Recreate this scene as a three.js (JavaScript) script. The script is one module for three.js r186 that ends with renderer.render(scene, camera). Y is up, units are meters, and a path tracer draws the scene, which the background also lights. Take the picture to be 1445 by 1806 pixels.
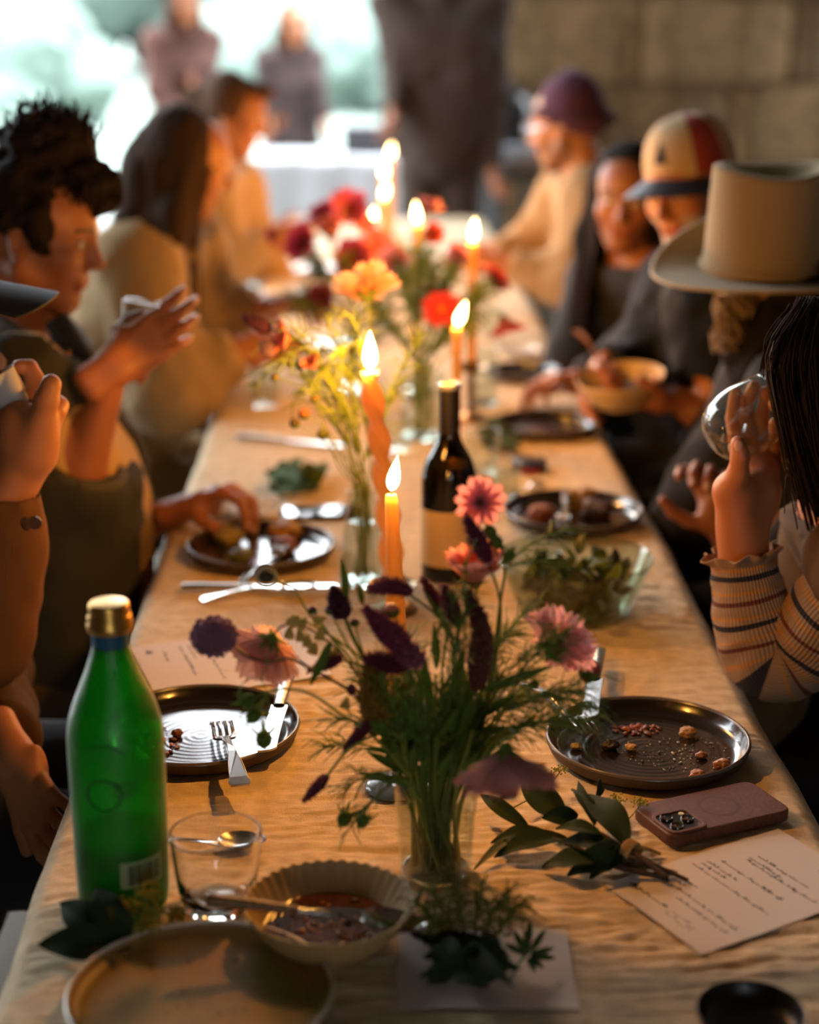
import * as THREE from 'three';
import { mergeGeometries } from 'three/addons/utils/BufferGeometryUtils.js';
import { RoundedBoxGeometry } from 'three/addons/geometries/RoundedBoxGeometry.js';
import { ImprovedNoise } from 'three/addons/math/ImprovedNoise.js';

// ---------------------------------------------------------------- camera, sky, exposure
const scene = new THREE.Scene();
const camera = new THREE.PerspectiveCamera(33.399, 1445 / 1806, 0.05, 300);
camera.filmGauge = 30;
camera.position.set(0, 1.61, 0);
camera.rotation.order = 'YXZ';
camera.rotation.set(-0.28871, -0.024995, 0);
camera.focus = 1.95;
camera.userData.fStop = 1.7;
const renderer = new THREE.WebGLRenderer({ antialias: true });
renderer.setSize(1445, 1806);
renderer.toneMapping = THREE.LinearToneMapping;
renderer.toneMappingExposure = 1.0;
renderer.shadowMap.enabled = true;
const SKY = 13.5, SKYCOL = [0.94, 0.99, 1.03];
{ // overcast sky: three times as bright overhead as at the horizon
  const W = 32, H = 64, d = new Float32Array(W * H * 4);
  for (let y = 0; y < H; y++) for (let x = 0; x < W; x++) {
    const el = ((y + .5) / H - .5) * Math.PI, L = SKY * (1 + 2 * Math.max(0, Math.sin(el))) / 2, i = (y * W + x) * 4;
    for (let c = 0; c < 3; c++) d[i + c] = L * SKYCOL[c];
    d[i + 3] = 1;
  }
  const t = new THREE.DataTexture(d, W, H, THREE.RGBAFormat, THREE.FloatType);
  t.mapping = THREE.EquirectangularReflectionMapping; t.magFilter = THREE.LinearFilter; t.needsUpdate = true;
  scene.background = t;
}
const FLAME = 0.48, FLAMECOL = [1, 0.40, 0.055];   // a candle's light in candela

// ---------------------------------------------------------------- helpers
const V = (x, y, z) => new THREE.Vector3(x, y, z);
const TY = 0.75;
const FPX = 3010;
camera.updateMatrixWorld(true);
function ray(px, py) { return V((px - 722.5) / FPX, -(py - 903) / FPX, -1).applyQuaternion(camera.quaternion); }
// a spot of the place surveyed from the photograph: its bearing and either its distance down the table or its height
function at(px, py, z) { const d = ray(px, py); return camera.position.clone().addScaledVector(d, z / d.z); }
function on(px, py, y = TY) { const d = ray(px, py); return camera.position.clone().addScaledVector(d, (y - 1.61) / d.y); }
function rng(seed) { let s = seed >>> 0; return () => { s = (s + 0x6d2b79f5) | 0; let t = Math.imul(s ^ (s >>> 15), 1 | s); t = (t + Math.imul(t ^ (t >>> 7), 61 | t)) ^ t; return ((t ^ (t >>> 14)) >>> 0) / 4294967296; }; }
const per = new ImprovedNoise();
const noise = (x, y, z = 0.5) => per.noise(x, y, z);
const lerp = (a, b, t) => a + (b - a) * t, clamp = (x, a = 0, b = 1) => Math.min(b, Math.max(a, x));
const sstep = (a, b, x) => { const t = clamp((x - a) / (b - a)); return t * t * (3 - 2 * t); };
const C = (h) => new THREE.Color(h);
const lin = (h) => { const c = C(h); return [c.r, c.g, c.b]; };

const counts = {};
function numbered(n) { const k = counts[n] = (counts[n] ?? -1) + 1; return k ? n + '_' + String(k).padStart(3, '0') : n; }
function tag(o, label, category, group, kind) { if (label) o.userData.label = label; if (category) o.userData.category = category; if (group) o.userData.group = group; if (kind) o.userData.kind = kind; return o; }
function thing(name, label, category, pos, group) {
  const g = new THREE.Group(); g.name = numbered(name); if (pos) g.position.copy(pos); scene.add(g);
  return tag(g, label, category, group);
}
function part(parent, name, geo, mat, label) {
  const m = new THREE.Mesh(geo, mat); m.name = parent === scene ? numbered(name) : name; m.castShadow = m.receiveShadow = true; parent.add(m);
  if (label) m.userData.label = label;
  return m;
}
function solo(name, label, category, geo, mat, group, kind) { return tag(part(scene, name, geo, mat), label, category, group, kind); }
function struct(name, geo, mat) { const m = part(scene, name, geo, mat); m.userData.kind = 'structure'; return m; }
function M(color, o = {}) { return new THREE.MeshPhysicalMaterial({ color, roughness: .6, ...o }); }
const DS = THREE.DoubleSide;

function plain(g) { // only position and normal, non-indexed
  const k = g.index ? g.toNonIndexed() : g.clone();
  for (const n of Object.keys(k.attributes)) if (n !== 'position' && n !== 'normal') k.deleteAttribute(n);
  if (!k.attributes.normal) k.computeVertexNormals();
  return k;
}
const merge = (list) => mergeGeometries(list.map(plain));
function mergeC(list) { // merge keeping vertex colours
  return mergeGeometries(list.map((g) => { const k = g.index ? g.toNonIndexed() : g; for (const n of Object.keys(k.attributes)) if (!['position', 'normal', 'color'].includes(n)) k.deleteAttribute(n); return k; }));
}
function tint(g, c) { const n = g.attributes.position.count, a = new Float32Array(n * 3); for (let i = 0; i < n; i++) { a[i * 3] = c[0]; a[i * 3 + 1] = c[1]; a[i * 3 + 2] = c[2]; } g.setAttribute('color', new THREE.BufferAttribute(a, 3)); return g; }
function tube(pts, r, seg = 16, rad = 6, r2 = r) { // tapering tube through points
  const c = new THREE.CatmullRomCurve3(pts), g = new THREE.TubeGeometry(c, seg, 1, rad), p = g.attributes.position, v = V(), q = V();
  for (let i = 0; i <= seg; i++) { c.getPointAt(i / seg, q); const R = typeof r === 'function' ? r(i / seg) : lerp(r, r2, i / seg);
    for (let j = 0; j <= rad; j++) { const k = i * (rad + 1) + j; v.fromBufferAttribute(p, k).sub(q).multiplyScalar(R).add(q); p.setXYZ(k, v.x, v.y, v.z); } }
  g.computeVertexNormals(); return g;
}
function lathe(pts, seg = 64) { return new THREE.LatheGeometry(pts.map(([x, y]) => new THREE.Vector2(x, y)), seg); }
function smoothProfile(pts, n = 60) { return new THREE.SplineCurve(pts.map(([x, y]) => new THREE.Vector2(x, y))).getPoints(n).map((p) => [Math.max(0, p.x), p.y]); }
// surface from a function of u, v in 0..1
function sheet(f, nu, nv, { closedU = false } = {}) {
  const pos = [], uv = [], idx = [];
  for (let j = 0; j <= nv; j++) for (let i = 0; i <= nu; i++) { const p = f(i / nu, j / nv); pos.push(p.x, p.y, p.z); uv.push(i / nu, j / nv); }
  for (let j = 0; j < nv; j++) for (let i = 0; i < nu; i++) { const a = j * (nu + 1) + i, b = a + 1, c = a + nu + 1, d = c + 1; idx.push(a, b, d, a, d, c); }
  const g = new THREE.BufferGeometry(); g.setAttribute('position', new THREE.Float32BufferAttribute(pos, 3)); g.setAttribute('uv', new THREE.Float32BufferAttribute(uv, 2)); g.setIndex(idx); g.computeVertexNormals(); return g;
}
// a sheet given thickness: front, back and rim
function slab(f, nu, nv, t) {
  const base = sheet(f, nu, nv), n = base.attributes.normal, F = (s) => (u, v) => { const i = Math.round(v * nv) * (nu + 1) + Math.round(u * nu); return f(u, v).add(V(n.getX(i), n.getY(i), n.getZ(i)).multiplyScalar(s * t / 2)); };
  const a = F(1), b = F(-1);
  return mergeGeometries([sheet(a, nu, nv), sheet((u, v) => b(1 - u, v), nu, nv), sheet((u, v) => v ? b(u, 0) : a(u, 0), nu, 1), sheet((u, v) => v ? a(u, 1) : b(u, 1), nu, 1), sheet((u, v) => v ? a(0, u) : b(0, u), nv, 1), sheet((u, v) => v ? b(1, u) : a(1, u), nv, 1)]);
}
function canvasTex(w, h, draw, o = {}) { const c = document.createElement('canvas'); c.width = w; c.height = h; draw(c.getContext('2d'), w, h); const t = new THREE.CanvasTexture(c); t.colorSpace = o.data ? THREE.NoColorSpace : THREE.SRGBColorSpace; t.wrapS = t.wrapT = THREE.RepeatWrapping; t.magFilter = THREE.LinearFilter; if (o.repeat) t.repeat.set(...o.repeat); return t; }
function dataTex(n, f, o = {}) { const d = new Uint8Array(n * n * 4); for (let y = 0; y < n; y++) for (let x = 0; x < n; x++) { const v = f(x / n, y / n), i = (y * n + x) * 4; for (let c = 0; c < 3; c++) d[i + c] = 255 * clamp(Array.isArray(v) ? v[c] : v); d[i + 3] = 255; } const t = new THREE.DataTexture(d, n, n); t.wrapS = t.wrapT = THREE.RepeatWrapping; t.magFilter = THREE.LinearFilter; t.minFilter = THREE.LinearMipmapLinearFilter; t.generateMipmaps = true; if (o.srgb) t.colorSpace = THREE.SRGBColorSpace; if (o.repeat) t.repeat.set(...o.repeat); t.needsUpdate = true; return t; }
const TAU = Math.PI * 2;
// noise that tiles over 0..1
const tnoise = (x, y, f, s = 0) => { const a = x * TAU, b = y * TAU; return per.noise(Math.cos(a) * f + s, Math.sin(a) * f + Math.cos(b) * f * .7, Math.sin(b) * f + s * 1.7); };

// ---------------------------------------------------------------- signed distance bodies
// ops: {a,b,r,q,k} tapered capsule from a (radius r) to b (radius q) | {c,e,k,rot} ellipsoid | sub: carve | k: blend width
function sdf(ops, cell, o = {}) {
  const lo = V(1e9, 1e9, 1e9), hi = V(-1e9, -1e9, -1e9), boxes = ops.map((p) => {
    const b = new THREE.Box3();
    if (p.e) { const m = Math.max(p.e.x, p.e.y, p.e.z); b.setFromCenterAndSize(p.c, V(2 * m, 2 * m, 2 * m)); }
    else { b.setFromPoints([p.a, p.b]); b.expandByScalar(Math.max(p.r, p.q ?? p.r)); }
    if (!p.sub) { lo.min(b.min); hi.max(b.max); }
    return b.clone().expandByScalar((p.k ?? .01) + 3 * cell);
  });
  lo.subScalar(2.5 * cell + (o.pad ?? 0)); hi.addScalar(2.5 * cell + (o.pad ?? 0));
  const nx = Math.ceil((hi.x - lo.x) / cell) + 1, ny = Math.ceil((hi.y - lo.y) / cell) + 1, nz = Math.ceil((hi.z - lo.z) / cell) + 1, F = new Float32Array(nx * ny * nz).fill(1);
  const cl = (v, n) => Math.min(n - 1, Math.max(0, v));
  ops.forEach((p, i) => {
    const b = boxes[i], k = p.k ?? .01, inv = p.rot ? p.rot.clone().invert() : null, w = V();
    const x0 = cl(Math.floor((b.min.x - lo.x) / cell), nx), x1 = cl(Math.ceil((b.max.x - lo.x) / cell), nx), y0 = cl(Math.floor((b.min.y - lo.y) / cell), ny), y1 = cl(Math.ceil((b.max.y - lo.y) / cell), ny), z0 = cl(Math.floor((b.min.z - lo.z) / cell), nz), z1 = cl(Math.ceil((b.max.z - lo.z) / cell), nz);
    let ax, ay, az, bx, by, bz, bb, ra, rb; if (!p.e) { ax = p.a.x; ay = p.a.y; az = p.a.z; bx = p.b.x - ax; by = p.b.y - ay; bz = p.b.z - az; bb = bx * bx + by * by + bz * bz || 1e-9; ra = p.r; rb = p.q ?? p.r; }
    for (let z = z0; z <= z1; z++) for (let y = y0; y <= y1; y++) for (let x = x0; x <= x1; x++) {
      const px = lo.x + x * cell, py = lo.y + y * cell, pz = lo.z + z * cell; let d;
      if (p.e) { w.set(px - p.c.x, py - p.c.y, pz - p.c.z); if (inv) w.applyQuaternion(inv); const ex = w.x / p.e.x, ey = w.y / p.e.y, ez = w.z / p.e.z, k0 = Math.sqrt(ex * ex + ey * ey + ez * ez), gx = ex / p.e.x, gy = ey / p.e.y, gz = ez / p.e.z, k1 = Math.sqrt(gx * gx + gy * gy + gz * gz) || 1e-9; d = k0 < 1e-4 ? -Math.min(p.e.x, p.e.y, p.e.z) : k0 * (k0 - 1) / k1; }
      else { const qx = px - ax, qy = py - ay, qz = pz - az, t = Math.min(1, Math.max(0, (qx * bx + qy * by + qz * bz) / bb)), dx = qx - bx * t, dy = qy - by * t, dz = qz - bz * t; d = Math.sqrt(dx * dx + dy * dy + dz * dz) - (ra + (rb - ra) * t); }
      const at_ = (z * ny + y) * nx + x, f = F[at_];
      if (p.sub) { d = -d; const h = Math.max(k - Math.abs(f - d), 0) / k; F[at_] = Math.max(f, d) + h * h * k * .25; }
      else { const h = Math.max(k - Math.abs(f - d), 0) / k; F[at_] = Math.min(f, d) - h * h * k * .25; }
    }
  });
  if (o.noise || o.cuts) for (let z = 0; z < nz; z++) for (let y = 0; y < ny; y++) for (let x = 0; x < nx; x++) {
    const at_ = (z * ny + y) * nx + x; let f = F[at_]; if (f > .06) continue;
    const px = lo.x + x * cell, py = lo.y + y * cell, pz = lo.z + z * cell;
    if (o.noise && f > -.06) f += o.noise(px, py, pz);
    if (o.cuts) for (const c of o.cuts) { const d = (px - c.p.x) * c.n.x + (py - c.p.y) * c.n.y + (pz - c.p.z) * c.n.z; if (!c.near || (px - c.p.x) ** 2 + (py - c.p.y) ** 2 + (pz - c.p.z) ** 2 < c.near ** 2) f = Math.max(f, d); }
    F[at_] = f;
  }
  // surface nets
  const id = new Int32Array(nx * ny * nz).fill(-1), pos = [], idx = [], e = [[0, 1], [0, 2], [0, 4], [1, 3], [1, 5], [2, 3], [2, 6], [3, 7], [4, 5], [4, 6], [5, 7], [6, 7]], s = new Float32Array(8);
  for (let z = 0; z < nz - 1; z++) for (let y = 0; y < ny - 1; y++) for (let x = 0; x < nx - 1; x++) {
    const at_ = (z * ny + y) * nx + x; let m = 0;
    for (let c = 0; c < 8; c++) { s[c] = F[at_ + (c & 1) + ((c >> 1) & 1) * nx + ((c >> 2) & 1) * nx * ny]; if (s[c] < 0) m |= 1 << c; }
    if (m === 0 || m === 255) continue;
    let vx = 0, vy = 0, vz = 0, n = 0;
    for (const [i, j] of e) if ((s[i] < 0) !== (s[j] < 0)) { const t = s[i] / (s[i] - s[j]); vx += (i & 1) + ((j & 1) - (i & 1)) * t; vy += ((i >> 1) & 1) + (((j >> 1) & 1) - ((i >> 1) & 1)) * t; vz += ((i >> 2) & 1) + (((j >> 2) & 1) - ((i >> 2) & 1)) * t; n++; }
    id[at_] = pos.length / 3; pos.push(lo.x + (x + vx / n) * cell, lo.y + (y + vy / n) * cell, lo.z + (z + vz / n) * cell);
  }
  const X = 1, Y = nx, Z = nx * ny, quad = (a, b, c, d, flip) => { a = id[a]; b = id[b]; c = id[c]; d = id[d]; if (a < 0 || b < 0 || c < 0 || d < 0) return; flip ? idx.push(a, c, b, a, d, c) : idx.push(a, b, c, a, c, d); };
  for (let z = 1; z < nz - 1; z++) for (let y = 1; y < ny - 1; y++) for (let x = 1; x < nx - 1; x++) {
    const at_ = (z * ny + y) * nx + x, f = F[at_] < 0;
    if (f !== F[at_ + X] < 0) quad(at_, at_ - Y, at_ - Y - Z, at_ - Z, f ? 1 : 0);
    if (f !== F[at_ + Y] < 0) quad(at_, at_ - Z, at_ - X - Z, at_ - X, f ? 1 : 0);
    if (f !== F[at_ + Z] < 0) quad(at_, at_ - X, at_ - X - Y, at_ - Y, f ? 1 : 0);
  }
  const g = new THREE.BufferGeometry(); g.setAttribute('position', new THREE.Float32BufferAttribute(pos, 3)); g.setIndex(idx); g.computeVertexNormals();
  if (o.color) { const c = new Float32Array(pos.length), p = V(); for (let i = 0; i < pos.length / 3; i++) { p.set(pos[3 * i], pos[3 * i + 1], pos[3 * i + 2]); const q = o.color(p); c[3 * i] = q[0]; c[3 * i + 1] = q[1]; c[3 * i + 2] = q[2]; } g.setAttribute('color', new THREE.BufferAttribute(c, 3)); }
  return g;
}
const cap = (a, b, r, q = r, k = .02, x = {}) => ({ a, b, r, q, k, ...x });
const ell = (c, x, y, z, k = .02, o = {}) => ({ c, e: V(x, y, z), k, ...o });
// ---------------------------------------------------------------- the barn and the yard
const strawTex = dataTex(256, (x, y) => { const a = tnoise(x, y, 2, 3), s = tnoise(x * 8 % 1, y, 6, 9) * .5 + tnoise(x, y * 6 % 1, 9, 1) * .5; const v = .84 + .22 * s + .18 * a; return [v, v * .9, v * .74]; }, { srgb: true });
const strawBump = dataTex(256, (x, y) => .5 + .4 * tnoise(x * 5 % 1, y, 9, 5) + .3 * tnoise(x, y, 14, 2));
const plankTex = dataTex(256, (x, y) => { const s = tnoise(x, y * 7 % 1, 3, 4) * .3 + tnoise(x, y, 2) * .25; const v = .6 + s; return [v, v * .85, v * .7]; }, { srgb: true });
const mFloor = M('#71695f', { roughness: .95, bumpMap: strawBump, bumpScale: .01 }), mWood = M('#6b5644', { roughness: .8, map: plankTex }), mStraw = M('#a58b68', { roughness: .95, map: strawTex, bumpMap: strawBump, bumpScale: .02 });
const box = (x0, x1, y0, y1, z0, z1) => new THREE.BoxGeometry(x1 - x0, y1 - y0, z1 - z0).translate((x0 + x1) / 2, (y0 + y1) / 2, (z0 + z1) / 2);
struct('floor', box(-4.2, 3.2, -.1, 0, -9.3, 3.2), mFloor);
struct('ceiling', box(-4.2, 3.2, 4.6, 4.75, -9.3, 3.2), M('#4d4238', { roughness: .9 }));
struct('wall_right', box(3, 3.2, 0, 4.6, -8.1, 3.2), M('#5a4a3a', { roughness: .9 }));
struct('wall_front', mergeGeometries([box(-4.2, .2, 0, 4.6, 3, 3.2), box(.85, 3, 0, 4.6, 3, 3.2), box(.2, .85, 2.1, 4.6, 3, 3.2)]), M('#5a4a3a', { roughness: .9 }));
struct('ground_2', box(-40, 40, -.12, -.02, 3.2, 40), M('#7d827f', { roughness: 1 }));
struct('wall_left', box(-4.2, -4, 0, 4.6, -4.2, 3), M('#5a4a3a', { roughness: .9 }));
struct('wall_back', box(.5, 3, 0, 4.6, -9.3, -9.1), M('#5a4a3a', { roughness: .9 }));
struct('trim_1', box(-4.2, .5, 4.3, 4.6, -9.3, -9.1), mWood);
struct('trim_2', box(-4.2, -4, 0, 4.6, -9.3, -9.1), mWood);
// straw bales stacked against the back wall on the right
{
  const rnd = rng(11);
  const bales = [0, 1, 2].map((k) => { const g = new RoundedBoxGeometry(.715, .42, .44, 10, .05); const p = g.attributes.position; for (let i = 0; i < p.count; i++) { const x = p.getX(i), y = p.getY(i), z = p.getZ(i), n = .05 * noise(x * 8 + k * 7, y * 7, z * 8) + .03 * noise(x * 26, y * 14 + k * 5, z * 26) + .018 * noise(x * 60, y * 30 + k * 3, z * 60); p.setXYZ(i, x * (1 + n), y * (1 + n * 1.6), z * (1 + n)); } g.computeVertexNormals(); return g; });
  const twine = [-.17, .17].map((x) => tube([V(x, -.2, .23), V(x, 0, .236), V(x, .2, .23)], .006, 6, 5));
  const mt = M('#7a6a48', { roughness: .9 });
  for (let row = 0; row < 5; row++) for (let i = 0; i < 4; i++) {
    const x = .78 + i * .7 + (row % 2) * .3 - .05; if (x > 2.7) continue;
    const shade = ['#96866f', '#7d6d58', '#a3927a'][Math.floor(rnd() * 3)];
    const t = thing('straw_bale', `rough straw bale, ${['bottom', 'second lowest', 'third', 'fourth', 'topmost'][row]} course of the stack, ${['first', 'second', 'third', 'fourth'][i]} from the opening`, 'straw bale', V(x + (rnd() - .5) * .03, .21 + row * .41, -8.85 + (rnd() - .5) * .06), 'straw bales stacked at the back');
    t.rotation.y = (rnd() - .5) * .12;
    part(t, 'straw', bales[(row + i) % 3], mBale(shade)); twine.forEach((g) => part(t, 'twine', g, mt));
  }
}
function mBale(c) { return (mBale.m ??= {})[c] ??= M(c, { roughness: .95, map: strawTex, bumpMap: strawBump, bumpScale: .02 }); }
// the yard outside: pale gravel, then grass, bushes beyond
struct('ground', box(-60, 60, -.12, -.02, -70, -9.3), M('#7c827e', { roughness: 1, map: dataTex(128, (x, y) => .8 + .3 * tnoise(x, y, 3, 8), { srgb: true, repeat: [12, 12] }) }));
struct('lawn', box(-60, 40, -.02, .02, -70, -17), M('#65726a', { roughness: 1 }));
{
  const rnd = rng(5), leafMat = [M('#607169', { roughness: 1 }), M('#6f8079', { roughness: 1 }), M('#596962', { roughness: 1 })];
  const bush = (x, z, w, h, k, label) => {
    const t = thing('bush', label, 'bush', V(x, 0, z)), list = [];
    for (let i = 0; i < 26; i++) { const g = new THREE.IcosahedronGeometry(w * lerp(.16, .3, rnd()), 2), p = g.attributes.position; for (let j = 0; j < p.count; j++) { const n = 1 + .3 * noise(p.getX(j) * 4 / w * 1.5 + i, p.getY(j) * 4 / w * 1.5, p.getZ(j) * 4 / w * 1.5); p.setXYZ(j, p.getX(j) * n, p.getY(j) * n, p.getZ(j) * n); } g.computeVertexNormals(); const a = rnd() * TAU, q = Math.sqrt(rnd()) * w * .36; g.translate(Math.cos(a) * q, h * lerp(.2, .8, rnd()), Math.sin(a) * q); list.push(g); }
    part(t, 'foliage', merge(list), leafMat[k]);
    part(t, 'trunk', tube([V(0, 0, 0), V(.05, h * .3, 0), V(0, h * .6, 0)], w * .04, 8, 7, w * .02), M('#5b4a3a'));
  };
  bush(-4.6, -24, 2.2, 1.7, 0, 'rounded green bush at the far left of the yard');
  bush(-2.4, -30, 2.4, 1.6, 1, 'paler low bush beyond the gravel behind the long haired woman');
  bush(.2, -27, 2.2, 1.5, 2, 'dark low bush beyond the yard beside the standing man');
  bush(-9, -34, 6, 4, 1, 'tall light green shrub far out in the yard');
  bush(-.8, -38, 5, 3.4, 0, 'wide green shrub at the far end of the yard');
  bush(-6.5, -44, 9, 7, 1, 'large pale tree crown closing the yard at the upper left'); bush(3.5, -46, 9, 7, 0, 'large pale tree crown behind the standing man'); bush(-20, -44, 9, 7, 1, 'large pale tree crown outside the left of the yard');
}
{ // a table with white cloth in the yard, with a grey crate on it
  const t = thing('yard_table', 'white clothed table standing outside beyond the candles', 'table', V(-.05, 0, -10.3));
  part(t, 'tabletop', new RoundedBoxGeometry(1.1, .04, .7, 3, .01).translate(0, .74, 0), M('#8a7f73'));
  for (const [x, z] of [[-.5, -.3], [.5, -.3], [-.5, .3], [.5, .3]]) part(t, 'leg', tube([V(x, 0, z), V(x, .72, z)], .03, 2, 8), M('#4c4038'));
  solo('yard_cloth', 'white cloth laid over the table outside', 'tablecloth', slab((u, v) => { const a = (u - .5) * 1.16, b = (v - .5) * 1.5, over = Math.max(0, Math.abs(b) - .36); return V(a - .05, .765 - over * .95 + .006 * noise(a * 6, b * 6), -10.3 + Math.sign(b) * Math.min(Math.abs(b), .36) + Math.sign(b) * (.012 * Math.sin(a * 22) * (over > 0 ? 1 : 0) + over * .12)); }, 60, 40, .004), M('#9a9ca0', { roughness: .9 }));
  const c = thing('crate', 'grey crate standing on the white clothed table outside', 'crate', V(.04, .772, -10.3));
  for (const s of [0, 1, 2]) part(c, 'slat', new RoundedBoxGeometry(.36, .045, .26, 2, .006).translate(0, .03 + s * .055, 0), M('#4a484e', { roughness: .8 }));
}
// long table and benches
{
  const t = thing('dining_table', 'long plank dining table mostly hidden under an ochre cream cloth', 'table', V(.075, 0, -4.2));
  for (let i = 0; i < 5; i++) part(t, 'plank', new RoundedBoxGeometry(.157, .03, 6.1, 2, .004).translate(-.32 + i * .16, .728, 0), mWood);
  for (const z of [-2.8, 0, 2.6]) for (const x of [-.33, .33]) part(t, 'leg', new RoundedBoxGeometry(.07, .71, .07, 2, .008).translate(x, .355, z), mWood);
  for (const [x, l] of [[-.68, 'wooden bench along the table on the denim jacket side'], [.86, 'wooden bench along the table on the cowboy hat side']]) {
    const b = thing('bench', l, 'bench', V(x, 0, -3.6));
    part(b, 'seat', new RoundedBoxGeometry(.32, .04, 5, 3, .01).translate(0, .375, 0), mWood);
    for (const z of [-2.2, 0, 2.2]) part(b, 'leg', new RoundedBoxGeometry(.28, .36, .06, 2, .008).translate(0, .18, z), mWood);
  }
}
// the cloth: crinkled cotton with ripples across the table
function clothH(x, z) {
  const big = .0016 * noise(x * 4, z * 5, 1.3), rip = .0017 * noise(x * 11 + 2 * noise(x * 5, z * 6), z * 46, 4.2) + .0016 * noise(x * 22, z * 95 + 1.5 * noise(x * 9, z * 9), 9.1) + .001 * noise(x * 55, z * 170, 2.2);
  const m = .85 + .95 * sstep(-.1, .35, noise(x * 2.6, z * 3.1, 7.7));
  return big + rip * m;
}
{
  const weave = dataTex(256, (x, y) => { const n = 64, a = Math.abs(Math.sin(x * n * Math.PI)), b = Math.abs(Math.sin(y * n * Math.PI)); const over = (Math.floor(x * n) + Math.floor(y * n)) % 2; return .25 + .55 * (over ? a : b) + .25 * tnoise(x, y, 5, 2); });
  const slub = dataTex(512, (x, y) => { const v = .93 + .09 * tnoise(x, y, 3, 1) + .07 * tnoise(x, y * 9 % 1, 5, 6) + .04 * tnoise(x * 9 % 1, y, 6, 3); return [v, v * .985, v * .95]; }, { srgb: true });
  weave.repeat.set(11, 11); slub.repeat.set(3, 3);
  const xs = [], zs = [], X0 = -.328, X1 = .482, R = .012;
  for (let i = 0; i <= 12; i++) xs.push([X0 - R, -.15 + i * .012]);       // left drop
  const N = 190; for (let i = 0; i <= N; i++) xs.push([lerp(X0, X1, i / N), 0]);
  for (let i = 12; i >= 0; i--) xs.push([X1 + R, -.15 + i * .012]);
  let z = -1.13; while (z > -7.2) { zs.push(z); z -= z > -2.6 ? .0032 : z > -3.6 ? .006 : .016; } zs.push(-7.2);
  const pos = [], uv = [], idx = [], nx = xs.length;
  for (const z of zs) xs.forEach(([x, dy]) => {
    const drop = dy < 0 || x < X0 || x > X1, edge = .006 * noise(z * 3, x > 0 ? 4 : 9) + .003 * noise(z * 11, 2);
    const side = x < 0 ? -1 : 1, px = drop ? x + side * (edge + (-dy) * .05 + .012 * (-dy / .15) * Math.sin(z * 21 + side)) : x + edge * side * Math.max(0, Math.abs(x - .077) / .405 - .6) / .4;
    pos.push(px, TY + .004 + (drop ? dy - .006 : clothH(x, z) - .004 * Math.pow(Math.abs(x - .077) / .405, 24)), z); uv.push(px - (drop ? side * dy : 0), z);
  });
  for (let j = 0; j < zs.length - 1; j++) for (let i = 0; i < nx - 1; i++) { const a = j * nx + i, b = a + 1, c = a + nx, d = c + 1; idx.push(a, b, d, a, d, c); }
  const g = new THREE.BufferGeometry(); g.setAttribute('position', new THREE.Float32BufferAttribute(pos, 3)); g.setAttribute('uv', new THREE.Float32BufferAttribute(uv, 2)); g.setIndex(idx); g.computeVertexNormals();
  solo('tablecloth', 'long crinkled cream cotton cloth covering the dining table', 'tablecloth', g, M('#dcc7aa', { roughness: .95, side: DS, map: slub, bumpMap: weave, bumpScale: .0006 }));
}
const TC = TY + .0045; // top of the cloth
// ---------------------------------------------------------------- tableware
const glassM = (o = {}) => new THREE.MeshPhysicalMaterial({ color: '#f4f8f6', transmission: 1, thickness: 0, roughness: .02, ior: 1.5, side: DS, ...o });
const mGlass = glassM(), mGlassSolid = new THREE.MeshPhysicalMaterial({ color: '#ffffff', transmission: 1, thickness: .02, roughness: .01, ior: 1.5, attenuationColor: C('#dfeee6'), attenuationDistance: .2 });
const mSteel = M('#c9c8c6', { metalness: 1, roughness: .2 });
const glazeBump = dataTex(256, (x, y) => { const r = Math.hypot(x - .5, y - .5); return .5 + .25 * Math.sin(r * 170) + .3 * tnoise(x, y, 3, 2); });
const mGlaze = M('#1d1713', { roughness: .2, clearcoat: .7, clearcoatRoughness: .1, bumpMap: glazeBump, bumpScale: .0006 }), mClay = M('#3a2c22', { roughness: .55 }), mRim = M('#5a5350', { roughness: .25 });

function darkPlate(pos, r, label, group) {
  const t = thing('dinner_plate', label, 'plate', pos, group), s = r / .122;
  const dish = lathe([[0, .0052], [.03, .0051], [.07, .0052], [.1, .0056], [.108, .0078], [.113, .014], [.1165, .021]].map(([a, b]) => [a * s, b]), 96);
  { const p = dish.attributes.position, uv = dish.attributes.uv; for (let i = 0; i < p.count; i++) uv.setXY(i, .5 + p.getX(i) / r / 2.1, .5 + p.getZ(i) / r / 2.1); }
  part(t, 'dish', dish, mGlaze);
  part(t, 'side', lathe([[0, .001], [.1 * s, .001], [.108 * s, .0022], [.117 * s, .009], [.1215 * s, .0205]], 96), mClay, 'unglazed brown outside');
  part(t, 'rim', lathe([[.1165 * s, .0208], [.1175 * s, .0228], [.119 * s, .0238], [.1208 * s, .0228], [.1215 * s, .0203]], 96), mRim, 'pale worn rim');
  return t;
}
function lumps(name, label, list, color, o = {}) { // one thing per lump of food
  const rnd = rng(o.seed ?? 3);
  for (const [p, s, c, lab] of list) {
    const g = new THREE.IcosahedronGeometry(s, 3), q = g.attributes.position; const k = rnd() * 50;
    for (let i = 0; i < q.count; i++) { const x = q.getX(i) / s, y = q.getY(i) / s, z = q.getZ(i) / s, n = 1 + .35 * noise(x * 1.3 + k, y * 1.3, z * 1.3) + .15 * noise(x * 4, y * 4 + k, z * 4); q.setXYZ(i, x * s * n * 1.15, y * s * n * .7, z * s * n); }
    g.computeVertexNormals(); g.translate(0, s * .55, 0);
    const m = solo(name, lab ?? label, o.cat ?? 'food', g, M(c ?? color, { roughness: .55 }), o.group); m.position.copy(p);
  }
}
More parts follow.
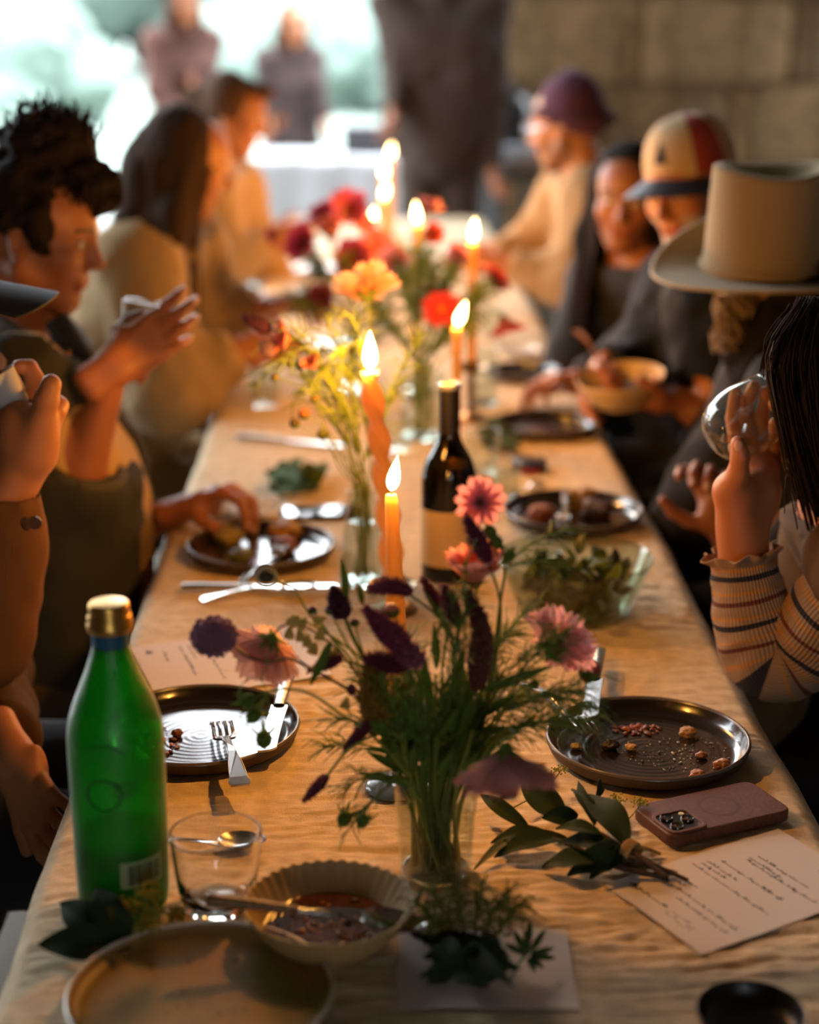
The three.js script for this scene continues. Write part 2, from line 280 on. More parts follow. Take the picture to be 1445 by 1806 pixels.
function crumbs(label, center, rx, rz, n, col, seed, sz = .0022, name = 'crumbs') {
  const rnd = rng(seed), list = [];
  for (let i = 0; i < n; i++) { const a = rnd() * TAU, q = Math.pow(rnd(), .7), s = sz * lerp(.4, 1.6, rnd() * rnd()), g = tint(plain(new THREE.IcosahedronGeometry(s, 1)), lin(col[Math.floor(rnd() * col.length)])); g.scale(1, .6, 1 + rnd()); g.rotateY(rnd() * 6); g.translate(center.x + Math.cos(a) * q * rx, center.y + s * .3, center.z + Math.sin(a) * q * rz); list.push(g); }
  return solo(name, label, 'food', mergeC(list), new THREE.MeshPhysicalMaterial({ vertexColors: true, roughness: .45 }), null, 'stuff');
}
const bend = (g, f) => { const p = g.attributes.position; for (let i = 0; i < p.count; i++) p.setY(i, p.getY(i) + f(p.getX(i))); g.computeVertexNormals(); return g; };
function flat(outline, t, bevel = .0005) { // outline in x (length) and s (across); thickness upwards
  const sh = new THREE.Shape(outline.map(([x, s]) => new THREE.Vector2(x, s)));
  return new THREE.ExtrudeGeometry(sh, { depth: t, bevelEnabled: true, bevelThickness: bevel, bevelSize: bevel, bevelSegments: 2, steps: 1 }).rotateX(-Math.PI / 2);
}
function mirrorOutline(half) { return [...half, ...half.slice().reverse().map(([x, s]) => [x, -s])]; }
function handleHalf(n = 40) { const a = []; for (let i = 0; i <= n; i++) { const x = i / n * .135; a.push([x, x < .012 ? .0085 + .0022 * Math.sin(x / .012 * Math.PI) : lerp(.0088, .0028, sstep(.012, .09, x)) + .001 * sstep(.11, .135, x)]); } return a; }
const arch = (x) => .004 + .013 * Math.sin(clamp(x / .15) * Math.PI) * (x < .15 ? 1 : 0) - (x > .15 ? 0 : 0);
const forkGeo = (() => {
  const h = handleHalf(), top = [...h, [.139, .006], [.143, .0105], [.148, .012]];
  const tines = []; const w = .0036, gap = (.024 - 4 * w) / 3; let s = .012;
  for (let k = 0; k < 4; k++) { for (let i = 0; i <= 6; i++) tines.push([.15 + i * .0072, s - (i / 6) * .0006]); tines.push([.1965, s - w / 2]); for (let i = 6; i >= 0; i--) tines.push([.15 + i * .0072, s - w + (i / 6) * .0006]); if (k < 3) { tines.push([.149, s - w - gap / 2]); } s -= w + gap; }
  const out = [...top, ...tines, ...top.slice().reverse().map(([x, s]) => [x, -s])];
  return bend(flat(out, .0018), (x) => .002 + .011 * Math.sin(clamp(x / .145) * Math.PI) + .009 * sstep(.15, .17, x) * (1 - sstep(.172, .2, x)));
})();
const bladeGeo = flat((() => { const a = []; for (let i = 0; i <= 20; i++) { const x = .098 + i / 20 * .115; a.push([x, .0095 - .001 * Math.sin(i / 20 * 3)]); } for (let i = 0; i <= 12; i++) { const q = i / 12 * Math.PI / 2; a.push([.213 + .012 * Math.sin(q), -.0085 + .018 * Math.cos(q) * (1 - .1 * q)]); } for (let i = 20; i >= 0; i--) a.push([.098 + i / 20 * .115, -.0085]); return a; })(), .0014).translate(0, .006, 0);
const handleGeo = (() => { const g = tube([V(0, .008, 0), V(.03, .009, 0), V(.07, .008, 0), V(.1, .007, 0)], (t) => lerp(.0095, .0062, t) * (t < .02 ? .75 : 1) * (t > .97 ? 1.15 : 1), 24, 14); const p = g.attributes.position; for (let i = 0; i < p.count; i++) p.setY(i, .008 + (p.getY(i) - .008) * .55); g.computeVertexNormals(); const e = new THREE.SphereGeometry(.0095, 14, 10).scale(.35, .5, 1).translate(0, .008, 0); return merge([g, e]); })();
const spoonHandle = bend(flat(mirrorOutline(handleHalf()), .0018), (x) => .002 + .012 * Math.sin(clamp(x / .15) * Math.PI));
const spoonBowl = slab((u, v) => { const a = u * TAU, r = v * .99 + .005, egg = 1 + .18 * Math.cos(a); return V(.164 + Math.cos(a) * r * .031, .004 + .009 * r * r, Math.sin(a) * r * .0205 / egg * 1.1); }, 32, 10, .0012);
function lay(t, A, B, len) { // lay cutlery along x from its handle end A towards B
  const x = B.clone().sub(A).normalize(), z = x.clone().cross(V(0, 1, 0)).normalize(), y = z.clone().cross(x);
  const s = len ? clamp(A.distanceTo(B) / len, .82, 1.12) : 1; t.scale.setScalar(s); t.position.copy(len ? B.clone().addScaledVector(x, -len * s) : A); t.quaternion.setFromRotationMatrix(new THREE.Matrix4().makeBasis(x, y, z)); return t;
}
function fork(label, A, B, m = mSteel) { const t = thing('fork', label, 'fork'); part(t, 'tines', forkGeo, m); return lay(t, A, B, .1965); }
function knife(label, A, B) { const t = thing('table_knife', label, 'knife'); part(t, 'blade', bladeGeo, mSteel); part(t, 'handle', handleGeo, M('#b8b4ad', { metalness: 1, roughness: .3 })); return lay(t, A, B, .225); }
function spoon(label, A, B, mh = mSteel) { const t = thing('spoon', label, 'spoon'); part(t, 'handle', spoonHandle, mh); part(t, 'bowl', spoonBowl, mSteel); return lay(t, A, B, .196); }
const up = (p, h) => p.clone().add(V(0, h, 0));

// ---- left front plate
const pL = on(354, 1310); pL.y = TC;
darkPlate(pL, .122, 'dark glazed plate behind the green bottle with a fork over its front rim');
crumbs('brown crumbs and sauce scraps left on the plate beside the green bottle', up(pL, .006).add(V(-.055, 0, .02)), .035, .045, 90, ['#7a3f22', '#5f2f18', '#a0562e', '#8a5a3c'], 4);
lumps('food_scrap', '', [[up(pL, .006).add(V(-.085, 0, .025)), .011, '#8a4a1c', 'orange brown food scrap on the plate right against the green bottle'], [up(pL, .006).add(V(-.047, 0, .058)), .007, '#9a4f28', 'small curled food scrap in front on the plate beside the bottle'], [up(pL, .006).add(V(-.028, 0, .0)), .006, '#6e3a22', 'little brown crumb behind the fork tines']], '#8a4a1c', { seed: 8 });
fork('silver fork hanging over the front rim of the plate beside the bottle', on(424, 1390, TC + .03), on(388, 1280, TC + .012));
knife('silver knife with a pearly handle lying across the right side of the front left plate', on(512, 1186, TC + .013), on(470, 1336, TC + .02));

// ---- right front plate
const pR = on(1141, 1334); pR.y = TC;
darkPlate(pR, .122, 'large dark plate beside the phone with crumbs and water drops');
crumbs('reddish crumbs heaped at the back of the plate near the phone', up(pR, .006).add(V(-.004, 0, -.055)), .03, .016, 90, ['#7b3a1e', '#8d4a25', '#5b2a17'], 6, .0028);
crumbs('scattered droplets and crumbs across the plate near the phone', up(pR, .006).add(V(.035, 0, .015)), .07, .05, 150, ['#8b8782', '#3a2d24', '#6b4a35', '#a8a29a'], 9, .0012);
lumps('food_scrap', '', [[up(pR, .006).add(V(-.045, 0, .0)), .0095, '#1d120e', 'dark olive on the plate near the phone'], [up(pR, .006).add(V(.055, 0, -.035)), .009, '#a5793d', 'pale yellow scrap at the back right of the plate near the phone'], [up(pR, .006).add(V(-.02, 0, .004)), .006, '#a67a35', 'yellow bit beside the dark olive'], [up(pR, .006).add(V(.06, 0, .028)), .006, '#8a5a40', 'small brown scrap in the middle right of the plate near the phone'], [up(pR, .006).add(V(.078, 0, .058)), .009, '#96664c', 'crumbly scrap against the front right rim of the plate'], [up(pR, .006).add(V(.045, 0, .083)), .008, '#9c6a50', 'crumbly scrap against the front rim of the plate near the phone'], [up(pR, .006).add(V(-.085, 0, .0)), .006, '#7d6a24', 'greenish scrap under the fork on the plate near the phone']], '#8a4a1c', { seed: 14 });
fork('silver fork resting on the left rim of the crumb covered plate', on(905, 1205, TC + .01), on(1040, 1298, TC + .026));
knife('silver knife with a bright blade leaning on the back of the plate near the phone', on(1062, 1118, TC + .012), on(1041, 1278, TC + .027)).rotateX(.12);

// ---- plates further down the table
const pL2 = on(461, 984); pL2.y = TC;
darkPlate(pL2, .121, 'dark plate with leftover salad under the reaching hand');
const pR2 = on(1010, 922); pR2.y = TC;
darkPlate(pR2, .121, 'dark plate with leftovers behind the glass salad bowl');
const pR3 = on(962, 764); pR3.y = TC;
darkPlate(pR3, .108, 'dark plate by the cream bowl holder with sky in its glaze');
const pR4 = on(922, 670); pR4.y = TC;
darkPlate(pR4, .09, 'small dark plate in front of the white saucer stack');
lumps('food_scrap', '', [[up(pL2, .006).add(V(-.055, 0, -.05)), .022, '#8a7430', 'yellow green leftover at the back of the plate under the reaching hand'], [up(pL2, .006).add(V(.035, 0, -.08)), .024, '#a9762a', 'golden piece of bread on the back rim of the plate under the reaching hand'], [up(pL2, .006).add(V(.035, 0, .0)), .02, '#6a3520', 'brown meat piece in the middle of the plate under the reaching hand'], [up(pL2, .006).add(V(-.03, 0, .04)), .016, '#4b4a1e', 'dark green leftover near the fork on the far left plate'],
  [up(pR2, .006).add(V(-.055, 0, .01)), .021, '#8a4a1e', 'orange brown leftover on the plate behind the salad bowl'], [up(pR2, .006).add(V(.02, 0, -.06)), .028, '#a87a34', 'golden potato at the back of the plate behind the salad bowl'], [up(pR2, .006).add(V(.045, 0, .0)), .024, '#4a2d18', 'dark brown leftover on the right of the plate behind the salad bowl']], '#8a4a1c', { seed: 20 });
fork('fork leaning over the front rim of the plate under the reaching hand', on(428, 1036, TC + .002), on(505, 965, TC + .026));
knife('long silver knife lying in front of the plate with leftover salad', on(322, 1044, TC), on(600, 1042, TC));
spoon('silver spoon with a bent handle beside the long knife in front of the salad plate', on(355, 1062, TC), on(560, 1040, TC));
knife('bright silver knife on the bare cloth beside the long haired woman', on(420, 776, TC), on(610, 793, TC));
fork('fork standing on the plate behind the glass salad bowl', on(1000, 868, TC + .03), on(992, 930, TC + .02));
spoon('spoon catching candle light left of the plate behind the salad bowl', on(955, 850, TC), on(905, 890, TC));

// ---- small things far down the table
{
  const white = M('#d8d8d6', { roughness: .25 });
  const bowlG = (r, h) => merge([lathe(smoothProfile([[0, .002], [r * .5, .002], [r * .75, h * .3], [r, h]], 24), 48), lathe(smoothProfile([[r, h], [r - .004, h], [r * .72, h * .36], [r * .45, .008], [0, .007]], 24), 48)]);
  const put = (name, label, cat, p, g, m) => { const o = solo(name, label, cat, g, m); o.position.copy(p); o.position.y = TC; return o; };
  put('saucer', 'white saucer near the black sleeved guests, with sky on it', 'saucer', on(914, 628), bowlG(.055, .016), white);
  put('white_bowl', 'white bowl on the left beneath the pink flowers nearest to the long haired woman', 'bowl', on(505, 545), bowlG(.075, .05), white);
  put('white_bowl', 'small white bowl right of another behind the purple spike', 'bowl', on(566, 560), bowlG(.06, .045), white);
  put('white_plate', 'white plate lying flat under the leaning flower stems', 'plate', on(560, 615), bowlG(.1, .016), white);
  put('white_plate', 'white plate at the far left end of the table', 'plate', on(560, 480), bowlG(.11, .016), white);
  put('white_plate', 'white plate at the far end by the guest in the beanie', 'plate', on(880, 470), bowlG(.11, .016), white);
  const ph = thing('phone', 'black phone reflecting the sky beside the glass carafe', 'phone', on(570, 912)); ph.position.y = TC; ph.rotation.y = .1;
  part(ph, 'body', new RoundedBoxGeometry(.145, .008, .07, 4, .0038).translate(0, .004, 0), M('#1a1a1c', { roughness: .3 }));
  part(ph, 'screen', new THREE.BoxGeometry(.135, .0006, .062).translate(0, .0082, 0), M('#0b0b0d', { roughness: .03, clearcoat: 1 }));
  const tin = thing('lidded_tin', 'small dark round tin with a red mark left of the leftovers plate', 'tin', on(934, 833)); tin.position.y = TC;
  part(tin, 'box', lathe([[0, 0], [.033, 0], [.034, .002], [.034, .016], [.03, .018]], 48), M('#23222b', { roughness: .3 }));
  part(tin, 'lid', lathe([[.0345, .012], [.0345, .019], [.032, .021], [0, .0215]], 48), M('#33333f', { roughness: .15, metalness: .6 }));
  part(tin, 'label', new THREE.CylinderGeometry(.0347, .0347, .008, 20, 1, true, -.5, 1).translate(0, .006, 0), M('#a3202a'));
  const tn = thing('napkin', 'crumpled white napkin at the back of the plate under the reaching hand', 'napkin', on(425, 912)); tn.position.y = TC;
  part(tn, 'fold', slab((u, v) => V((u - .5) * .13, .012 + .012 * noise(u * 4, v * 4, 3) + .01 * u, (v - .5) * .07 + .012 * noise(u * 3, v * 3)), 24, 16, .002), M('#d9d3c8', { roughness: .9, side: DS }));
}
// ---- drinking glasses
function tumblerGeo(r0, r1, h) { return merge([lathe([[0, .001], [r0 * .9, .001], [r0, .004], [lerp(r0, r1, .5), h * .5], [r1, h]], 64), lathe([[r1, h], [r1 - .0012, h + .0006], [r1 - .0022, h]], 64), lathe([[r1 - .0022, h], [lerp(r0, r1, .5) - .0024, h * .5], [r0 - .003, .0125], [r0 * .6, .009], [0, .0085]], 64)]); }
function tumbler(label, pos, r0, r1, h, solid) { const t = thing('tumbler', label, 'glass', pos); t.position.y = TC; part(t, 'wall', tumblerGeo(r0, r1, h), solid ? mGlassSolid : mGlass); return t; }
tumbler('clear empty tumbler between the green bottle and the ridged soup bowl', on(385, 1604), .037, .0455, .08, true);
tumbler('clear glass catching light behind the topmost pink flower', on(884, 900), .03, .036, .085);
tumbler('clear glass at the right of the wine bottle neck', on(850, 842), .03, .036, .085);
tumbler('clear glass among the stems left of the wine bottle', on(700, 800), .028, .034, .08);
tumbler('clear glass beside the flower stems on the far left of the table', on(470, 720), .03, .037, .09);
tumbler('clear glass at the far end among the pink blooms', on(560, 440), .03, .036, .1);
tumbler('clear glass under the red flower on the far right', on(868, 600), .03, .036, .09);
// ---- soup bowl with fluted wall
{
  const p = on(581, 1668); p.y = TC; const t = thing('soup_bowl', 'fluted cream stoneware bowl with a little brown soup', 'bowl', p), n = 40;
  const wall = (u, v, off) => { const a = u * TAU, f = Math.pow(v, .8), r = lerp(.05, .079, f) + off + .0011 * Math.cos(a * n) * v, y = .006 + .037 * Math.pow(v, 1.15) + .0007 * Math.cos(a * n) * v; return V(Math.cos(a) * r, y, Math.sin(a) * r); };
  const outer = sheet((u, v) => v < .02 ? V(Math.cos(u * TAU) * .048, .001, Math.sin(u * TAU) * .048) : wall(u, v, .0025), 320, 14), inner = sheet((u, v) => wall(1 - u, v, -.001), 320, 14);
  const rim = sheet((u, v) => wall(1 - u, 1, -.001 + v * .0035).add(V(0, .0012 * Math.sin(v * Math.PI), 0)), 320, 5);
  const clay = M('#b3935e', { roughness: .42, clearcoat: .3, clearcoatRoughness: .25 });
  part(t, 'wall', merge([outer, inner, rim, new THREE.CircleGeometry(.052, 64).rotateX(-Math.PI / 2).translate(0, .008, 0), new THREE.CircleGeometry(.05, 64).rotateX(Math.PI / 2).translate(0, .0012, 0)]), clay);
  const soup = solo('soup', 'brown broth with dark flecks at the bottom of the fluted bowl', 'soup', (() => { const g = new THREE.CircleGeometry(.0625, 64).rotateX(-Math.PI / 2); return g; })(), M('#4a1d0a', { roughness: .06, clearcoat: 1, clearcoatRoughness: .03 })); soup.position.copy(p).add(V(0, .018, 0));
  crumbs('dark flecks and oil drops floating on the soup', up(p, .0182), .055, .05, 70, ['#1c0d06', '#3a1508', '#7a3a12', '#b06a20'], 21, .0026, 'soup_flecks');
  const s = thing('soup_spoon', 'soup spoon with a pale wooden handle resting across the fluted bowl', 'spoon');
  part(s, 'handle', tube([V(0, .006, 0), V(.03, .0062, 0), V(.085, .005, 0)], (u) => lerp(.0068, .0042, u) * (u < .02 ? .7 : 1), 20, 12), M('#c6a56f', { roughness: .5, map: plankTex }));
  part(s, 'shaft', tube([V(.083, .005, 0), V(.12, .005, 0), V(.15, -.002, 0)], .0024, 12, 8, .003), mSteel);
  part(s, 'bowl', spoonBowl.clone().translate(.012, -.007, 0), mSteel);
  lay(s, on(362, 1597, TC + .058), on(690, 1632, TC + .028));
}
spoon('silver spoon lying behind the clear tumbler with candle flames in its bowl', on(200, 1506, TC), on(472, 1495, TC + .002));
// ---- tan dish in front
{
  const p = on(355, 1785); p.y = TC; const t = thing('tan_dish', 'wide speckled tan stoneware dish at the near end of the table', 'dish', p), R = .119;
  const spk = dataTex(512, (x, y) => { const v = .92 + .1 * tnoise(x, y, 2, 3); return [v, v * .98, v * .95]; }, { srgb: true });
  part(t, 'dish', lathe([[0, .006], [.09, .0065], [.106, .008], [.1125, .012], [.1148, .017]], 128), M('#987640', { roughness: .5, map: spk }));
  part(t, 'side', lathe([[0, .001], [.085, .001], [.1, .003], [.114, .011], [R, .0175]], 128), M('#9a7d52', { roughness: .6 }));
  part(t, 'rim', lathe([[.1148, .017], [.116, .0195], [.1174, .02], [R, .0175]], 128), M('#c4b9a6', { roughness: .35 }), 'paler rim');
  const rnd = rng(77), sp = []; for (let i = 0; i < 26; i++) { const a = rnd() * TAU, r = Math.sqrt(rnd()) * .1; sp.push(new THREE.CylinderGeometry(.0008 + rnd() * .0014, .001 + rnd() * .0014, .0003, 10).translate(Math.cos(a) * r, .0068 + (r > .09 ? .0035 : 0), Math.sin(a) * r)); }
  part(t, 'speckle', merge(sp), M('#4a3216', { roughness: .6 }));
}
{
  const p = on(1322, 1832); p.y = TC; const t = thing('small_dish', 'small black dish at the near right corner of the table', 'dish', p);
  part(t, 'dish', lathe(smoothProfile([[0, .002], [.03, .002], [.042, .01], [.047, .022], [.0455, .023], [.039, .011], [.028, .006], [0, .005]], 40), 64), M('#141210', { roughness: .35 }));
}
// ---- green bottle
{
  const p = on(220, 1600); p.y = TC; const t = thing('water_bottle', 'tall green glass water bottle with a gold screw cap', 'bottle', p); t.scale.set(1, .926, 1);
  const prof = smoothProfile([[.0, .003], [.028, .001], [.041, .004], [.0445, .014], [.0455, .05], [.0462, .12], [.0465, .185], [.045, .208], [.04, .23], [.032, .252], [.0245, .272], [.0185, .292], [.0165, .306], [.016, .314]], 90);
  const bumps = dataTex(256, (x, y) => .5 + .5 * tnoise(x, y, 4, 3) + .2 * tnoise(x, y, 15, 5));
  part(t, 'glass', lathe(prof, 96), new THREE.MeshPhysicalMaterial({ color: '#0cae38', transmission: 1, thickness: 0, roughness: .42, ior: 1.5, side: DS, bumpMap: bumps, bumpScale: .0008 }));
  part(t, 'water', merge([new THREE.CircleGeometry(.0435, 64).rotateX(-Math.PI / 2).translate(0, .085, 0), lathe([[.0, .008], [.038, .008], [.0425, .02], [.0436, .085]], 64)]), glassM({ color: '#49c468', roughness: .02, ior: 1.33 }));
  part(t, 'neck_band', lathe([[.0168, .296], [.0176, .296], [.0176, .314], [.0168, .315]], 48), M('#0d4f6e', { roughness: .5 }), 'blue paper band');
  const capP = [[.0215, .313], [.0222, .316], [.0222, .321], [.0208, .323], [.0212, .327], [.0205, .33], [.0193, .331], [.0196, .336], [.0192, .341], [.0176, .343], [0, .3435]];
  part(t, 'cap', lathe(capP, 64), M('#c99a4e', { metalness: .9, roughness: .32 }));
  const lab = canvasTex(256, 128, (c, w, h) => { c.fillStyle = '#8d9a6a'; c.fillRect(0, 0, w, h); c.fillStyle = '#1c2413'; const r = rng(3); let x = 46; while (x < 236) { const b = 2 + r() * 6; c.fillRect(x, 16, b, 96); x += b + 2 + r() * 6; } });
  part(t, 'barcode', new THREE.CylinderGeometry(.0462, .0462, .03, 24, 1, true, .1, 1.0).translate(0, .058, 0), M('#ffffff', { map: lab, roughness: .7, side: DS }));
  // embossed roundel and lines of the glass itself
  const em = new THREE.MeshPhysicalMaterial({ color: '#0c7a30', transmission: .8, thickness: 0, roughness: .5, side: DS });
  const wrap = (g, y0, a0) => { const q = g.attributes.position; for (let i = 0; i < q.count; i++) { const a = a0 + q.getX(i) / .0466, r = .0466 + q.getZ(i); q.setXYZ(i, Math.sin(a) * r, y0 + q.getY(i), Math.cos(a) * r); } g.computeVertexNormals(); return g; };
  part(t, 'roundel', wrap(new THREE.TorusGeometry(.017, .0012, 8, 48), .15, -.15), em);
  part(t, 'embossing', merge([wrap(new RoundedBoxGeometry(.024, .003, .0016, 2, .0006), .162, .3), wrap(new RoundedBoxGeometry(.026, .002, .0016, 2, .0006), .155, .32), wrap(new RoundedBoxGeometry(.02, .002, .0016, 2, .0006), .149, .28), wrap(new THREE.TorusGeometry(.02, .0012, 6, 24, 2).rotateZ(.5), .185, -.1)]), em);
}
// ---- wine bottle
{
  const p = on(791, 1022); p.y = TC; const t = thing('wine_bottle', 'dark wine bottle with a cream label in the middle of the table', 'bottle', p);
  part(t, 'glass', lathe(smoothProfile([[0, .004], [.03, .001], [.0415, .004], [.0425, .02], [.0425, .15], [.041, .17], [.034, .193], [.023, .212], [.0168, .228], [.0158, .25], [.0158, .303]], 80), 72), new THREE.MeshPhysicalMaterial({ color: '#4a3a08', transmission: 1, thickness: 0, roughness: .1, side: DS, ior: 1.5 }));
  part(t, 'wine', merge([lathe([[0, .006], [.039, .006], [.0405, .02], [.0405, .15], [.039, .168], [.036, .182]], 48), new THREE.CircleGeometry(.036, 48).rotateX(-Math.PI / 2).translate(0, .182, 0)]), M('#1a0f06', { roughness: .1 }));
  part(t, 'label', new THREE.CylinderGeometry(.0429, .0429, .088, 48, 1, true, -2.2, 3.4).translate(0, .072, 0), M('#c7a672', { roughness: .8, side: DS }));
  part(t, 'neck_foil', lathe([[.0163, .232], [.0163, .3035], [.0168, .305]], 48), M('#15110c', { roughness: .35 }));
  part(t, 'lip', lathe([[.0168, .3], [.0178, .302], [.0178, .307], [.0165, .3085], [.0125, .3085], [.0115, .304]], 48), M('#8f8d8a', { roughness: .15, metalness: .5 }));
}
// ---- salad bowl
{
  const p = on(1012, 1085); p.y = TC; const t = thing('salad_bowl', 'large flared clear glass bowl with leftover green salad', 'bowl', p);
  const g = merge([lathe(smoothProfile([[0, .001], [.07, .001], [.081, .006], [.096, .04], [.113, .085]], 40), 80), lathe(smoothProfile([[.113, .085], [.1115, .0868], [.110, .085], [.0925, .04], [.076, .0095], [.05, .007], [0, .007]], 40), 80)]);
  part(t, 'wall', g, glassM({ color: '#dfe6dc', roughness: .03 }));
  const rnd = rng(31), list = [];
  for (let i = 0; i < 280; i++) { const a = rnd() * TAU, r = Math.sqrt(rnd()) * .088, l = lerp(.014, .036, rnd()), L = leafGeo(l, l * lerp(.4, .8, rnd()), rnd() - .5, 4, 5); L.rotateX(rnd() * 3); L.rotateZ(rnd() * 3); L.rotateY(rnd() * 6); const y = .012 + rnd() * (.062 - r * .12), f = .5 + .5 * y / .06; L.translate(Math.cos(a) * r * f, y, Math.sin(a) * r * f); list.push(tint(plain(L), lin(['#33431c', '#4a5c26', '#273514', '#2c2a14', '#5d6a2e'][Math.floor(rnd() * 5)]))); }
  const s = solo('salad_leaves', 'dark green salad leaves left in the glass bowl', 'salad', mergeC(list), new THREE.MeshPhysicalMaterial({ vertexColors: true, roughness: .4, side: DS }), null, 'stuff'); s.position.copy(p);
}
// a leaf along +x in its own plane, folded on its midrib
function leafGeo(L, W, curl = .2, nu = 8, nv = 12) { return sheet((u, v) => { const s = u * 2 - 1, w = W / 2 * Math.pow(Math.sin(Math.PI * Math.pow(clamp(v, .001, .999), .85)), .8); return V(v * L, Math.abs(s) * w * .28 - curl * L * v * v + .03 * W * Math.sin(v * 14) * s * s, s * w); }, nu, nv); }
function leafBetween(base, tip, W, o = {}) {
  const L = base.distanceTo(tip), g = slab((u, v) => { const s = u * 2 - 1, w = W / 2 * Math.pow(Math.sin(Math.PI * Math.pow(clamp(v, .004, .996), o.sh ?? .85)), .85) + .0004; return V(v * L, Math.abs(s) * w * (o.fold ?? .25) + (o.arc ?? .12) * L * Math.sin(v * Math.PI) + .04 * W * Math.sin(v * 12 + 2) * s, s * w); }, 8, 14, .0004);
  const x = tip.clone().sub(base).normalize(), n0 = (o.n ?? V(0, 1, .3)).clone(), z = x.clone().cross(n0).normalize(), y = z.clone().cross(x);
  g.applyMatrix4(new THREE.Matrix4().makeBasis(x, y, z).setPosition(base)); return g;
}
// ---- papers
function squiggles(seed, lines, deco) {
  return canvasTex(512, 768, (c, w, h) => {
    c.fillStyle = '#ffffff'; c.fillRect(0, 0, w, h); const r = rng(seed); c.lineCap = 'round'; c.lineJoin = 'round';
    const word = (x, y, len, s) => { c.beginPath(); c.moveTo(x, y); let q = x; while (q < x + len) { const st = s * lerp(.25, .6, r()), hi = r() < .22 ? s * 1.2 : s * .55 * r(); c.quadraticCurveTo(q + st * .3, y - hi, q + st * .6, y - hi * .2); c.quadraticCurveTo(q + st * .8, y + (r() < .12 ? s * .8 : 0), q + st, y - s * .1 * r()); q += st; } c.stroke(); };
    for (const [x0, y, len, s, lw] of lines) { c.strokeStyle = '#3d3a44'; c.lineWidth = lw ?? 3.4; let x = x0; while (x < x0 + len) { const l = Math.min(lerp(26, 70, r()), x0 + len - x); word(x, y, l, s ?? 17); x += l + 12; } }
    for (const [x, y, k] of deco) { c.strokeStyle = '#4a4a52'; c.lineWidth = 2; if (k === 0) { for (let i = 0; i < 26; i++) { const a = r() * 6.3; c.beginPath(); c.moveTo(x, y); c.quadraticCurveTo(x + 14 * Math.cos(a + .5), y + 9 * Math.sin(a + .5), x + 26 * Math.cos(a), y + 17 * Math.sin(a)); c.stroke(); } } else { c.beginPath(); c.ellipse(x, y, 34, 15, .2, 0, 6.3); c.moveTo(x + 34, y); c.lineTo(x + 52, y - 12); c.lineTo(x + 52, y + 12); c.lineTo(x + 34, y); c.moveTo(x - 30, y); c.ellipse(x - 52, y, 22, 13, 0, 0, 6.3); c.moveTo(x, y - 15); c.quadraticCurveTo(x + 6, y - 34, x + 18, y - 18); c.stroke(); } }
  });
}
function paper(label, A, B, lenV, tex, group, lift = .0016) { // A to B is the short side along which lines are read; the sheet extends to the left of that direction
  const x = B.clone().sub(A), w = x.length(); x.normalize(); const z = V(0, 1, 0).cross(x), t = thing('menu_card', label, 'menu', A.clone());
  t.position.y = TC + lift;
  const top = sheet((u, v) => V(u * w, .0012 * Math.sin(u * 4 + v * 3) + .0012 * v, 0).add(V(0, 0, 1).multiplyScalar(v * lenV)), 12, 16);
  const g = slab((u, v) => V(u * w, .0012 * Math.sin(u * 4 + v * 3) + .0012 * v, -v * lenV), 12, 16, .0006);
  part(t, 'card', g, M('#cfc3ba', { roughness: .75 }));
  if (tex) part(t, 'print', sheet((u, v) => V(u * w, .0012 * Math.sin(u * 4 + v * 3) + .0012 * v + .0005, -v * lenV), 12, 16), M('#cfc3ba', { map: tex, roughness: .75 }));
  t.quaternion.setFromRotationMatrix(new THREE.Matrix4().makeBasis(x, V(0, 1, 0), z.negate())); return t;
}
{
  const L = []; for (const [x, y, l] of [[150, 640, 280], [120, 600, 340], [60, 500, 220], [60, 470, 110], [60, 440, 380], [50, 360, 90], [60, 330, 190], [50, 300, 370], [60, 180, 120], [50, 150, 330], [170, 120, 270], [150, 70, 90]]) L.push([x, y, l]);
  // right front menu: its near left edge runs from (1070,1572) to (1237,1693)
  paper('handwritten menu card lying by the phone with its corner towards the near edge', on(1064, 1570), on(1237, 1693), .235, squiggles(5, [[330, 60, 120], [300, 88, 130], [120, 200, 250], [110, 232, 160], [120, 250, 330], [80, 330, 300], [60, 400, 120], [60, 375, 150], [50, 430, 380], [60, 520, 120], [60, 550, 90], [50, 580, 400], [200, 620, 250], [40, 690, 200]], [[70, 690, 0], [470, 60, 0], [330, 700, 1]]));
  paper('handwritten menu card half under the plate beside the green bottle', on(230, 1150), on(277, 1240), .236, squiggles(9, [[40, 90, 380], [60, 130, 360], [60, 210, 110], [60, 300, 300], [60, 340, 210], [90, 400, 120], [60, 450, 340], [60, 520, 120], [60, 560, 290], [90, 640, 110]], [[80, 700, 0]]));
  paper('pale menu card under the dark herbs at the near edge of the table', on(700, 1790), on(1022, 1790), .0001 + on(700, 1790).z - on(690, 1652).z, null);
}
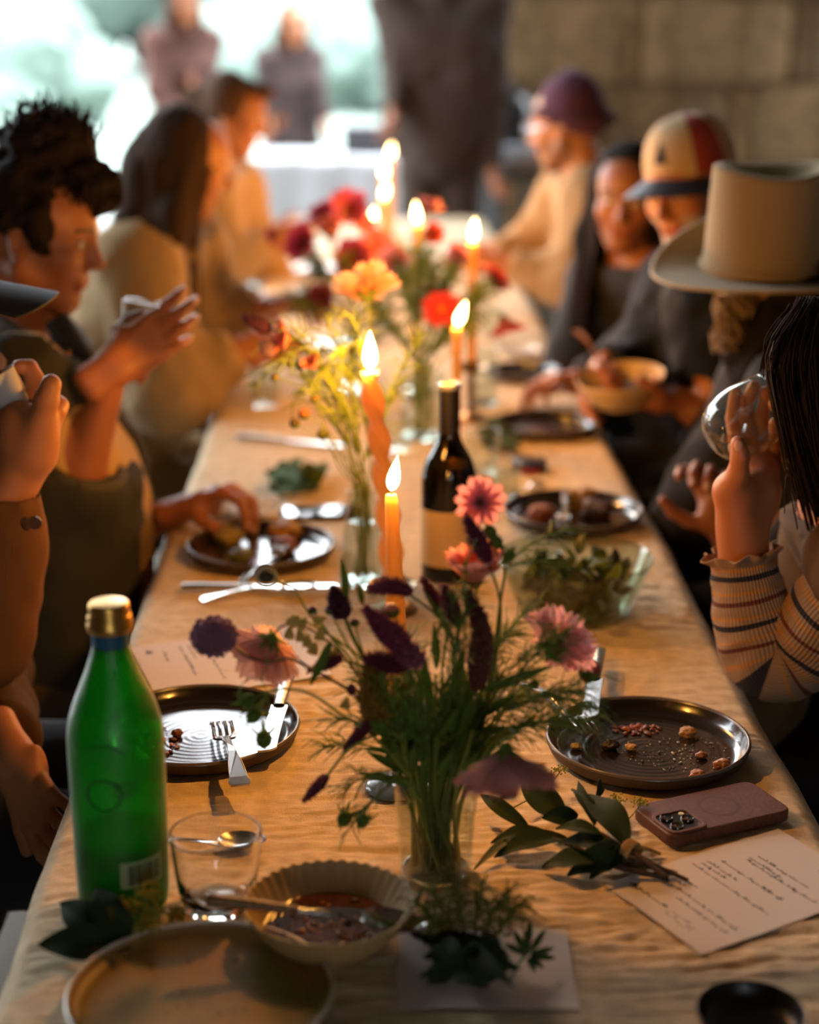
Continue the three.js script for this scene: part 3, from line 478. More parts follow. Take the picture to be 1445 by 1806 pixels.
// ---- leather cased phone
{
  const A = on(1185, 1503), B = on(1130, 1436), D = on(1378, 1458), x = D.clone().sub(A).normalize(), t = thing('phone', 'phone in a brown leather case lying face down near the right plate', 'phone');
  const z0 = V(0, 1, 0).cross(x).negate(); t.position.copy(A); t.position.y = TC + .001; t.quaternion.setFromRotationMatrix(new THREE.Matrix4().makeBasis(x, V(0, 1, 0), V(0, 1, 0).cross(x).negate()));
  const rr = (w, h, r, cx = 0, cy = 0) => { const s = new THREE.Shape(); s.moveTo(cx + r, cy); s.lineTo(cx + w - r, cy); s.quadraticCurveTo(cx + w, cy, cx + w, cy + r); s.lineTo(cx + w, cy + h - r); s.quadraticCurveTo(cx + w, cy + h, cx + w - r, cy + h); s.lineTo(cx + r, cy + h); s.quadraticCurveTo(cx, cy + h, cx, cy + h - r); s.lineTo(cx, cy + r); s.quadraticCurveTo(cx, cy, cx + r, cy); return s; };
  const ex = (s, d, b, y) => new THREE.ExtrudeGeometry(s, { depth: d, bevelEnabled: b > 0, bevelThickness: b, bevelSize: b, bevelSegments: 3, curveSegments: 12 }).rotateX(-Math.PI / 2).translate(0, y, 0);
  const m4 = t; const lea = dataTex(256, (x, y) => { const v = .85 + .18 * tnoise(x, y, 5, 2) + .12 * tnoise(x, y, 17, 4); return [v, v * .97, v * .95]; }, { srgb: true, repeat: [8, 8] });
  const mL = M('#6b4032', { roughness: .55, map: lea });
  part(t, 'case', ex(rr(.152, .077, .012, .0, .0), .0095, .002, .002), mL);
  part(t, 'charging_ring', new THREE.RingGeometry(.019, .0245, 48).rotateX(-Math.PI / 2).translate(.085, .01365, -.0385), M('#5c352b', { roughness: .6, map: lea }));
  const hole = rr(.041, .041, .009, .0035, .0035); const outer = rr(.046, .046, .011, .001, .001); outer.holes.push(hole);
  part(t, 'camera_surround', ex(outer, .0022, .0008, .0128), mL);
  part(t, 'camera_glass', ex(rr(.0405, .0405, .009, .0037, .0037), .0012, 0, .0131), M('#16181a', { roughness: .15, clearcoat: 1 }));
  for (const [a, b] of [[.0145, .0345], [.0145, .0135], [.0345, .024]]) { const l = part(t, 'lens', lathe([[.0072, 0], [.0072, .0022], [.0062, .0026], [.006, .0018], [0, .0016]], 32), M('#0c0d10', { roughness: .1, clearcoat: 1 })); l.position.set(a, .0143, -b); }
  const f = part(t, 'flash', new THREE.CylinderGeometry(.003, .003, .0006, 20), M('#d8d2b8', { roughness: .3 })); f.position.set(.036, .0147, -.0385);
}
// ---------------------------------------------------------------- candles
const mWax = (c) => new THREE.MeshPhysicalMaterial({ color: c, transmission: .5, thickness: 0, roughness: .97, side: DS });
const flameGeo = lathe(smoothProfile([[0, 0], [.0048, .004], [.0074, .012], [.006, .023], [.0026, .034], [0, .041]], 30), 20);
const mFlame = new THREE.MeshStandardMaterial({ color: '#000000', emissive: new THREE.Color(1, .66, .26), emissiveIntensity: 28, roughness: 1 });
function light(t, base, k = 1, lean = [0, 0], s = 1) {
  const w = part(t, 'wick', tube([V(0, -.004, 0), V(.0005, .003, 0), V(lean[0] * .004, .0075, 0)], .0011, 6, 6), M('#1a120c', { roughness: 1 })); w.position.copy(base);
  const f = part(t, 'flame', flameGeo, mFlame); f.position.copy(base).add(V(0, .0035, 0)); f.rotation.set(lean[1], 0, -lean[0]); f.scale.setScalar(s); f.castShadow = false;
  const l = new THREE.PointLight(new THREE.Color(...FLAMECOL), FLAME * k, 0, 2); l.position.copy(base).add(V(0, .016, 0)); l.castShadow = true; l.shadow.radius = .5; l.name = 'candle_glow'; t.add(l);
}
function holder(label, pos, h, m, r = .033) {
  const t = thing('candlestick', label, 'candle holder', pos); t.position.y = TC;
  part(t, 'base', lathe(smoothProfile([[0, .0], [r, .0], [r * 1.04, .004], [r * .7, .009], [.009, .014]], 24), 48), m);
  part(t, 'stem', lathe(smoothProfile([[.009, .013], [.0075, h * .4], [.0095, h * .55], [.0075, h * .75], [.012, h - .018]], 24), 40), m);
  part(t, 'cup', merge([lathe(smoothProfile([[.010, h - .02], [r * .95, h - .008], [r * 1.02, h - .003], [r * .9, h - .004], [.0155, h - .01]], 24), 48), lathe([[.0155, h - .014], [.0165, h + .008], [.0178, h + .009], [.0182, h + .006], [.0165, h - .014]], 40)]), m);
  return t;
}
function taper(label, base, h, r0, r1, col, o = {}) {
  const t = thing('taper_candle', label, 'candle', base);
  const T = o.top ?? V(0, h, 0), n = 48;
  const g = sheet((u, v) => { const a = u * TAU, c = V(0, 0, 0).lerp(T, v), r = lerp(r0, r1, v) * (v > .985 ? .86 : 1) * (o.facets ? 1 + .035 * Math.cos(a * 6) : 1); return V(c.x + Math.cos(-a) * r, c.y, c.z + Math.sin(-a) * r); }, 48, n);
  const topc = new THREE.CircleGeometry(r1 * .86, 32).rotateX(-Math.PI / 2).translate(T.x, T.y - .0008, T.z), bot = new THREE.CircleGeometry(r0, 32).rotateX(Math.PI / 2);
  part(t, 'wax', merge([g, topc, bot]), mWax(col)); light(t, T, o.k, o.lean, o.s); return t;
}
const mBlue = M('#7f93a6', { roughness: .25, clearcoat: .6 }), mBrass = M('#7d6236', { metalness: 1, roughness: .35 });
{
  const b = on(705, 1395); b.y = TC; holder('pale blue candlestick half hidden behind the front vase', b, .098, mBlue, .036);
  const b0 = V(b.x, TC + .088, b.z), top = at(690, 872, b.z);
  taper('orange taper candle with a straight flame standing behind the front bouquet', b0, 0, .0145, .0065, '#fbc667', { top: top.sub(b0), facets: true, lean: [.18, 0], s: 1 });
}
{ // twisted candle
  const b = on(694, 1082); b.y = TC; holder('dark low candlestick behind the front bouquet', b, .045, mBrass, .034);
  const t = thing('twisted_candle', 'tall orange twisted candle leaning to the left', 'candle', V(b.x, TC + .036, b.z)), pts = [[694, 1030], [689, 960], [682, 880], [674, 810], [664, 740], [656, 690], [653, 656]].map(([x, y]) => at(x, y, b.z).sub(t.position));
  pts[0].set(0, 0, 0); const c = new THREE.CatmullRomCurve3(pts), q = V();
  const g = sheet((u, v) => { const a = u * TAU, tt = Math.min(.9999, v); c.getPointAt(tt, q); const r = lerp(.0155, .0125, v) * (1 + .3 * Math.cos(2 * (a + v * 18))) * (v > .98 ? .9 : 1); return V(q.x + Math.cos(-a) * r, q.y, q.z + Math.sin(-a) * r); }, 60, 130);
  const top = c.getPointAt(1); part(t, 'wax', merge([g, new THREE.CircleGeometry(.012, 32).rotateX(-Math.PI / 2).translate(top.x, top.y - .001, top.z)]), mWax('#ffc67c'));
  light(t, top, 1.35, [0, 0], 1.35);
}
{
  const defs = [
    [806, 577, -3.08, .0105, 'amber taper candle whose flame leans right above the wine bottle', [.35, 0], '#f7c364', 'brass candlestick hidden behind the wine bottle', 1],
    [736, 396, -3.82, .0125, 'tall amber taper candle in the middle of the far flowers', [-.08, 0], '#f7c364', 'brass candlestick among the far flower stems', 1],
    [834, 428, -3.58, .0115, 'tall amber taper candle right of the far flowers', [.1, 0], '#f7c364', 'brass candlestick right of the far flowers', 1.1],
    [655, 400, -4.5, .0115, 'small low candle flame in front of the column of three flames', [.2, 0], '#f7c364', 'brass candlestick of the low far candle', 1],
    [677, 352, -5.0, .0115, 'third flame from the top in the column of far candles', [.2, 0], '#f7c364', 'brass candlestick third from the far end', 1.1],
    [678, 315, -5.4, .0115, 'second flame from the top in the column of far candles', [0, 0], '#f7c364', 'brass candlestick second from the far end', 1],
    [688, 280, -5.8, .0115, 'topmost and farthest candle flame in front of the standing man', [.15, 0], '#f7c364', 'brass candlestick at the far end of the table', 1.15]];
  for (let [px, py, z, r, label, lean, col, hl, k] of defs) { const top = at(px, py, z), H = clamp(top.y - TC - .26, .05, .2); holder(hl, V(top.x, TC, z), H, mBrass, .034); taper(label, V(top.x, TC + H - .01, z), 0, r, r * .8, col, { top: V(0, top.y - TC - H + .01, 0), lean, k, s: 1.15 }); }
}
// ---------------------------------------------------------------- vases and flowers
function addW(t, parent, name, g, m, label) { g.translate(-t.position.x, -t.position.y, -t.position.z); return part(parent, name, g, m, label); }
const rF = rng(99);
const mStem = M('#808c38', { roughness: .6 }), mStemDark = M('#5c6e2c', { roughness: .6 }), mStemRed = M('#5e4526', { roughness: .6 }), mGreen = new THREE.MeshPhysicalMaterial({ color: '#62782f', roughness: .95, specularIntensity: .3, transmission: .3, thickness: 0, side: DS });
function petalGeo(L, W, o = {}) { // along +x, upper face +y
  const k = o.seed ?? 1, cup = o.cup ?? .25;
  return sheet((u, v) => {
    const s = u * 2 - 1, w = W / 2 * Math.pow(Math.sin(Math.PI * (.08 + .72 * Math.pow(v, .85))), .9);
    const tip = v > .75 ? (v - .75) / .25 : 0, notch = tip * tip * (.075 * Math.cos(s * 8.5 + k) - .09 * s * s) * L;
    return V(v * L * (1) + notch, cup * L * Math.sin(v * 1.7) * .8 - .28 * L * v * v * (o.droop ?? 0) + .035 * W * Math.cos(s * 11) * (.4 + v) + .12 * W * s * s * (o.roll ?? 1), s * w);
  }, 16, 14);
}
const petalColored = (g, inner, outer) => { const p = g.attributes.uv, n = p.count, c = new Float32Array(n * 3); for (let i = 0; i < n; i++) { const v = p.getY(i), u = p.getX(i), f = clamp(v * 1.15), r = 1 + .14 * Math.cos((u * 2 - 1) * 22); for (let q = 0; q < 3; q++) c[i * 3 + q] = lerp(inner[q], outer[q], f) * r; } g.setAttribute('color', new THREE.BufferAttribute(c, 3)); return g; };
const mPetal = new THREE.MeshPhysicalMaterial({ vertexColors: true, transmission: .42, thickness: 0, roughness: .96, side: DS });
const petalCache = {};
function basisFrom(n, spin = 0) { const y = n.clone().normalize(), x = Math.abs(y.y) > .95 ? V(1, 0, 0) : V(0, 1, 0).cross(y).normalize(), z = x.clone().cross(y); return new THREE.Quaternion().setFromRotationMatrix(new THREE.Matrix4().makeBasis(x, y, z)).multiply(new THREE.Quaternion().setFromAxisAngle(V(0, 1, 0), spin)); }
// a cosmos: head centre, facing, radius, opening angle (0 flat, 1 closed cup), colours, stem points below the head
function cosmos(label, head, face, R, open, inner, outer, stem, o = {}) {
  const base = stem[stem.length - 1], t = thing('cosmos_flower', label, 'flower', base.clone());
  const f = face.clone().normalize(), neck = head.clone().addScaledVector(f, -.008);
  addW(t, t, 'stem', tube([neck, ...stem], o.sr ?? .0012, 36, 6, (o.sr ?? .0012) * 1.3), o.sm ?? mStem);
  const h = new THREE.Group(); h.name = 'flower_head'; h.position.copy(head).sub(t.position); h.quaternion.copy(basisFrom(f, rF() * 6)); t.add(h);
  const n = o.n ?? 9;
  for (let i = 0; i < n; i++) {
    const k = i % 3, key = [k, inner, outer, o.droop ?? 0, o.pw].join();
    const g = petalCache[key] ??= petalColored(petalGeo(1, o.pw ?? .72, { seed: k * 2.1, cup: [.2, .28, .24][k], droop: o.droop ?? 0 }), lin(inner), lin(outer));
    const m = part(h, 'petal', g, mPetal); const s = R * lerp(.9, 1.06, rF()); m.scale.setScalar(s);
    m.rotation.order = 'YXZ'; m.rotation.y = i / n * TAU + (rF() - .5) * .22; m.rotation.z = open * 1.35 + (rF() - .5) * .22 + (i % 2) * .08; m.rotation.x = (rF() - .5) * .3;
    const a = -m.rotation.y; m.position.set(Math.cos(a) * R * .07, (i % 2) * .0012, Math.sin(a) * R * .07);
  }
  const dr = R * .2, disc = []; for (let i = 0; i < 46; i++) { const q = Math.sqrt(i / 46) * dr, a = i * 2.4; disc.push(new THREE.ConeGeometry(dr * .13, dr * .5, 5).translate(Math.cos(a) * q, dr * .35 + dr * .25 * (1 - i / 46), Math.sin(a) * q)); }
  part(h, 'disc', merge([new THREE.SphereGeometry(dr, 14, 8).scale(1, .5, 1), ...disc]), M(o.disc ?? '#8a4a12', { roughness: .8 })).position.y = R * (o.drop ?? 0);
  const cal = [new THREE.SphereGeometry(R * .15, 12, 10).scale(1, .8, 1).translate(0, -R * .06, 0)];
  for (let i = 0; i < 8; i++) { const l = leafGeo(R * .42, R * .13, -.15, 3, 5); l.rotateZ(open * .9 - .1 + (i % 2) * .25); l.rotateY(i / 8 * TAU); l.translate(0, -R * .1, 0); cal.push(l); }
  part(h, 'calyx', merge(cal), mGreen);
  return t;
}
// a fuzzy plume (cockscomb spike) from base to tip
const mFuzz = (c) => new THREE.MeshPhysicalMaterial({ color: c, vertexColors: true, roughness: .95, side: DS });
function plumeGeo(base, tip, hw, bendV, fuzz = 700, seed = 1, len = .0042, pw = .75) {
  const mid = base.clone().lerp(tip, .5).add(bendV), c = new THREE.QuadraticBezierCurve3(base, mid, tip), r = (v) => hw * Math.pow(Math.sin(Math.PI * clamp(.1 + .9 * v * .96, 0, 1)), pw) * lerp(1.12, .8, v), list = [tint(plain(tube([0, .25, .5, .75, 1].map((t) => c.getPoint(t)), (v) => r(v) * .78 + .0003, 22, 9)), [.55, .5, .5])], rnd = rng(seed);
  for (let i = 0; i < fuzz; i++) { const v = rnd(), p = c.getPoint(v), T = c.getTangent(v), a = rnd() * TAU, n = V(Math.cos(a), Math.sin(a), rnd() - .5).cross(T).normalize(), q = p.addScaledVector(n, r(v) * .74), d = n.clone().addScaledVector(T, .45 + .5 * rnd()).normalize(), l = len * lerp(.9, 1.6, rnd()); const g = new THREE.ConeGeometry(len * .24, l, 4, 1, true); g.applyQuaternion(new THREE.Quaternion().setFromUnitVectors(V(0, 1, 0), d)); g.translate(q.x + d.x * l * .45, q.y + d.y * l * .45, q.z + d.z * l * .45); const k = .7 + .9 * rnd() * rnd(); list.push(tint(plain(g), [k, k * .95, k * .95])); }
  return mergeC(list);
}
function plume(label, base, tip, hw, col, stem, o = {}) {
  const end = stem[stem.length - 1], t = thing(o.name ?? 'plume_flower', label, 'flower', end.clone());
  addW(t, t, 'plume', plumeGeo(base, tip, hw * 1.22, o.bend ?? V(), o.fuzz, o.seed ?? Math.floor(rF() * 1e5), o.len, o.pw), mFuzz(col));
  if (o.tuft) addW(t, t, 'tuft', plumeGeo(base.clone().lerp(tip, -.25), base.clone().lerp(tip, .45), hw * 1.1, o.bend ?? V(), 420, 77, .0065), mFuzz(o.tuft), 'paler pink open florets');
  addW(t, t, 'stem', tube([base.clone().lerp(tip, .1), ...stem], .0014, 30, 6, .002), o.sm ?? mStemDark);
  if (o.leaves) o.leaves.forEach(([a, b, w]) => addW(t, t, 'leaf', leafBetween(a, b, w, { n: V(0, .4, 1) }), mGreen));
  return t;
}
function spikyBud(r) { const l = [new THREE.SphereGeometry(r, 12, 10).scale(1, 1.15, 1)]; for (let i = 0; i < 9; i++) { const g = leafGeo(r * 2.2, r * .55, .5, 3, 5); g.rotateZ(-.3 + .5 * (i % 2)); g.rotateY(i / 9 * TAU); g.translate(0, -r * .4, 0); l.push(g); } for (let i = 0; i < 5; i++) { const g = new THREE.ConeGeometry(r * .12, r * 1.3, 4).rotateZ(.5).translate(-r * .3, r * 1.4, 0).rotateY(i / 5 * TAU); l.push(g); } return merge(l); }
// feathery foliage: fine curved threads
function threads(root, dir, L, n, spread, seed, r = .00042) { r *= 1.5;
  const rnd = rng(seed), list = [];
  const main = [root, root.clone().addScaledVector(dir, L * .5).add(V((rnd() - .5) * L * .1, .1 * L, 0)), root.clone().addScaledVector(dir, L)], mc = new THREE.CatmullRomCurve3(main);
  list.push(tube(main, r * 2, 10, 4, r));
  for (let i = 0; i < n; i++) { const v = lerp(.15, 1, rnd()), p = mc.getPoint(v), d = dir.clone().multiplyScalar(.7).add(V((rnd() - .5) * 2, (rnd() - .5) * 2, (rnd() - .5) * 2).multiplyScalar(spread)).normalize(), l = L * lerp(.2, .5, rnd()), sag = V((rnd() - .5) * .5, -.1 - rnd() * .4, (rnd() - .5) * .5).multiplyScalar(l); const pts = [p, p.clone().addScaledVector(d, l * .5), p.clone().addScaledVector(d, l).add(sag)]; list.push(tube(pts, r, 7, 4, r * .6)); if (rnd() < .6) { const e = pts[1], d2 = d.clone().add(V((rnd() - .5), (rnd() - .5), (rnd() - .5))).normalize(); list.push(tube([e, e.clone().addScaledVector(d2, l * .25), e.clone().addScaledVector(d2, l * .4).add(V(0, -l * .08, 0))], r * .8, 5, 4, r * .5)); } }
  return merge(list);
}
const mThread = M('#708030', { roughness: .7 }), mThread2 = M('#627832', { roughness: .7 });
// glass jar of water
function jar(label, pos, prof, water, name = 'glass_vase') {
  const t = thing(name, label, 'vase', pos); t.position.y = TC;
  const inner = prof.slice(1).map(([r, y]) => [Math.max(r - .0022, 0), y < .004 ? .009 : y]).reverse();
  part(t, 'wall', merge([lathe(smoothProfile(prof, 60), 72), lathe(smoothProfile([[prof[prof.length - 1][0], prof[prof.length - 1][1]], ...inner, [0, .008]], 60), 72)]), mGlass);
  part(t, 'base', new THREE.CylinderGeometry(prof[2][0] * .93, prof[1][0] * .93, .0062, 48).translate(0, .0042, 0), mGlassSolid);
  let wr = prof.find(([, y]) => y >= water)[0] - .003; part(t, 'water', new THREE.CircleGeometry(wr, 48).rotateX(-Math.PI / 2).translate(0, water, 0), glassM({ color: '#eef4ee', ior: 1.33 }));
  return t;
}
// ---- the front bouquet
{
  const vb = on(768, 1546); vb.y = TC; const vz = vb.z;
  jar('clear glass tumbler vase holding the front bouquet', vb, [[0, .0008], [.034, .0008], [.0365, .004], [.0385, .03], [.0415, .075], [.042, .094], [.0428, .1]], .062);
  const rnd = rng(41); let si = 0;
  const foot = () => { const a = si++ * 2.4, r = .006 + .02 * rnd(); return V(vb.x + Math.cos(a) * r, TC + .012, vz + Math.sin(a) * r * .8); };
  const mouth = (px, dz = 0) => at(px, 1392, vz).add(V(0, 0, clamp(dz, -.03, .03)));
  const S = (pts, mx, dz = 0) => [...pts, mouth(mx, dz), foot()]; // stem: points below head, where it enters the vase, then its foot
  const P = (px, py, dz = 0) => at(px, py, vz + dz);
  // cosmos
  cosmos('pink cosmos facing the camera at the top of the front bouquet', P(846, 886, -.02), V(.15, .25, 1), .0245, .06, '#b4586a', '#e6a3a4', S([P(824, 960, -.02), P(836, 1080, -.01), P(822, 1240)], 800), { n: 13, disc: '#7a3c10', pw: .5 });
  cosmos('salmon cosmos opening upward just below the topmost pink one', P(838, 1026, .0), V(-.12, 1, .22), .039, .44, '#d9764e', '#f2a48a', S([P(842, 1120), P(828, 1260)], 790), { n: 11 });
  cosmos('peach cosmos hanging face down above the left menu card', P(478, 1128, .01), V(-.35, -.75, -.35), .041, .26, '#d0765c', '#f0b8a0', [P(492, 1108, .01), P(520, 1098, .01), P(600, 1150, .01), P(690, 1290), mouth(735), foot()], { n: 11, sm: mStemRed });
  cosmos('rosy cosmos seen from behind above the right plate', P(972, 1150, .02), V(.6, .3, -.75), .043, .2, '#c06a74', '#e6a9a9', S([P(945, 1168, .02), P(910, 1210, .02), P(850, 1330)], 805), { n: 10 });
  cosmos('dusky pink cosmos drooping over the rim of the front vase', P(893, 1325, .16), V(.05, -1, .1), .049, .24, '#a85852', '#d08a82', [P(905, 1300, .15), P(900, 1285, .12), P(860, 1320, .06), mouth(815, .02), foot()], { n: 13, disc: '#2a1710', drop: .8 });
  // plumes
  const burg = '#96405a', dk = '#803448';
  plume('burgundy plume leaning against the stem of the topmost cosmos', P(862, 990, .02), P(822, 912, .02), .0088, dk, S([P(882, 1060, .02), P(872, 1180, .01), P(835, 1330)], 800));
  plume('burgundy plume arching left in front of the orange taper', P(726, 1046, .03), P(652, 1040, .03), .0078, '#8c3a50', S([P(775, 1090, .03), P(815, 1160, .02), P(800, 1320)], 778), { bend: V(0, .011, 0) });
  plume('fat burgundy plume with pale florets in the middle of the bouquet', P(724, 1152, .05), P(643, 1072, .05), .0125, burg, S([P(748, 1220, .04), P(758, 1330, .02)], 755, .02), { tuft: '#9c5868', bend: V(.002, -.004, 0) });
  plume('dark plume pointing left below the fat burgundy one', P(722, 1172, .045), P(642, 1158, .045), .0102, '#6e2a3c', S([P(735, 1240, .04)], 748, .02), { bend: V(0, -.004, 0) });
  plume('dark burgundy plume standing left of the long curved one', P(806, 1098, .03), P(782, 1034, .03), .0082, dk, S([P(815, 1190, .02)], 785, .01));
  plume('long curved burgundy plume right of the middle of the bouquet', P(858, 1160, .03), P(816, 1038, .03), .0095, '#782e44', S([P(848, 1240, .02)], 792, .01), { bend: V(.009, .004, 0), fuzz: 600 });
  plume('brownish fuzzy plume hanging beneath the long curved one', P(842, 1215, .04), P(850, 1086, .04), .0122, '#7a4638', S([P(834, 1260, .03)], 788, .015), { fuzz: 620, len: .005 });
  plume('small reddish plume between the taper and the salmon cosmos', P(776, 1072, .0), P(746, 1022, .0), .0045, '#6e2c34', S([P(800, 1140), P(790, 1280)], 776), { leaves: [[P(776, 1090, 0), P(752, 1046, .01), .004], [P(782, 1085, 0), P(800, 1040, .01), .004]] });
  plume('dark red pointed plume crossing the edge of the left menu card', P(604, 1160, .02), P(543, 1184, .02), .0062, '#6a2530', S([P(650, 1180, .02), P(712, 1290)], 742), { fuzz: 240, len: .003 });
  plume('maroon plume hanging left over the bare cloth by the taper foot', P(660, 1268, .03), P(606, 1322, .03), .0066, '#6b2836', S([P(682, 1262, .03), P(702, 1310, .02)], 735), { fuzz: 260, len: .003 });
  plume('lowest maroon plume pointing down left towards the tumbler', P(578, 1368, .04), P(534, 1414, .04), .0058, '#70303c', S([P(620, 1318, .04), P(690, 1292, .03), P(724, 1330, .02)], 742, .02), { fuzz: 240, len: .003, sm: mStem });
  plume('round purple bristly head left of the taper', P(606, 1088, .02), P(588, 1036, .02), .011, '#54203a', S([P(625, 1130, .02), P(690, 1260)], 745), { fuzz: 380, len: .0034, pw: .45, name: 'thistle_flower' });
  plume('mustard yellow plume at the left of the front bouquet', P(668, 1290, .02), P(652, 1168, .02), .0165, '#a1781f', S([P(690, 1330, .02)], 742), { fuzz: 620, len: .006 });
  plume('mustard yellow plume behind the dark plume in the bouquet centre', P(700, 1300, -.01), P(706, 1180, -.01), .013, '#94721f', S([P(716, 1350)], 748), { fuzz: 420, len: .006 });
  // round purple scabious on its long bent stem
  {
    const end = foot(), t = thing('scabious_flower', 'round dusty purple flower reaching far left on a bent stem', 'flower', end.clone()), c = P(378, 1122, .03), list = [], r2 = rng(12);
    for (let i = 0; i < 260; i++) { const y = 1 - 2 * (i + .5) / 260, a = i * 2.39996, q = Math.sqrt(1 - y * y), d = V(Math.cos(a) * q, y, Math.sin(a) * q), s = .0019 * lerp(.7, 1.5, r2()), g = new THREE.IcosahedronGeometry(s, 0); const R = .0205 * lerp(.86, 1.08, r2()); g.translate(c.x + d.x * R * 1.06, c.y + d.y * R * .9, c.z + d.z * R); list.push(g); }
    list.push(new THREE.SphereGeometry(.0185, 20, 16).scale(1.05, .9, 1).translate(c.x, c.y, c.z));
    addW(t, t, 'flower_head', merge(list), M('#87586f', { roughness: .9, sheen: .6, sheenColor: C('#b0a0c0') }));
    addW(t, t, 'stem', tube([P(400, 1130, .03), P(440, 1158, .03), P(470, 1168, .03), P(512, 1162, .03), P(560, 1186, .03), P(622, 1222, .025), P(680, 1290, .01), mouth(738), end], .0016, 60, 7, .0017), mStemRed);
    addW(t, t, 'bud', new THREE.SphereGeometry(.0045, 12, 10).scale(1, 1.4, 1).translate(...P(620, 1216, .027).toArray()), M('#5a2636', { roughness: .9 }));
  }
  { // nigella style pods on an arching stem
    const end = foot(), t = thing('seed_pod_stem', 'arching green stem with spiky seed pods above the left plate', 'flower', end.clone()), j = P(470, 1222, .04);
    addW(t, t, 'stem', tube([j, P(500, 1215, .04), P(545, 1222, .04), P(600, 1258, .035), P(660, 1300, .03), mouth(738, .01), end], .0014, 50, 6, .0018), mStem);
    for (const [x, y, rr, tw] of [[438, 1236, .0075, -1.2], [448, 1262, .0075, 2.4], [466, 1304, .0085, 3.1]]) { const p = P(x, y, .04), b = spikyBud(rr); b.rotateZ(tw); b.translate(p.x, p.y, p.z); addW(t, t, 'pod', b, mGreen); addW(t, t, 'stalk', tube([j, j.clone().lerp(p, .5).add(V(.004, .002, 0)), p], .001, 8, 5), mStem); }
    addW(t, t, 'tendril', merge([[[470, 1222], [462, 1190], [470, 1180], [468, 1150]], [[468, 1200], [440, 1195], [420, 1225], [424, 1240]], [[438, 1262], [415, 1268], [405, 1262]], [[472, 1225], [510, 1240], [515, 1258]]].map((q) => tube(q.map(([x, y]) => P(x, y, .04)), .0005, 16, 4))), mStem);
  }
  { // lower left sprig with two pods
    const end = foot(), t = thing('seed_pod_stem', 'sprig with two green pods hanging low left of the front vase', 'flower', end.clone()), j = P(648, 1422, .05);
    addW(t, t, 'stem', tube([j, P(680, 1390, .045), P(705, 1372, .035), mouth(742, .02), end], .0015, 40, 6, .0018), mStemDark);
    for (const [x, y, rr] of [[608, 1444, .0075], [640, 1448, .0065]]) { const p = P(x, y, .05), b = spikyBud(rr); b.rotateZ(2.6); b.translate(p.x, p.y, p.z); addW(t, t, 'pod', b, mGreen); addW(t, t, 'stalk', tube([j, p], .0009, 6, 5), mStemDark); }
    addW(t, t, 'threads', merge([threads(P(660, 1410, .05), V(-.5, -.6, .1), .05, 12, .5, 61), threads(P(690, 1385, .045), V(-.7, .35, .2), .05, 14, .5, 62)]), mThread2);
  }
  // buds
  const bud = (label, p, r, col, stem, tilt = 0, sq = 1) => { const end = stem[stem.length - 1], t = thing('flower_bud', label, 'flower', end.clone()); const g = new THREE.SphereGeometry(r, 16, 12).scale(1, sq, 1), cz = lathe(smoothProfile([[0, -r * 1.05], [r * .8, -r * .7], [r * 1.08, -r * .1], [r * .85, r * .35]], 16), 20); g.rotateZ(tilt); cz.rotateZ(tilt); g.translate(p.x, p.y, p.z); cz.translate(p.x, p.y, p.z); addW(t, t, 'bud', g, M(col, { roughness: .7 })); addW(t, t, 'calyx', cz, mGreen); addW(t, t, 'stem', tube([p, ...stem], .0011, 36, 6, .0016), mStem); return t; };
  bud('round green bud with a pink crown right beside the taper', P(690, 1076, .02), .0082, '#c07a52', S([P(712, 1120, .02), P(760, 1250)], 765), 0, .85);
  bud('red brown bud on a long stem in front of the bright knife', P(1040, 1182, .0), .0108, '#8d3a30', S([P(1005, 1215, 0), P(930, 1270, .01), P(850, 1340, .01)], 812), -.55, 1.15);
  bud('small dark round bud left of the purple bristly head', P(583, 1076, .02), .005, '#4b2036', S([P(610, 1130, .02), P(690, 1270)], 742));
  bud('tiny purple bud between bristly head and fat plume', P(626, 1098, .02), .0045, '#5c2436', S([P(640, 1150, .02), P(700, 1280)], 748));
  bud('tiny dark bud above the pale oat spikelets', P(552, 1076, .01), .0042, '#55203a', S([P(575, 1110, .01), P(700, 1300)], 740));
  bud('green bud at the dark leaf tip on the right of the bouquet', P(942, 1206, .03), .005, '#5a5a22', S([P(900, 1240, .03), P(840, 1340, .02)], 806));
  { // dried pale ring seed head
    const end = foot(), t = thing('dried_flower', 'dried round seed head with a pale fringe in front of the knives', 'flower', end.clone()), c = P(470, 1017, .01);
    addW(t, t, 'seed_head', new THREE.SphereGeometry(.0075, 16, 12).scale(1, .85, .8).translate(c.x, c.y, c.z), M('#4a4630', { roughness: .9 }));
    addW(t, t, 'fringe', new THREE.TorusGeometry(.0092, .0016, 8, 28).translate(c.x, c.y, c.z), M('#b8a57a', { roughness: .8 }), 'pale papery fringe');
    addW(t, t, 'stem', tube([P(485, 1020, .01), P(515, 1035, .01), P(548, 1085, .01), P(610, 1150, .01), P(700, 1290), mouth(742), end], .0012, 40, 6, .0016), mStem);
  }
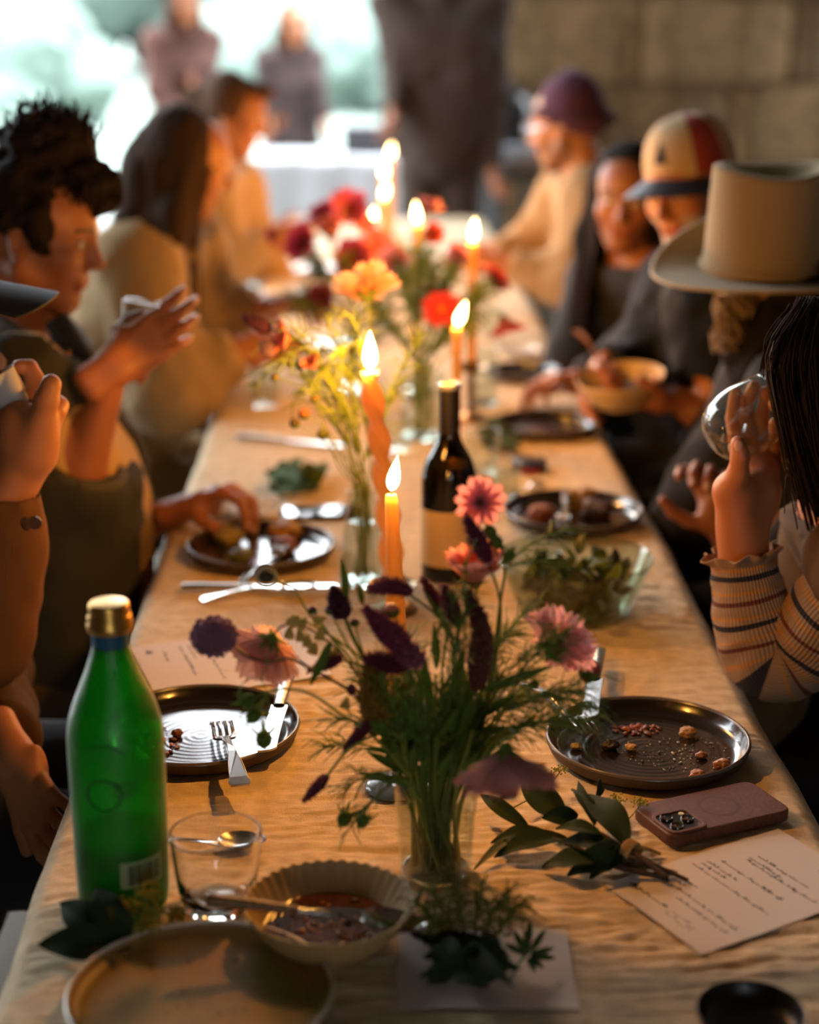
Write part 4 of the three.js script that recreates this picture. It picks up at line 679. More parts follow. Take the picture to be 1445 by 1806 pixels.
  { // oats
    const end = foot(), t = thing('oat_stem', 'pale yellow oat stem with drooping spikelets', 'flower', end.clone());
    addW(t, t, 'stem', tube([P(515, 1085, .01), P(545, 1098, .01), P(590, 1125, .01), P(640, 1165, .01), P(705, 1300), mouth(742), end], .0014, 40, 6, .0018), M('#8a8a38', { roughness: .6 }));
    for (const [x, y, a] of [[512, 1108, 2.6], [528, 1112, 2.9], [543, 1122, 2.7], [556, 1136, 2.4], [538, 1092, 2.2], [566, 1110, 2.6], [580, 1136, 2.5], [524, 1088, 2], [572, 1090, 1.5], [592, 1146, 2.6], [612, 1232, 2.5]]) { const g = merge([0, .35, -.35].map((k) => new THREE.SphereGeometry(.0036, 8, 8).scale(.75, 2.1, .6).translate(0, .005, 0).rotateZ(k))); g.rotateZ(a + .4); const p = P(x, y, .012); g.translate(p.x, p.y, p.z); addW(t, t, 'spikelet', g, M('#c3a14e', { roughness: .7 })); }
  }
  { // airy fennel sprig by the glass bowl
    const end = foot(), t = thing('green_sprig', 'fine green sprig with pods reaching up right over the salad bowl', 'flower', end.clone()), j = P(892, 1000, .0);
    addW(t, t, 'stem', tube([P(884, 958, 0), j, P(884, 1050, 0), P(874, 1130, 0), P(850, 1260), mouth(800), end], .0015, 50, 6, .0022), mStemDark);
    for (const [x, y, r] of [[865, 938, .0062], [876, 956, .006], [898, 980, .0062]]) { const p = P(x, y, 0), b = spikyBud(r); b.rotateZ(x > 880 ? -.5 : .4); b.translate(p.x, p.y, p.z); addW(t, t, 'pod', b, mGreen); }
    addW(t, t, 'threads', merge([threads(P(896, 990, 0), V(.8, .45, .1), .075, 26, .5, 71), threads(P(896, 1000, 0), V(.9, .05, .1), .06, 16, .5, 72)]), mThread);
  }
  // leaves and feathery greenery of the bouquet
  const leafThing = (label, list, stem) => { const end = foot(), t = thing('leafy_stem', label, 'foliage', end.clone()); addW(t, t, 'stem', tube([...stem, end], .0015, 40, 6, .0022), mStemDark); list.forEach(([a, b, w, n]) => addW(t, t, 'leaf', leafBetween(P(...a), P(...b), w, { n: n ?? V(.2, .3, 1), arc: .06 }), mGreen)); return t; };
  leafThing('leafy stem with a long narrow leaf crossing the left menu card', [[[584, 1130, .03], [547, 1208, .03], .0085], [[612, 1062, .02], [603, 984, .02], .007], [[640, 1066, .02], [631, 1030, .02], .0055]], [P(596, 1050, .02), P(618, 1110, .02), P(700, 1280), mouth(745)]);
  leafThing('dark leafy stem pointing right above the right plate fork', [[[850, 1216, .03], [974, 1174, .03], .009], [[700, 1130, .02], [690, 1190, .03], .008], [[770, 1180, .03], [765, 1100, .03], .008], [[800, 1200, .03], [820, 1140, .03], .008]], [P(880, 1206, .03), P(845, 1290, .02), mouth(800)]);
  { // dense narrow foliage above the rim
    ['left', 'middle', 'right', 'back'].forEach((side, q) => {
      const list = [], cx = [728, 768, 812, 775][q]; for (let i = 0; i < 26; i++) { const x = cx + 34 * (rnd() - .5), y = lerp(1260, 1385, rnd()), dz = q === 3 ? -.02 : .028 * rnd(), a = (rnd() - .5) * 2.2 + (q - 1) * .45 * (q < 3 ? 1 : 0), l = lerp(60, 105, rnd()); list.push([[x, y, dz], [x + Math.sin(a) * l, y - Math.cos(a) * l, dz + .02 * (rnd() - .5)], .0055 + .004 * rnd(), V(rnd() - .5, .3, 1)]); }
      leafThing(['dark narrow leaved stem at the left of the vase mouth', 'dark narrow leaved stem in the middle of the vase mouth', 'dark narrow leaved stem at the right of the vase mouth', 'dark narrow leaved stem behind the others in the vase'][q], list, [P(cx, 1230, q === 3 ? -.02 : .01), P(lerp(cx, 768, .5), 1330, .01), mouth(lerp(cx, 768, .4))]);
    });
  }
  leafThing('leafy stem with broad green blades in the middle of the bouquet', [[[760, 1260, .03], [745, 1150, .03], .009], [[790, 1270, .02], [812, 1150, .02], .009], [[740, 1290, .03], [705, 1220, .04], .009], [[690, 1295, .03], [652, 1272, .04], .012], [[810, 1300, .03], [835, 1215, .03], .009]], [P(768, 1190, .02), P(770, 1300, .02), mouth(768)]);
  const feather = (label, seeds, m) => { const end = foot(), t = thing('feathery_greenery', label, 'foliage', end.clone()); const [x, y] = seeds[0]; addW(t, t, 'stem', tube([P(x, y, .02), P(lerp(x, 770, .5), lerp(y, 1392, .55), .02), mouth(clamp(x, 745, 795)), end], .0012, 30, 6, .0018), mStemDark); addW(t, t, 'threads', merge(seeds.map(([a, b, dx, dy, L, n, s]) => threads(P(a, b, .02 + .02 * Math.sin(s)), V(dx, dy, .15 * Math.cos(s)).normalize(), L, n, .55, s, .00045))), m).userData.kind = 'stuff'; return t; };
  feather('fine feathery greenery spreading right over the fork', [[860, 1270, .8, .3, .1, 70, 1], [880, 1230, .7, .7, .09, 60, 2], [880, 1300, .95, .1, .09, 60, 3], [920, 1230, .9, -.2, .07, 50, 4], [850, 1190, .5, .8, .08, 50, 5], [840, 1330, .9, .5, .09, 60, 6], [900, 1180, .8, .5, .06, 40, 7]], mThread2);
  feather('feathery threads left of the front vase above the tumbler', [[700, 1330, -.9, .1, .075, 30, 11], [690, 1300, -.9, .35, .07, 26, 12], [705, 1360, -.8, -.2, .06, 24, 13]], mThread2);
  feather('dense feathery greenery in the heart of the bouquet', [[760, 1350, -.2, .9, .12, 90, 21], [800, 1340, .3, .9, .12, 90, 22], [740, 1360, -.5, .8, .1, 80, 23], [820, 1350, .5, .7, .1, 80, 24], [780, 1380, 0, 1, .1, 90, 25], [790, 1260, .1, 1, .1, 60, 26], [730, 1370, -.3, 1, .11, 80, 27], [815, 1375, .35, 1, .11, 80, 28]], mThread2);
  feather('feathery strands arching between the taper and salmon cosmos', [[780, 1180, .1, 1, .08, 20, 31], [760, 1150, .4, .9, .07, 18, 32], [820, 1130, .0, 1, .08, 18, 33]], mThread);
  { // bare stems that fill the jar
    for (let i = 0; i < 9; i++) { const a = i / 9 * TAU, f = V(vb.x + Math.cos(a) * .024, TC + .011, vz + Math.sin(a) * .02), m = mouth(768 + 52 * Math.cos(a + .9), .03 * Math.sin(a + .9)), tp = m.clone().add(V(Math.cos(a + .9) * .025, .055 + .03 * rnd(), Math.sin(a + .9) * .02)), t = thing('cut_stem', 'green cut stem standing in the water of the front vase', 'foliage', f.clone(), 'bare stems in the front vase'); addW(t, t, 'stem', tube([tp, m, f], .0022, 20, 6, .0027), i % 2 ? mStemDark : mStem); addW(t, t, 'leaf', leafBetween(m.clone().lerp(tp, .4), m.clone().lerp(tp, .4).add(V(Math.cos(a) * .025, .035, .01)), .008, { n: V(0, .3, 1) }), mGreen); }
  }
}
// ---- the arrangement left of the wine bottle, in a narrow carafe
{
  const vb = on(640, 1034); vb.y = TC; const z0 = vb.z;
  jar('narrow clear carafe of stems behind the two near candles', vb, [[0, .0008], [.029, .0008], [.031, .004], [.0315, .05], [.029, .09], [.022, .125], [.0235, .15]], .1);
  const P = (px, py, dz = 0) => at(px, py, z0 + dz), rnd = rng(8); let si = 0;
  const foot = () => { const a = si++ * 2.4, r = .004 + .016 * rnd(); return V(vb.x + Math.cos(a) * r, TC + .012, z0 + Math.sin(a) * r); };
  const neck = () => V(vb.x + (rnd() - .5) * .022, TC + .148, z0 + (rnd() - .5) * .022);
  const S = (pts) => { const n = neck(); return [...pts, n, foot()]; };
  cosmos('peach cosmos seen from behind just above the twisted candle flame', P(648, 522, -.05), V(-.1, .62, -.7), .052, .22, '#d0764c', '#eaa981', S([P(655, 600, -.05), P(655, 760, -.03)]), { n: 9, sr: .0016 });
  cosmos('coral cosmos turned sideways at the left of the carafe flowers', P(512, 598, .0), V(-.95, .2, .25), .03, .25, '#c9502c', '#e07050', S([P(540, 590), P(590, 640), P(620, 800)]), { n: 8, sr: .0014 });
  cosmos('small coral bloom half closed below the coral cosmos', P(556, 648, .02), V(-.4, .6, .4), .02, .5, '#b8502e', '#d8785a', S([P(590, 690, .02), P(625, 830)]), { n: 8, sr: .0014 });
  plume('purple spike at the far left of the carafe flowers', P(478, 582, 0), P(428, 558, 0), .011, '#4b1b3c', S([P(530, 600), P(610, 760)]), { len: .005, fuzz: 260 });
  plume('lilac faded head between purple spike and coral cosmos', P(486, 620, .01), P(462, 604, .01), .014, '#8a6a7c', S([P(540, 640, .01), P(618, 800)]), { len: .005, fuzz: 260, pw: .5 });
  const budB = (label, x, y, r, col) => { const end = foot(), t = thing('flower_bud', label, 'flower', end.clone()), p = P(x, y, .02); addW(t, t, 'bud', new THREE.SphereGeometry(r, 14, 12).translate(p.x, p.y, p.z), M(col, { roughness: .8 })); addW(t, t, 'calyx', new THREE.SphereGeometry(r * 1.04, 14, 8, 0, TAU, 1.7, 1.4).translate(p.x, p.y, p.z), mGreen); addW(t, t, 'stem', tube([p, P(lerp(x, 640, .4), y + 30, .02), P(lerp(x, 640, .75), 830, .01), neck(), end], .001, 30, 5, .0014), mStem); };
  budB('orange brown bud on a thin stem over the bare cloth', 536, 730, .0085, '#8a4a20'); budB('dark bud lowest on the left of the carafe stems', 520, 746, .0078, '#4a3a1c'); budB('green brown bud near the middle of the carafe stems', 556, 704, .007, '#5a4a1c'); budB('olive bud close to the carafe neck', 570, 765, .009, '#5a5a20'); budB('small bud at the top left of the carafe stems', 484, 665, .006, '#6a4a20');
  for (let i = 0; i < 6; i++) {
    const end = foot(), n = neck(), t = thing('leafy_stem', ['airy stem with curled tendrils leaning far left of the carafe', 'airy stem with a loop over the bright cloth', 'thin branching stem left of the twisted candle', 'thin branching stem close to the twisted candle', 'fine stem reaching up towards the peach cosmos', 'fine stem bending right behind the twisted candle'][i], 'foliage', end.clone());
    const tip = P([500, 540, 570, 600, 630, 700][i], [640, 610, 660, 640, 600, 690][i], .02 * Math.sin(i * 2)), mid = n.clone().lerp(tip, .5).add(V(.01, .03, 0));
    addW(t, t, 'stem', tube([tip, mid, n, end], .0012, 36, 6, .0017), mStem);
    addW(t, t, 'threads', merge([threads(mid, tip.clone().sub(mid).normalize(), .13, 30, .6, 200 + i, .0007), threads(n.clone().lerp(mid, .5), tip.clone().sub(n).normalize(), .12, 22, .5, 220 + i, .0008), threads(tip, V(-.6, -.5, .2).normalize(), .06, 10, .7, 240 + i, .0007)]), mThread);
  }
}
// ---- the big cosmos bouquets further down the table
function bouquet(label, vb, prof, water, flowers, greens, seed, z0) {
  jar(label, vb, prof, water); const rnd = rng(seed); let si = 0;
  const H = prof[prof.length - 1][1], R = prof[prof.length - 1][0] * .6;
  const foot = () => { const a = si++ * 2.4, r = prof[2][0] * .6 * rnd(); return V(vb.x + Math.cos(a) * r, TC + .013, vb.z + Math.sin(a) * r); }, neck = () => V(vb.x + (rnd() - .5) * R * 1.4, TC + H, vb.z + (rnd() - .5) * R * 1.4);
  for (const [lab, px, py, dz, face, r, open, a, b, o] of flowers) { const h = at(px, py, vb.z + dz), n = neck(); cosmos(lab, h, V(...face), r, open, a, b, [h.clone().addScaledVector(V(...face).normalize(), -.035).add(V(0, -.02, 0)), h.clone().lerp(n, .6).add(V(0, .01, 0)), n, foot()], { n: 8, sr: .0018, ...o }); }
  greens.forEach(([px, py, dz, lab], i) => { const tip = at(px, py, vb.z + dz), n = neck(), end = foot(), t = thing('feathery_greenery', lab, 'foliage', end.clone()), mid = n.clone().lerp(tip, .55); addW(t, t, 'stem', tube([tip, mid, n, end], .0016, 24, 5, .002), mStemDark); addW(t, t, 'threads', merge([threads(mid, tip.clone().sub(mid).normalize(), .12, 60, .8, seed + i * 3, .001), threads(n.clone().lerp(mid, .6), tip.clone().sub(n).normalize(), .14, 60, .7, seed + i * 3 + 1, .001)]), mThread2).userData.kind = 'stuff'; });
}
{
  const vb = on(745, 775); vb.y = TC;
  bouquet('wide clear vase of red and pink cosmos behind the wine bottle', vb, [[0, .0008], [.042, .0008], [.045, .004], [.047, .06], [.044, .11], [.046, .14]], .1, [
    ['bright red cosmos with a yellow eye left of the right hand flame', 779, 545, .1, [-.1, .3, 1], .036, .05, '#a81c22', '#c8282c', { disc: '#d98a10' }],
    ['red cosmos drooping at the far right of the flowers', 888, 560, .0, [.3, -.9, .3], .045, .35, '#8f1a22', '#b02a32'],
    ['dark red cosmos behind the drooping red one', 868, 498, -.05, [.5, .5, .3], .036, .2, '#7a1a20', '#9c2a2c'],
    ['pale pink cosmos left of the middle taper', 700, 462, .0, [-.3, .3, .9], .036, .2, '#a85a62', '#c98588'],
    ['pale pink cosmos above the red one', 806, 448, -.05, [.2, .3, .9], .028, .25, '#a85a72', '#c27a90'],
    ['faded red bloom right of the middle taper', 764, 412, -.05, [.1, .2, 1], .026, .3, '#a23028', '#c2503e'],
    ['pink half open cosmos at the back beside the middle flame', 752, 376, -.12, [.3, .8, .2], .036, .35, '#99525a', '#b87a7e'],
    ['small salmon bloom on the right below its candle', 850, 478, .02, [.2, .6, .6], .015, .4, '#b8605a', '#d08a80'],
  ], [[760, 500, 0, 'loose green foliage under the middle taper'], [800, 480, -.04, 'loose green foliage under the right taper'], [720, 520, .03, 'loose green foliage beside the pale pink cosmos'], [830, 540, 0, 'loose green foliage behind the leaning flame'], [690, 580, .05, 'loose green foliage above the twisted candle'], [780, 600, .04, 'loose green foliage right above the bottle neck'], [745, 440, -.03, 'upright foliage behind the middle taper']], 301);
}
{
  const vb = on(622, 690); vb.y = TC;
  bouquet('clear vase of magenta cosmos on the left of the far candles', vb, [[0, .0008], [.042, .0008], [.045, .004], [.047, .06], [.044, .12], [.047, .15]], .11, [
    ['magenta cosmos topmost in the far bouquet', 612, 372, 0, [.1, .5, .8], .052, .22, '#8a1f40', '#b03a58'],
    ['magenta cosmos leftmost in the far bouquet', 542, 430, .02, [-.6, .2, .6], .05, .2, '#8f2445', '#b83c5a'],
    ['coral cupped cosmos in front of the magenta ones', 586, 420, .1, [-.2, .9, .35], .046, .55, '#b8503c', '#d97c66'],
    ['dark crimson cosmos low in the far bouquet', 622, 455, .05, [.2, .1, 1], .052, .15, '#7a1a34', '#a02c48'],
    ['crimson cosmos on the right of the far bouquet', 655, 432, .02, [.5, .3, .7], .044, .2, '#8a1f3c', '#aa3450'],
    ['wine red cosmos at the back of the far bouquet', 575, 388, -.06, [-.2, .6, .4], .046, .25, '#84203a', '#aa3650'],
    ['small magenta cosmos drooping left over the white plate', 488, 412, -.02, [-.8, -.2, .4], .026, .3, '#8a2038', '#ac3450'],
    ['deep red cosmos hanging low beside the peach one', 575, 512, .08, [-.4, -.4, .8], .04, .3, '#6f1a2e', '#8f2a40'],
    ['pinkish cosmos between far flames and coral cup', 640, 400, -.05, [.2, .5, .7], .032, .3, '#a04a52', '#c07074'],
  ], [[690, 470, 0, 'green foliage right of the magenta cosmos'], [560, 480, 0, 'green foliage beneath the leftmost magenta cosmos'], [620, 520, .04, 'green foliage under the crimson cosmos'], [590, 560, .04, 'green foliage hanging over the white bowls']], 351);
}
{
  const vb = on(850, 716); vb.y = TC; jar('empty looking clear jar right of the tall taper', vb, [[0, .0008], [.034, .0008], [.036, .004], [.037, .06], [.035, .11], [.037, .125]], .04);
}
// ---- loose greenery on the cloth
{
  const mLeaf = new THREE.MeshPhysicalMaterial({ color: '#26331a', roughness: .75, specularIntensity: .3, side: DS }), mLeafBack = M('#5f6652', { roughness: .8, side: DS }), mBark = M('#4a3526', { roughness: .8 });
  const L = (a, ha, b, hb, w, o = {}) => [on(a[0], a[1], TC + ha), on(b[0], b[1], TC + hb), w, o];
  const tie = on(1112, 1502, TC + .018), t = thing('herb_bundle', 'bundle of bay leaves tied with twine between the vase and the phone', 'herbs', V(tie.x, TC, tie.z));
  const leaves = [L([1000, 1438], .035, [918, 1378], .05, .03, { n: V(-.3, .5, .9), arc: .04 }), L([935, 1462], .02, [848, 1402], .03, .016, { n: V(0, .5, .9) }), L([965, 1468], .02, [866, 1487], .012, .018), L([1000, 1478], .015, [872, 1512], .006, .026), L([912, 1474], .012, [836, 1534], .004, .0085, { back: 1, n: V(0, .8, .5) }), L([1020, 1438], .04, [956, 1442], .04, .02, { n: V(0, .6, .8) }), L([1050, 1455], .03, [1008, 1392], .045, .018, { n: V(.4, .3, .9) }), L([1062, 1448], .03, [1020, 1378], .05, .013, { n: V(-.5, .3, .8) }), L([1052, 1408], .04, [1057, 1372], .05, .01, { n: V(.3, .2, 1) }), L([1108, 1490], .025, [1030, 1402], .04, .036, { n: V(.3, .5, .9), arc: .1 }), L([1098, 1492], .02, [1015, 1532], .006, .024), L([1050, 1520], .02, [956, 1530], .005, .026), L([1085, 1498], .03, [985, 1488], .02, .026), L([1095, 1500], .02, [1030, 1500], .035, .024, { n: V(0, .4, 1) }), L([1060, 1470], .04, [980, 1462], .035, .018), L([1075, 1525], .012, [1000, 1545], .003, .022), L([1100, 1510], .02, [1040, 1550], .004, .02)];
  for (const [a, b, w, o] of leaves) addW(t, t, 'leaf', leafBetween(a, b, w, o), o.back ? mLeafBack : mLeaf);
  for (const [a, ha, b, hb, r] of [[[1060, 1470], .03, [1214, 1553], .006, .0022], [[1040, 1490], .02, [1190, 1540], .008, .003], [[1030, 1510], .018, [1180, 1548], .006, .0032], [[1010, 1480], .02, [1165, 1532], .012, .003], [[1000, 1440], .035, [1150, 1520], .014, .0022], [[930, 1460], .02, [1140, 1536], .008, .002], [[1050, 1440], .035, [1172, 1545], .012, .0026]]) addW(t, t, 'stem', tube([on(...a, TC + ha), on((a[0] + b[0]) / 2, (a[1] + b[1]) / 2 + 4, TC + (ha + hb) / 2), on(...b, TC + hb)], r, 14, 7), mBark);
  const tw = []; const ax = on(1190, 1545, TC + .008).sub(on(1060, 1480, TC + .02)).normalize(), sx = V(0, 1, 0).cross(ax).normalize(), sy = ax.clone().cross(sx);
  { const pts = []; for (let i = 0; i <= 60; i++) { const a = i / 60 * TAU * 4; pts.push(tie.clone().addScaledVector(ax, (i / 60 - .5) * .012).addScaledVector(sx, Math.cos(a) * .013).addScaledVector(sy, Math.sin(a) * .0105)); } tw.push(tube(pts, .0013, 160, 6)); tw.push(tube([tie.clone().add(V(0, .008, 0)), on(1135, 1495, TC + .016), on(1158, 1503, TC + .004), on(1166, 1506, TC + .003)], .0018, 16, 6)); }
  addW(t, t, 'twine', merge(tw), M('#a5824f', { roughness: .9 }), 'brown twine');
  const dill = (label, list, seed) => { const r = rng(seed); for (const [root, heads] of list) { const t2 = thing('dill_sprig', label.shift(), 'herbs', root.clone()); for (const h of heads) { addW(t2, t2, 'stem', tube([root, root.clone().lerp(h, .6).add(V(.004, -.004, 0)), h], .0007, 14, 5), mThread); const g = []; for (let i = 0; i < 40; i++) { const d = V((r() - .5) * 2, r() * .7, (r() - .5) * 2).normalize().multiplyScalar(lerp(.004, .011, r())), p = h.clone().add(d); g.push(new THREE.IcosahedronGeometry(.0011, 0).translate(p.x, p.y, p.z)); if (i % 2) g.push(tube([h, p], .00025, 2, 3)); } addW(t2, t2, 'umbel', merge(g), M('#8a8a2c', { roughness: .8 })); } } };
  dill(['yellow green dill sprig behind the tied bay leaves', 'yellow dill umbel touching the rim of the plate near the phone'], [[on(1068, 1462, TC + .02), [on(1090, 1412, TC + .022), on(1130, 1418, TC + .018), on(1076, 1420, TC + .03)]], [on(905, 1425, TC + .02), [on(965, 1372, TC + .03), on(988, 1362, TC + .032)]]], 5);
  // dark leaves by the tan dish
  const p0 = on(212, 1650, TC + .01), t3 = thing('herb_sprig', 'dark green bay sprig beside the foot of the green bottle', 'herbs', V(p0.x, TC, p0.z));
  for (const [a, ha, b, hb, w, o] of [[[222, 1650], .02, [168, 1566], .05, .03, { n: V(.2, .3, 1) }], [[218, 1655], .012, [106, 1594], .022, .034, { n: V(0, .5, .9) }], [[222, 1668], .01, [68, 1666], .01, .034, { n: V(0, .7, .7) }], [[230, 1650], .02, [190, 1590], .05, .02, { n: V(.5, .2, .8) }], [[240, 1665], .01, [150, 1690], .003, .026, {}]]) addW(t3, t3, 'leaf', leafBetween(on(a[0], a[1], TC + ha), on(b[0], b[1], TC + hb), w, o), mLeaf);
  addW(t3, t3, 'stem', tube([on(160, 1640, TC + .012), p0, on(262, 1668, TC + .006)], .002, 12, 6), mBark);
  const yel = ['dill head highest against the green bottle', 'yellow dill head beside the dark bay leaves', 'yellow dill head at the bottle foot', 'yellow dill head over the back of the tan dish', 'small dill head right of the bottle foot'];
  { const r = rng(15), spots = [[262, 1578, .05], [228, 1606, .03], [272, 1612, .03], [258, 1640, .018], [312, 1614, .012]]; spots.forEach(([x, y, h], i) => { const c = on(x, y, TC + h), root = on(225 + i * 6, 1672, TC + .004), t2 = thing('dill_sprig', yel[i], 'herbs', root.clone()), g = []; for (let k = 0; k < 90; k++) { const d = V((r() - .5) * 2, (r() - .3) * 1.4, (r() - .5) * 2).normalize().multiplyScalar(lerp(.003, i === 4 ? .01 : .0165, r())), p = c.clone().add(d); g.push(new THREE.IcosahedronGeometry(.0017, 0).translate(p.x, p.y, p.z)); } addW(t2, t2, 'umbel', merge(g), M('#8f7f26', { roughness: .8 })); addW(t2, t2, 'stem', tube([root, c], .0009, 8, 5), mThread); }); }
  // dark herbs on the near menu card
  const c0 = on(830, 1700, TC + .01), t4 = thing('herb_bundle', 'dark herb bundle lying on the card at the near edge of the table', 'herbs', V(c0.x, TC, c0.z)), r4 = rng(71);
  for (let i = 0; i < 26; i++) { const a = on(lerp(760, 900, r4()), lerp(1660, 1720, r4()), TC + .008 + .02 * r4()), b = on(lerp(735, 930, r4()), lerp(1640, 1770, r4()), TC + .006 + .03 * r4()); if (a.distanceTo(b) < .02) continue; addW(t4, t4, 'leaf', leafBetween(a, b, .012 + .014 * r4(), { n: V(r4() - .5, .6, .6) }), mLeaf); }
  addW(t4, t4, 'purple_spike', plumeGeo(on(782, 1668, TC + .02), on(722, 1642, TC + .02), .005, V(), 200, 9, .003), mFuzz('#3a2436'));
  addW(t4, t4, 'dill_threads', merge([0, 1, 2, 3, 4, 5].map((i) => threads(on(800 + i * 12, 1670, TC + .015), V(-.5 + i * .2, .5, -.3).normalize(), .055, 46, .8, 400 + i, .0006))), M('#6a6a22', { roughness: .8 })).userData.kind = 'stuff';
  { const r = rng(44), g = []; for (let k = 0; k < 260; k++) { const p = on(lerp(735, 905, r()), lerp(1588, 1650, Math.pow(r(), 1.3)), TC + .008 + .03 * r()); g.push(new THREE.IcosahedronGeometry(.0016 * lerp(.6, 1.3, r()), 0).translate(p.x, p.y, p.z)); } const m = addW(t4, t4, 'dill_flowers', merge(g), M('#7d6f20', { roughness: .8 })); m.userData.kind = 'stuff'; }
  const ro = on(922, 1690, TC + .012), t5 = thing('rosemary_sprig', 'green sprig with narrow leaves on the right of the near card', 'herbs', V(ro.x, TC, ro.z));
  addW(t5, t5, 'stem', tube([on(900, 1730, TC + .008), ro, on(945, 1672, TC + .022)], .0012, 12, 6), mStemDark);
  for (const [x, y, h] of [[935, 1622, .03], [962, 1640, .028], [978, 1672, .02], [960, 1708, .012], [905, 1640, .03], [890, 1665, .02], [980, 1690, .01], [925, 1640, .04], [945, 1715, .01], [915, 1660, .035]]) addW(t5, t5, 'leaf', leafBetween(on(930 + (x - 930) * .12, 1686 + (y - 1686) * .12, TC + .014), on(x, y, TC + h), .0055, { n: V(0, .6, .8) }), M('#3c4c2a', { roughness: .8, specularIntensity: .3, side: DS }));
  // herbs further back on the left
  const h0 = on(515, 850, TC + .01), t6 = thing('herb_bundle', 'small green herb bundle on the cloth beyond the reaching hand', 'herbs', V(h0.x, TC, h0.z)), r6 = rng(33);
  for (let i = 0; i < 30; i++) { const a = on(lerp(470, 560, r6()), lerp(840, 870, r6()), TC + .006), b = on(lerp(460, 580, r6()), lerp(806, 870, r6()), TC + .01 + .025 * r6()); if (a.distanceTo(b) > .02) addW(t6, t6, 'leaf', leafBetween(a, b, .016 + .012 * r6(), { n: V(r6() - .5, .6, .6) }), M('#3c4f28', { roughness: .8, specularIntensity: .3, side: DS })); }
  const h1 = on(880, 770, TC + .01), t7 = thing('herb_bundle', 'dark green herb bundle left of the sky reflecting plate', 'herbs', V(h1.x, TC, h1.z)), r7 = rng(37);
  for (let i = 0; i < 30; i++) { const a = on(lerp(855, 905, r7()), lerp(755, 790, r7()), TC + .006), b = on(lerp(845, 925, r7()), lerp(735, 800, r7()), TC + .01 + .02 * r7()); if (a.distanceTo(b) > .02) addW(t7, t7, 'leaf', leafBetween(a, b, .02, { n: V(r7() - .5, .6, .6) }), M('#33421e', { roughness: .8, specularIntensity: .3, side: DS })); }
}
// ---------------------------------------------------------------- people
const SKIN = lin('#b67a4c'), SKIN2 = lin('#a2663e'), SKIN3 = lin('#7f5032');
const mSkin = new THREE.MeshPhysicalMaterial({ vertexColors: true, roughness: .5, sheen: .25, sheenColor: C('#ffb98a'), sheenRoughness: .5 });
const mixc = (a, b, t) => [lerp(a[0], b[0], t), lerp(a[1], b[1], t), lerp(a[2], b[2], t)];
const fabBump = dataTex(128, (x, y) => .5 + .3 * Math.sin(x * TAU * 32) * Math.sin(y * TAU * 32) + .2 * tnoise(x, y, 4, 2));
// head: local face along +z, up +y, about 0.235 from chin to crown
function headGeo(skin, o = {}) {
  const S = [1, -1], ops = [ell(V(0, .036, -.018), .074, .084, .094, .02), ell(V(0, -.028, .022), .060, .084, .068, .03), ell(V(0, .05, .03), .062, .05, .055, .03), cap(V(0, -.1, .058), V(0, -.094, .062), .017, .018, .03)];
  for (const s of S) ops.push(cap(V(s * .058, -.045, -.004), V(s * .016, -.097, .055), .017, .015, .025), ell(V(s * .04, -.018, .056), .024, .022, .022, .025), cap(V(s * .012, .029, .082), V(s * .045, .028, .064), .009, .008, .016));
  ops.push(cap(V(0, .022, .082), V(0, -.021, .105), .0075, .0115, .014), ...S.map((s) => ell(V(s * .0125, -.027, .093), .0085, .0075, .010, .006)));
  for (const s of S) ops.push(ell(V(s * .031, .010, .094), .016, .011, .014, .014, { sub: true }), ell(V(s * .031, .0095, .073), .0145, .0125, .0125, .004));
  ops.push(cap(V(-.018, -.0535, .083), V(.018, -.0535, .083), .0058, .0058, .007), cap(V(-.014, -.0635, .082), V(.014, -.0635, .082), .0068, .0068, .007), cap(V(-.021, -.0585, .094), V(.021, -.0585, .094), .0022, .0022, .004, { sub: true }));
  for (const s of S) { ops.push(ell(V(s * .077, -.002, -.012), .010, .031, .018, .008, { rot: new THREE.Quaternion().setFromEuler(new THREE.Euler(-.2, s * .35, s * -.12)) }), ell(V(s * .086, .002, -.006), .006, .018, .009, .006, { sub: true })); }
  ops.push(cap(V(0, -.05, -.028), V(0, -.125, -.045), .052, .05, .03));
  const lip = mixc(skin, lin(o.lip ?? '#9c4038'), .65), brow = lin(o.brow ?? '#2a1a12'), white = lin('#d8cfc6'), iris = lin('#2a1a10');
  return sdf(ops, o.cell ?? .0036, { color: (p) => {
    const ax = Math.abs(p.x), ex = (ax - .031) / .0125, ey = (p.y - .0095) / (o.shut ? .002 : .0062);
    if (p.z > .06 && ex * ex + ey * ey < 1) return (ax - .031) ** 2 + (p.y - .0095) ** 2 < .0055 ** 2 ? iris : o.shut ? brow : white;
    if (p.z > .06 && ex * ex * .8 + ((p.y - .0125) / .0085) ** 2 < 1 && p.y > .0125) return mixc(skin, brow, .7);
    if (p.z > .045 && Math.abs(p.y - .0305 - .004 * Math.sin((ax - .012) * 70)) < .0042 && ax > .01 && ax < .052) return mixc(skin, brow, .85);
    if (p.z > .075 && ax < .024 && p.y < -.0495 && p.y > -.0705) return lip;
    if (o.beard && p.y < -.03 && p.y < -.03 - .03 * (p.z > .07 && ax < .03 && p.y > -.072 ? 1 : 0) && p.y > -.13 && p.z > -.03) return mixc(skin, lin(o.beard), .75);
    return mixc(skin, lin('#b05a40'), p.z > .05 && ax > .02 && p.y < 0 && p.y > -.05 ? .16 : 0);
  } });
}
function headMat(pos, dir, roll = 0, s = 1) { const z = dir.clone().normalize(), x = V(0, 1, 0).cross(z).normalize(), y = z.clone().cross(x), m = new THREE.Matrix4().makeBasis(x, y, z); m.multiply(new THREE.Matrix4().makeRotationZ(roll)); m.scale(V(s, s, s)); m.setPosition(pos); return m; }
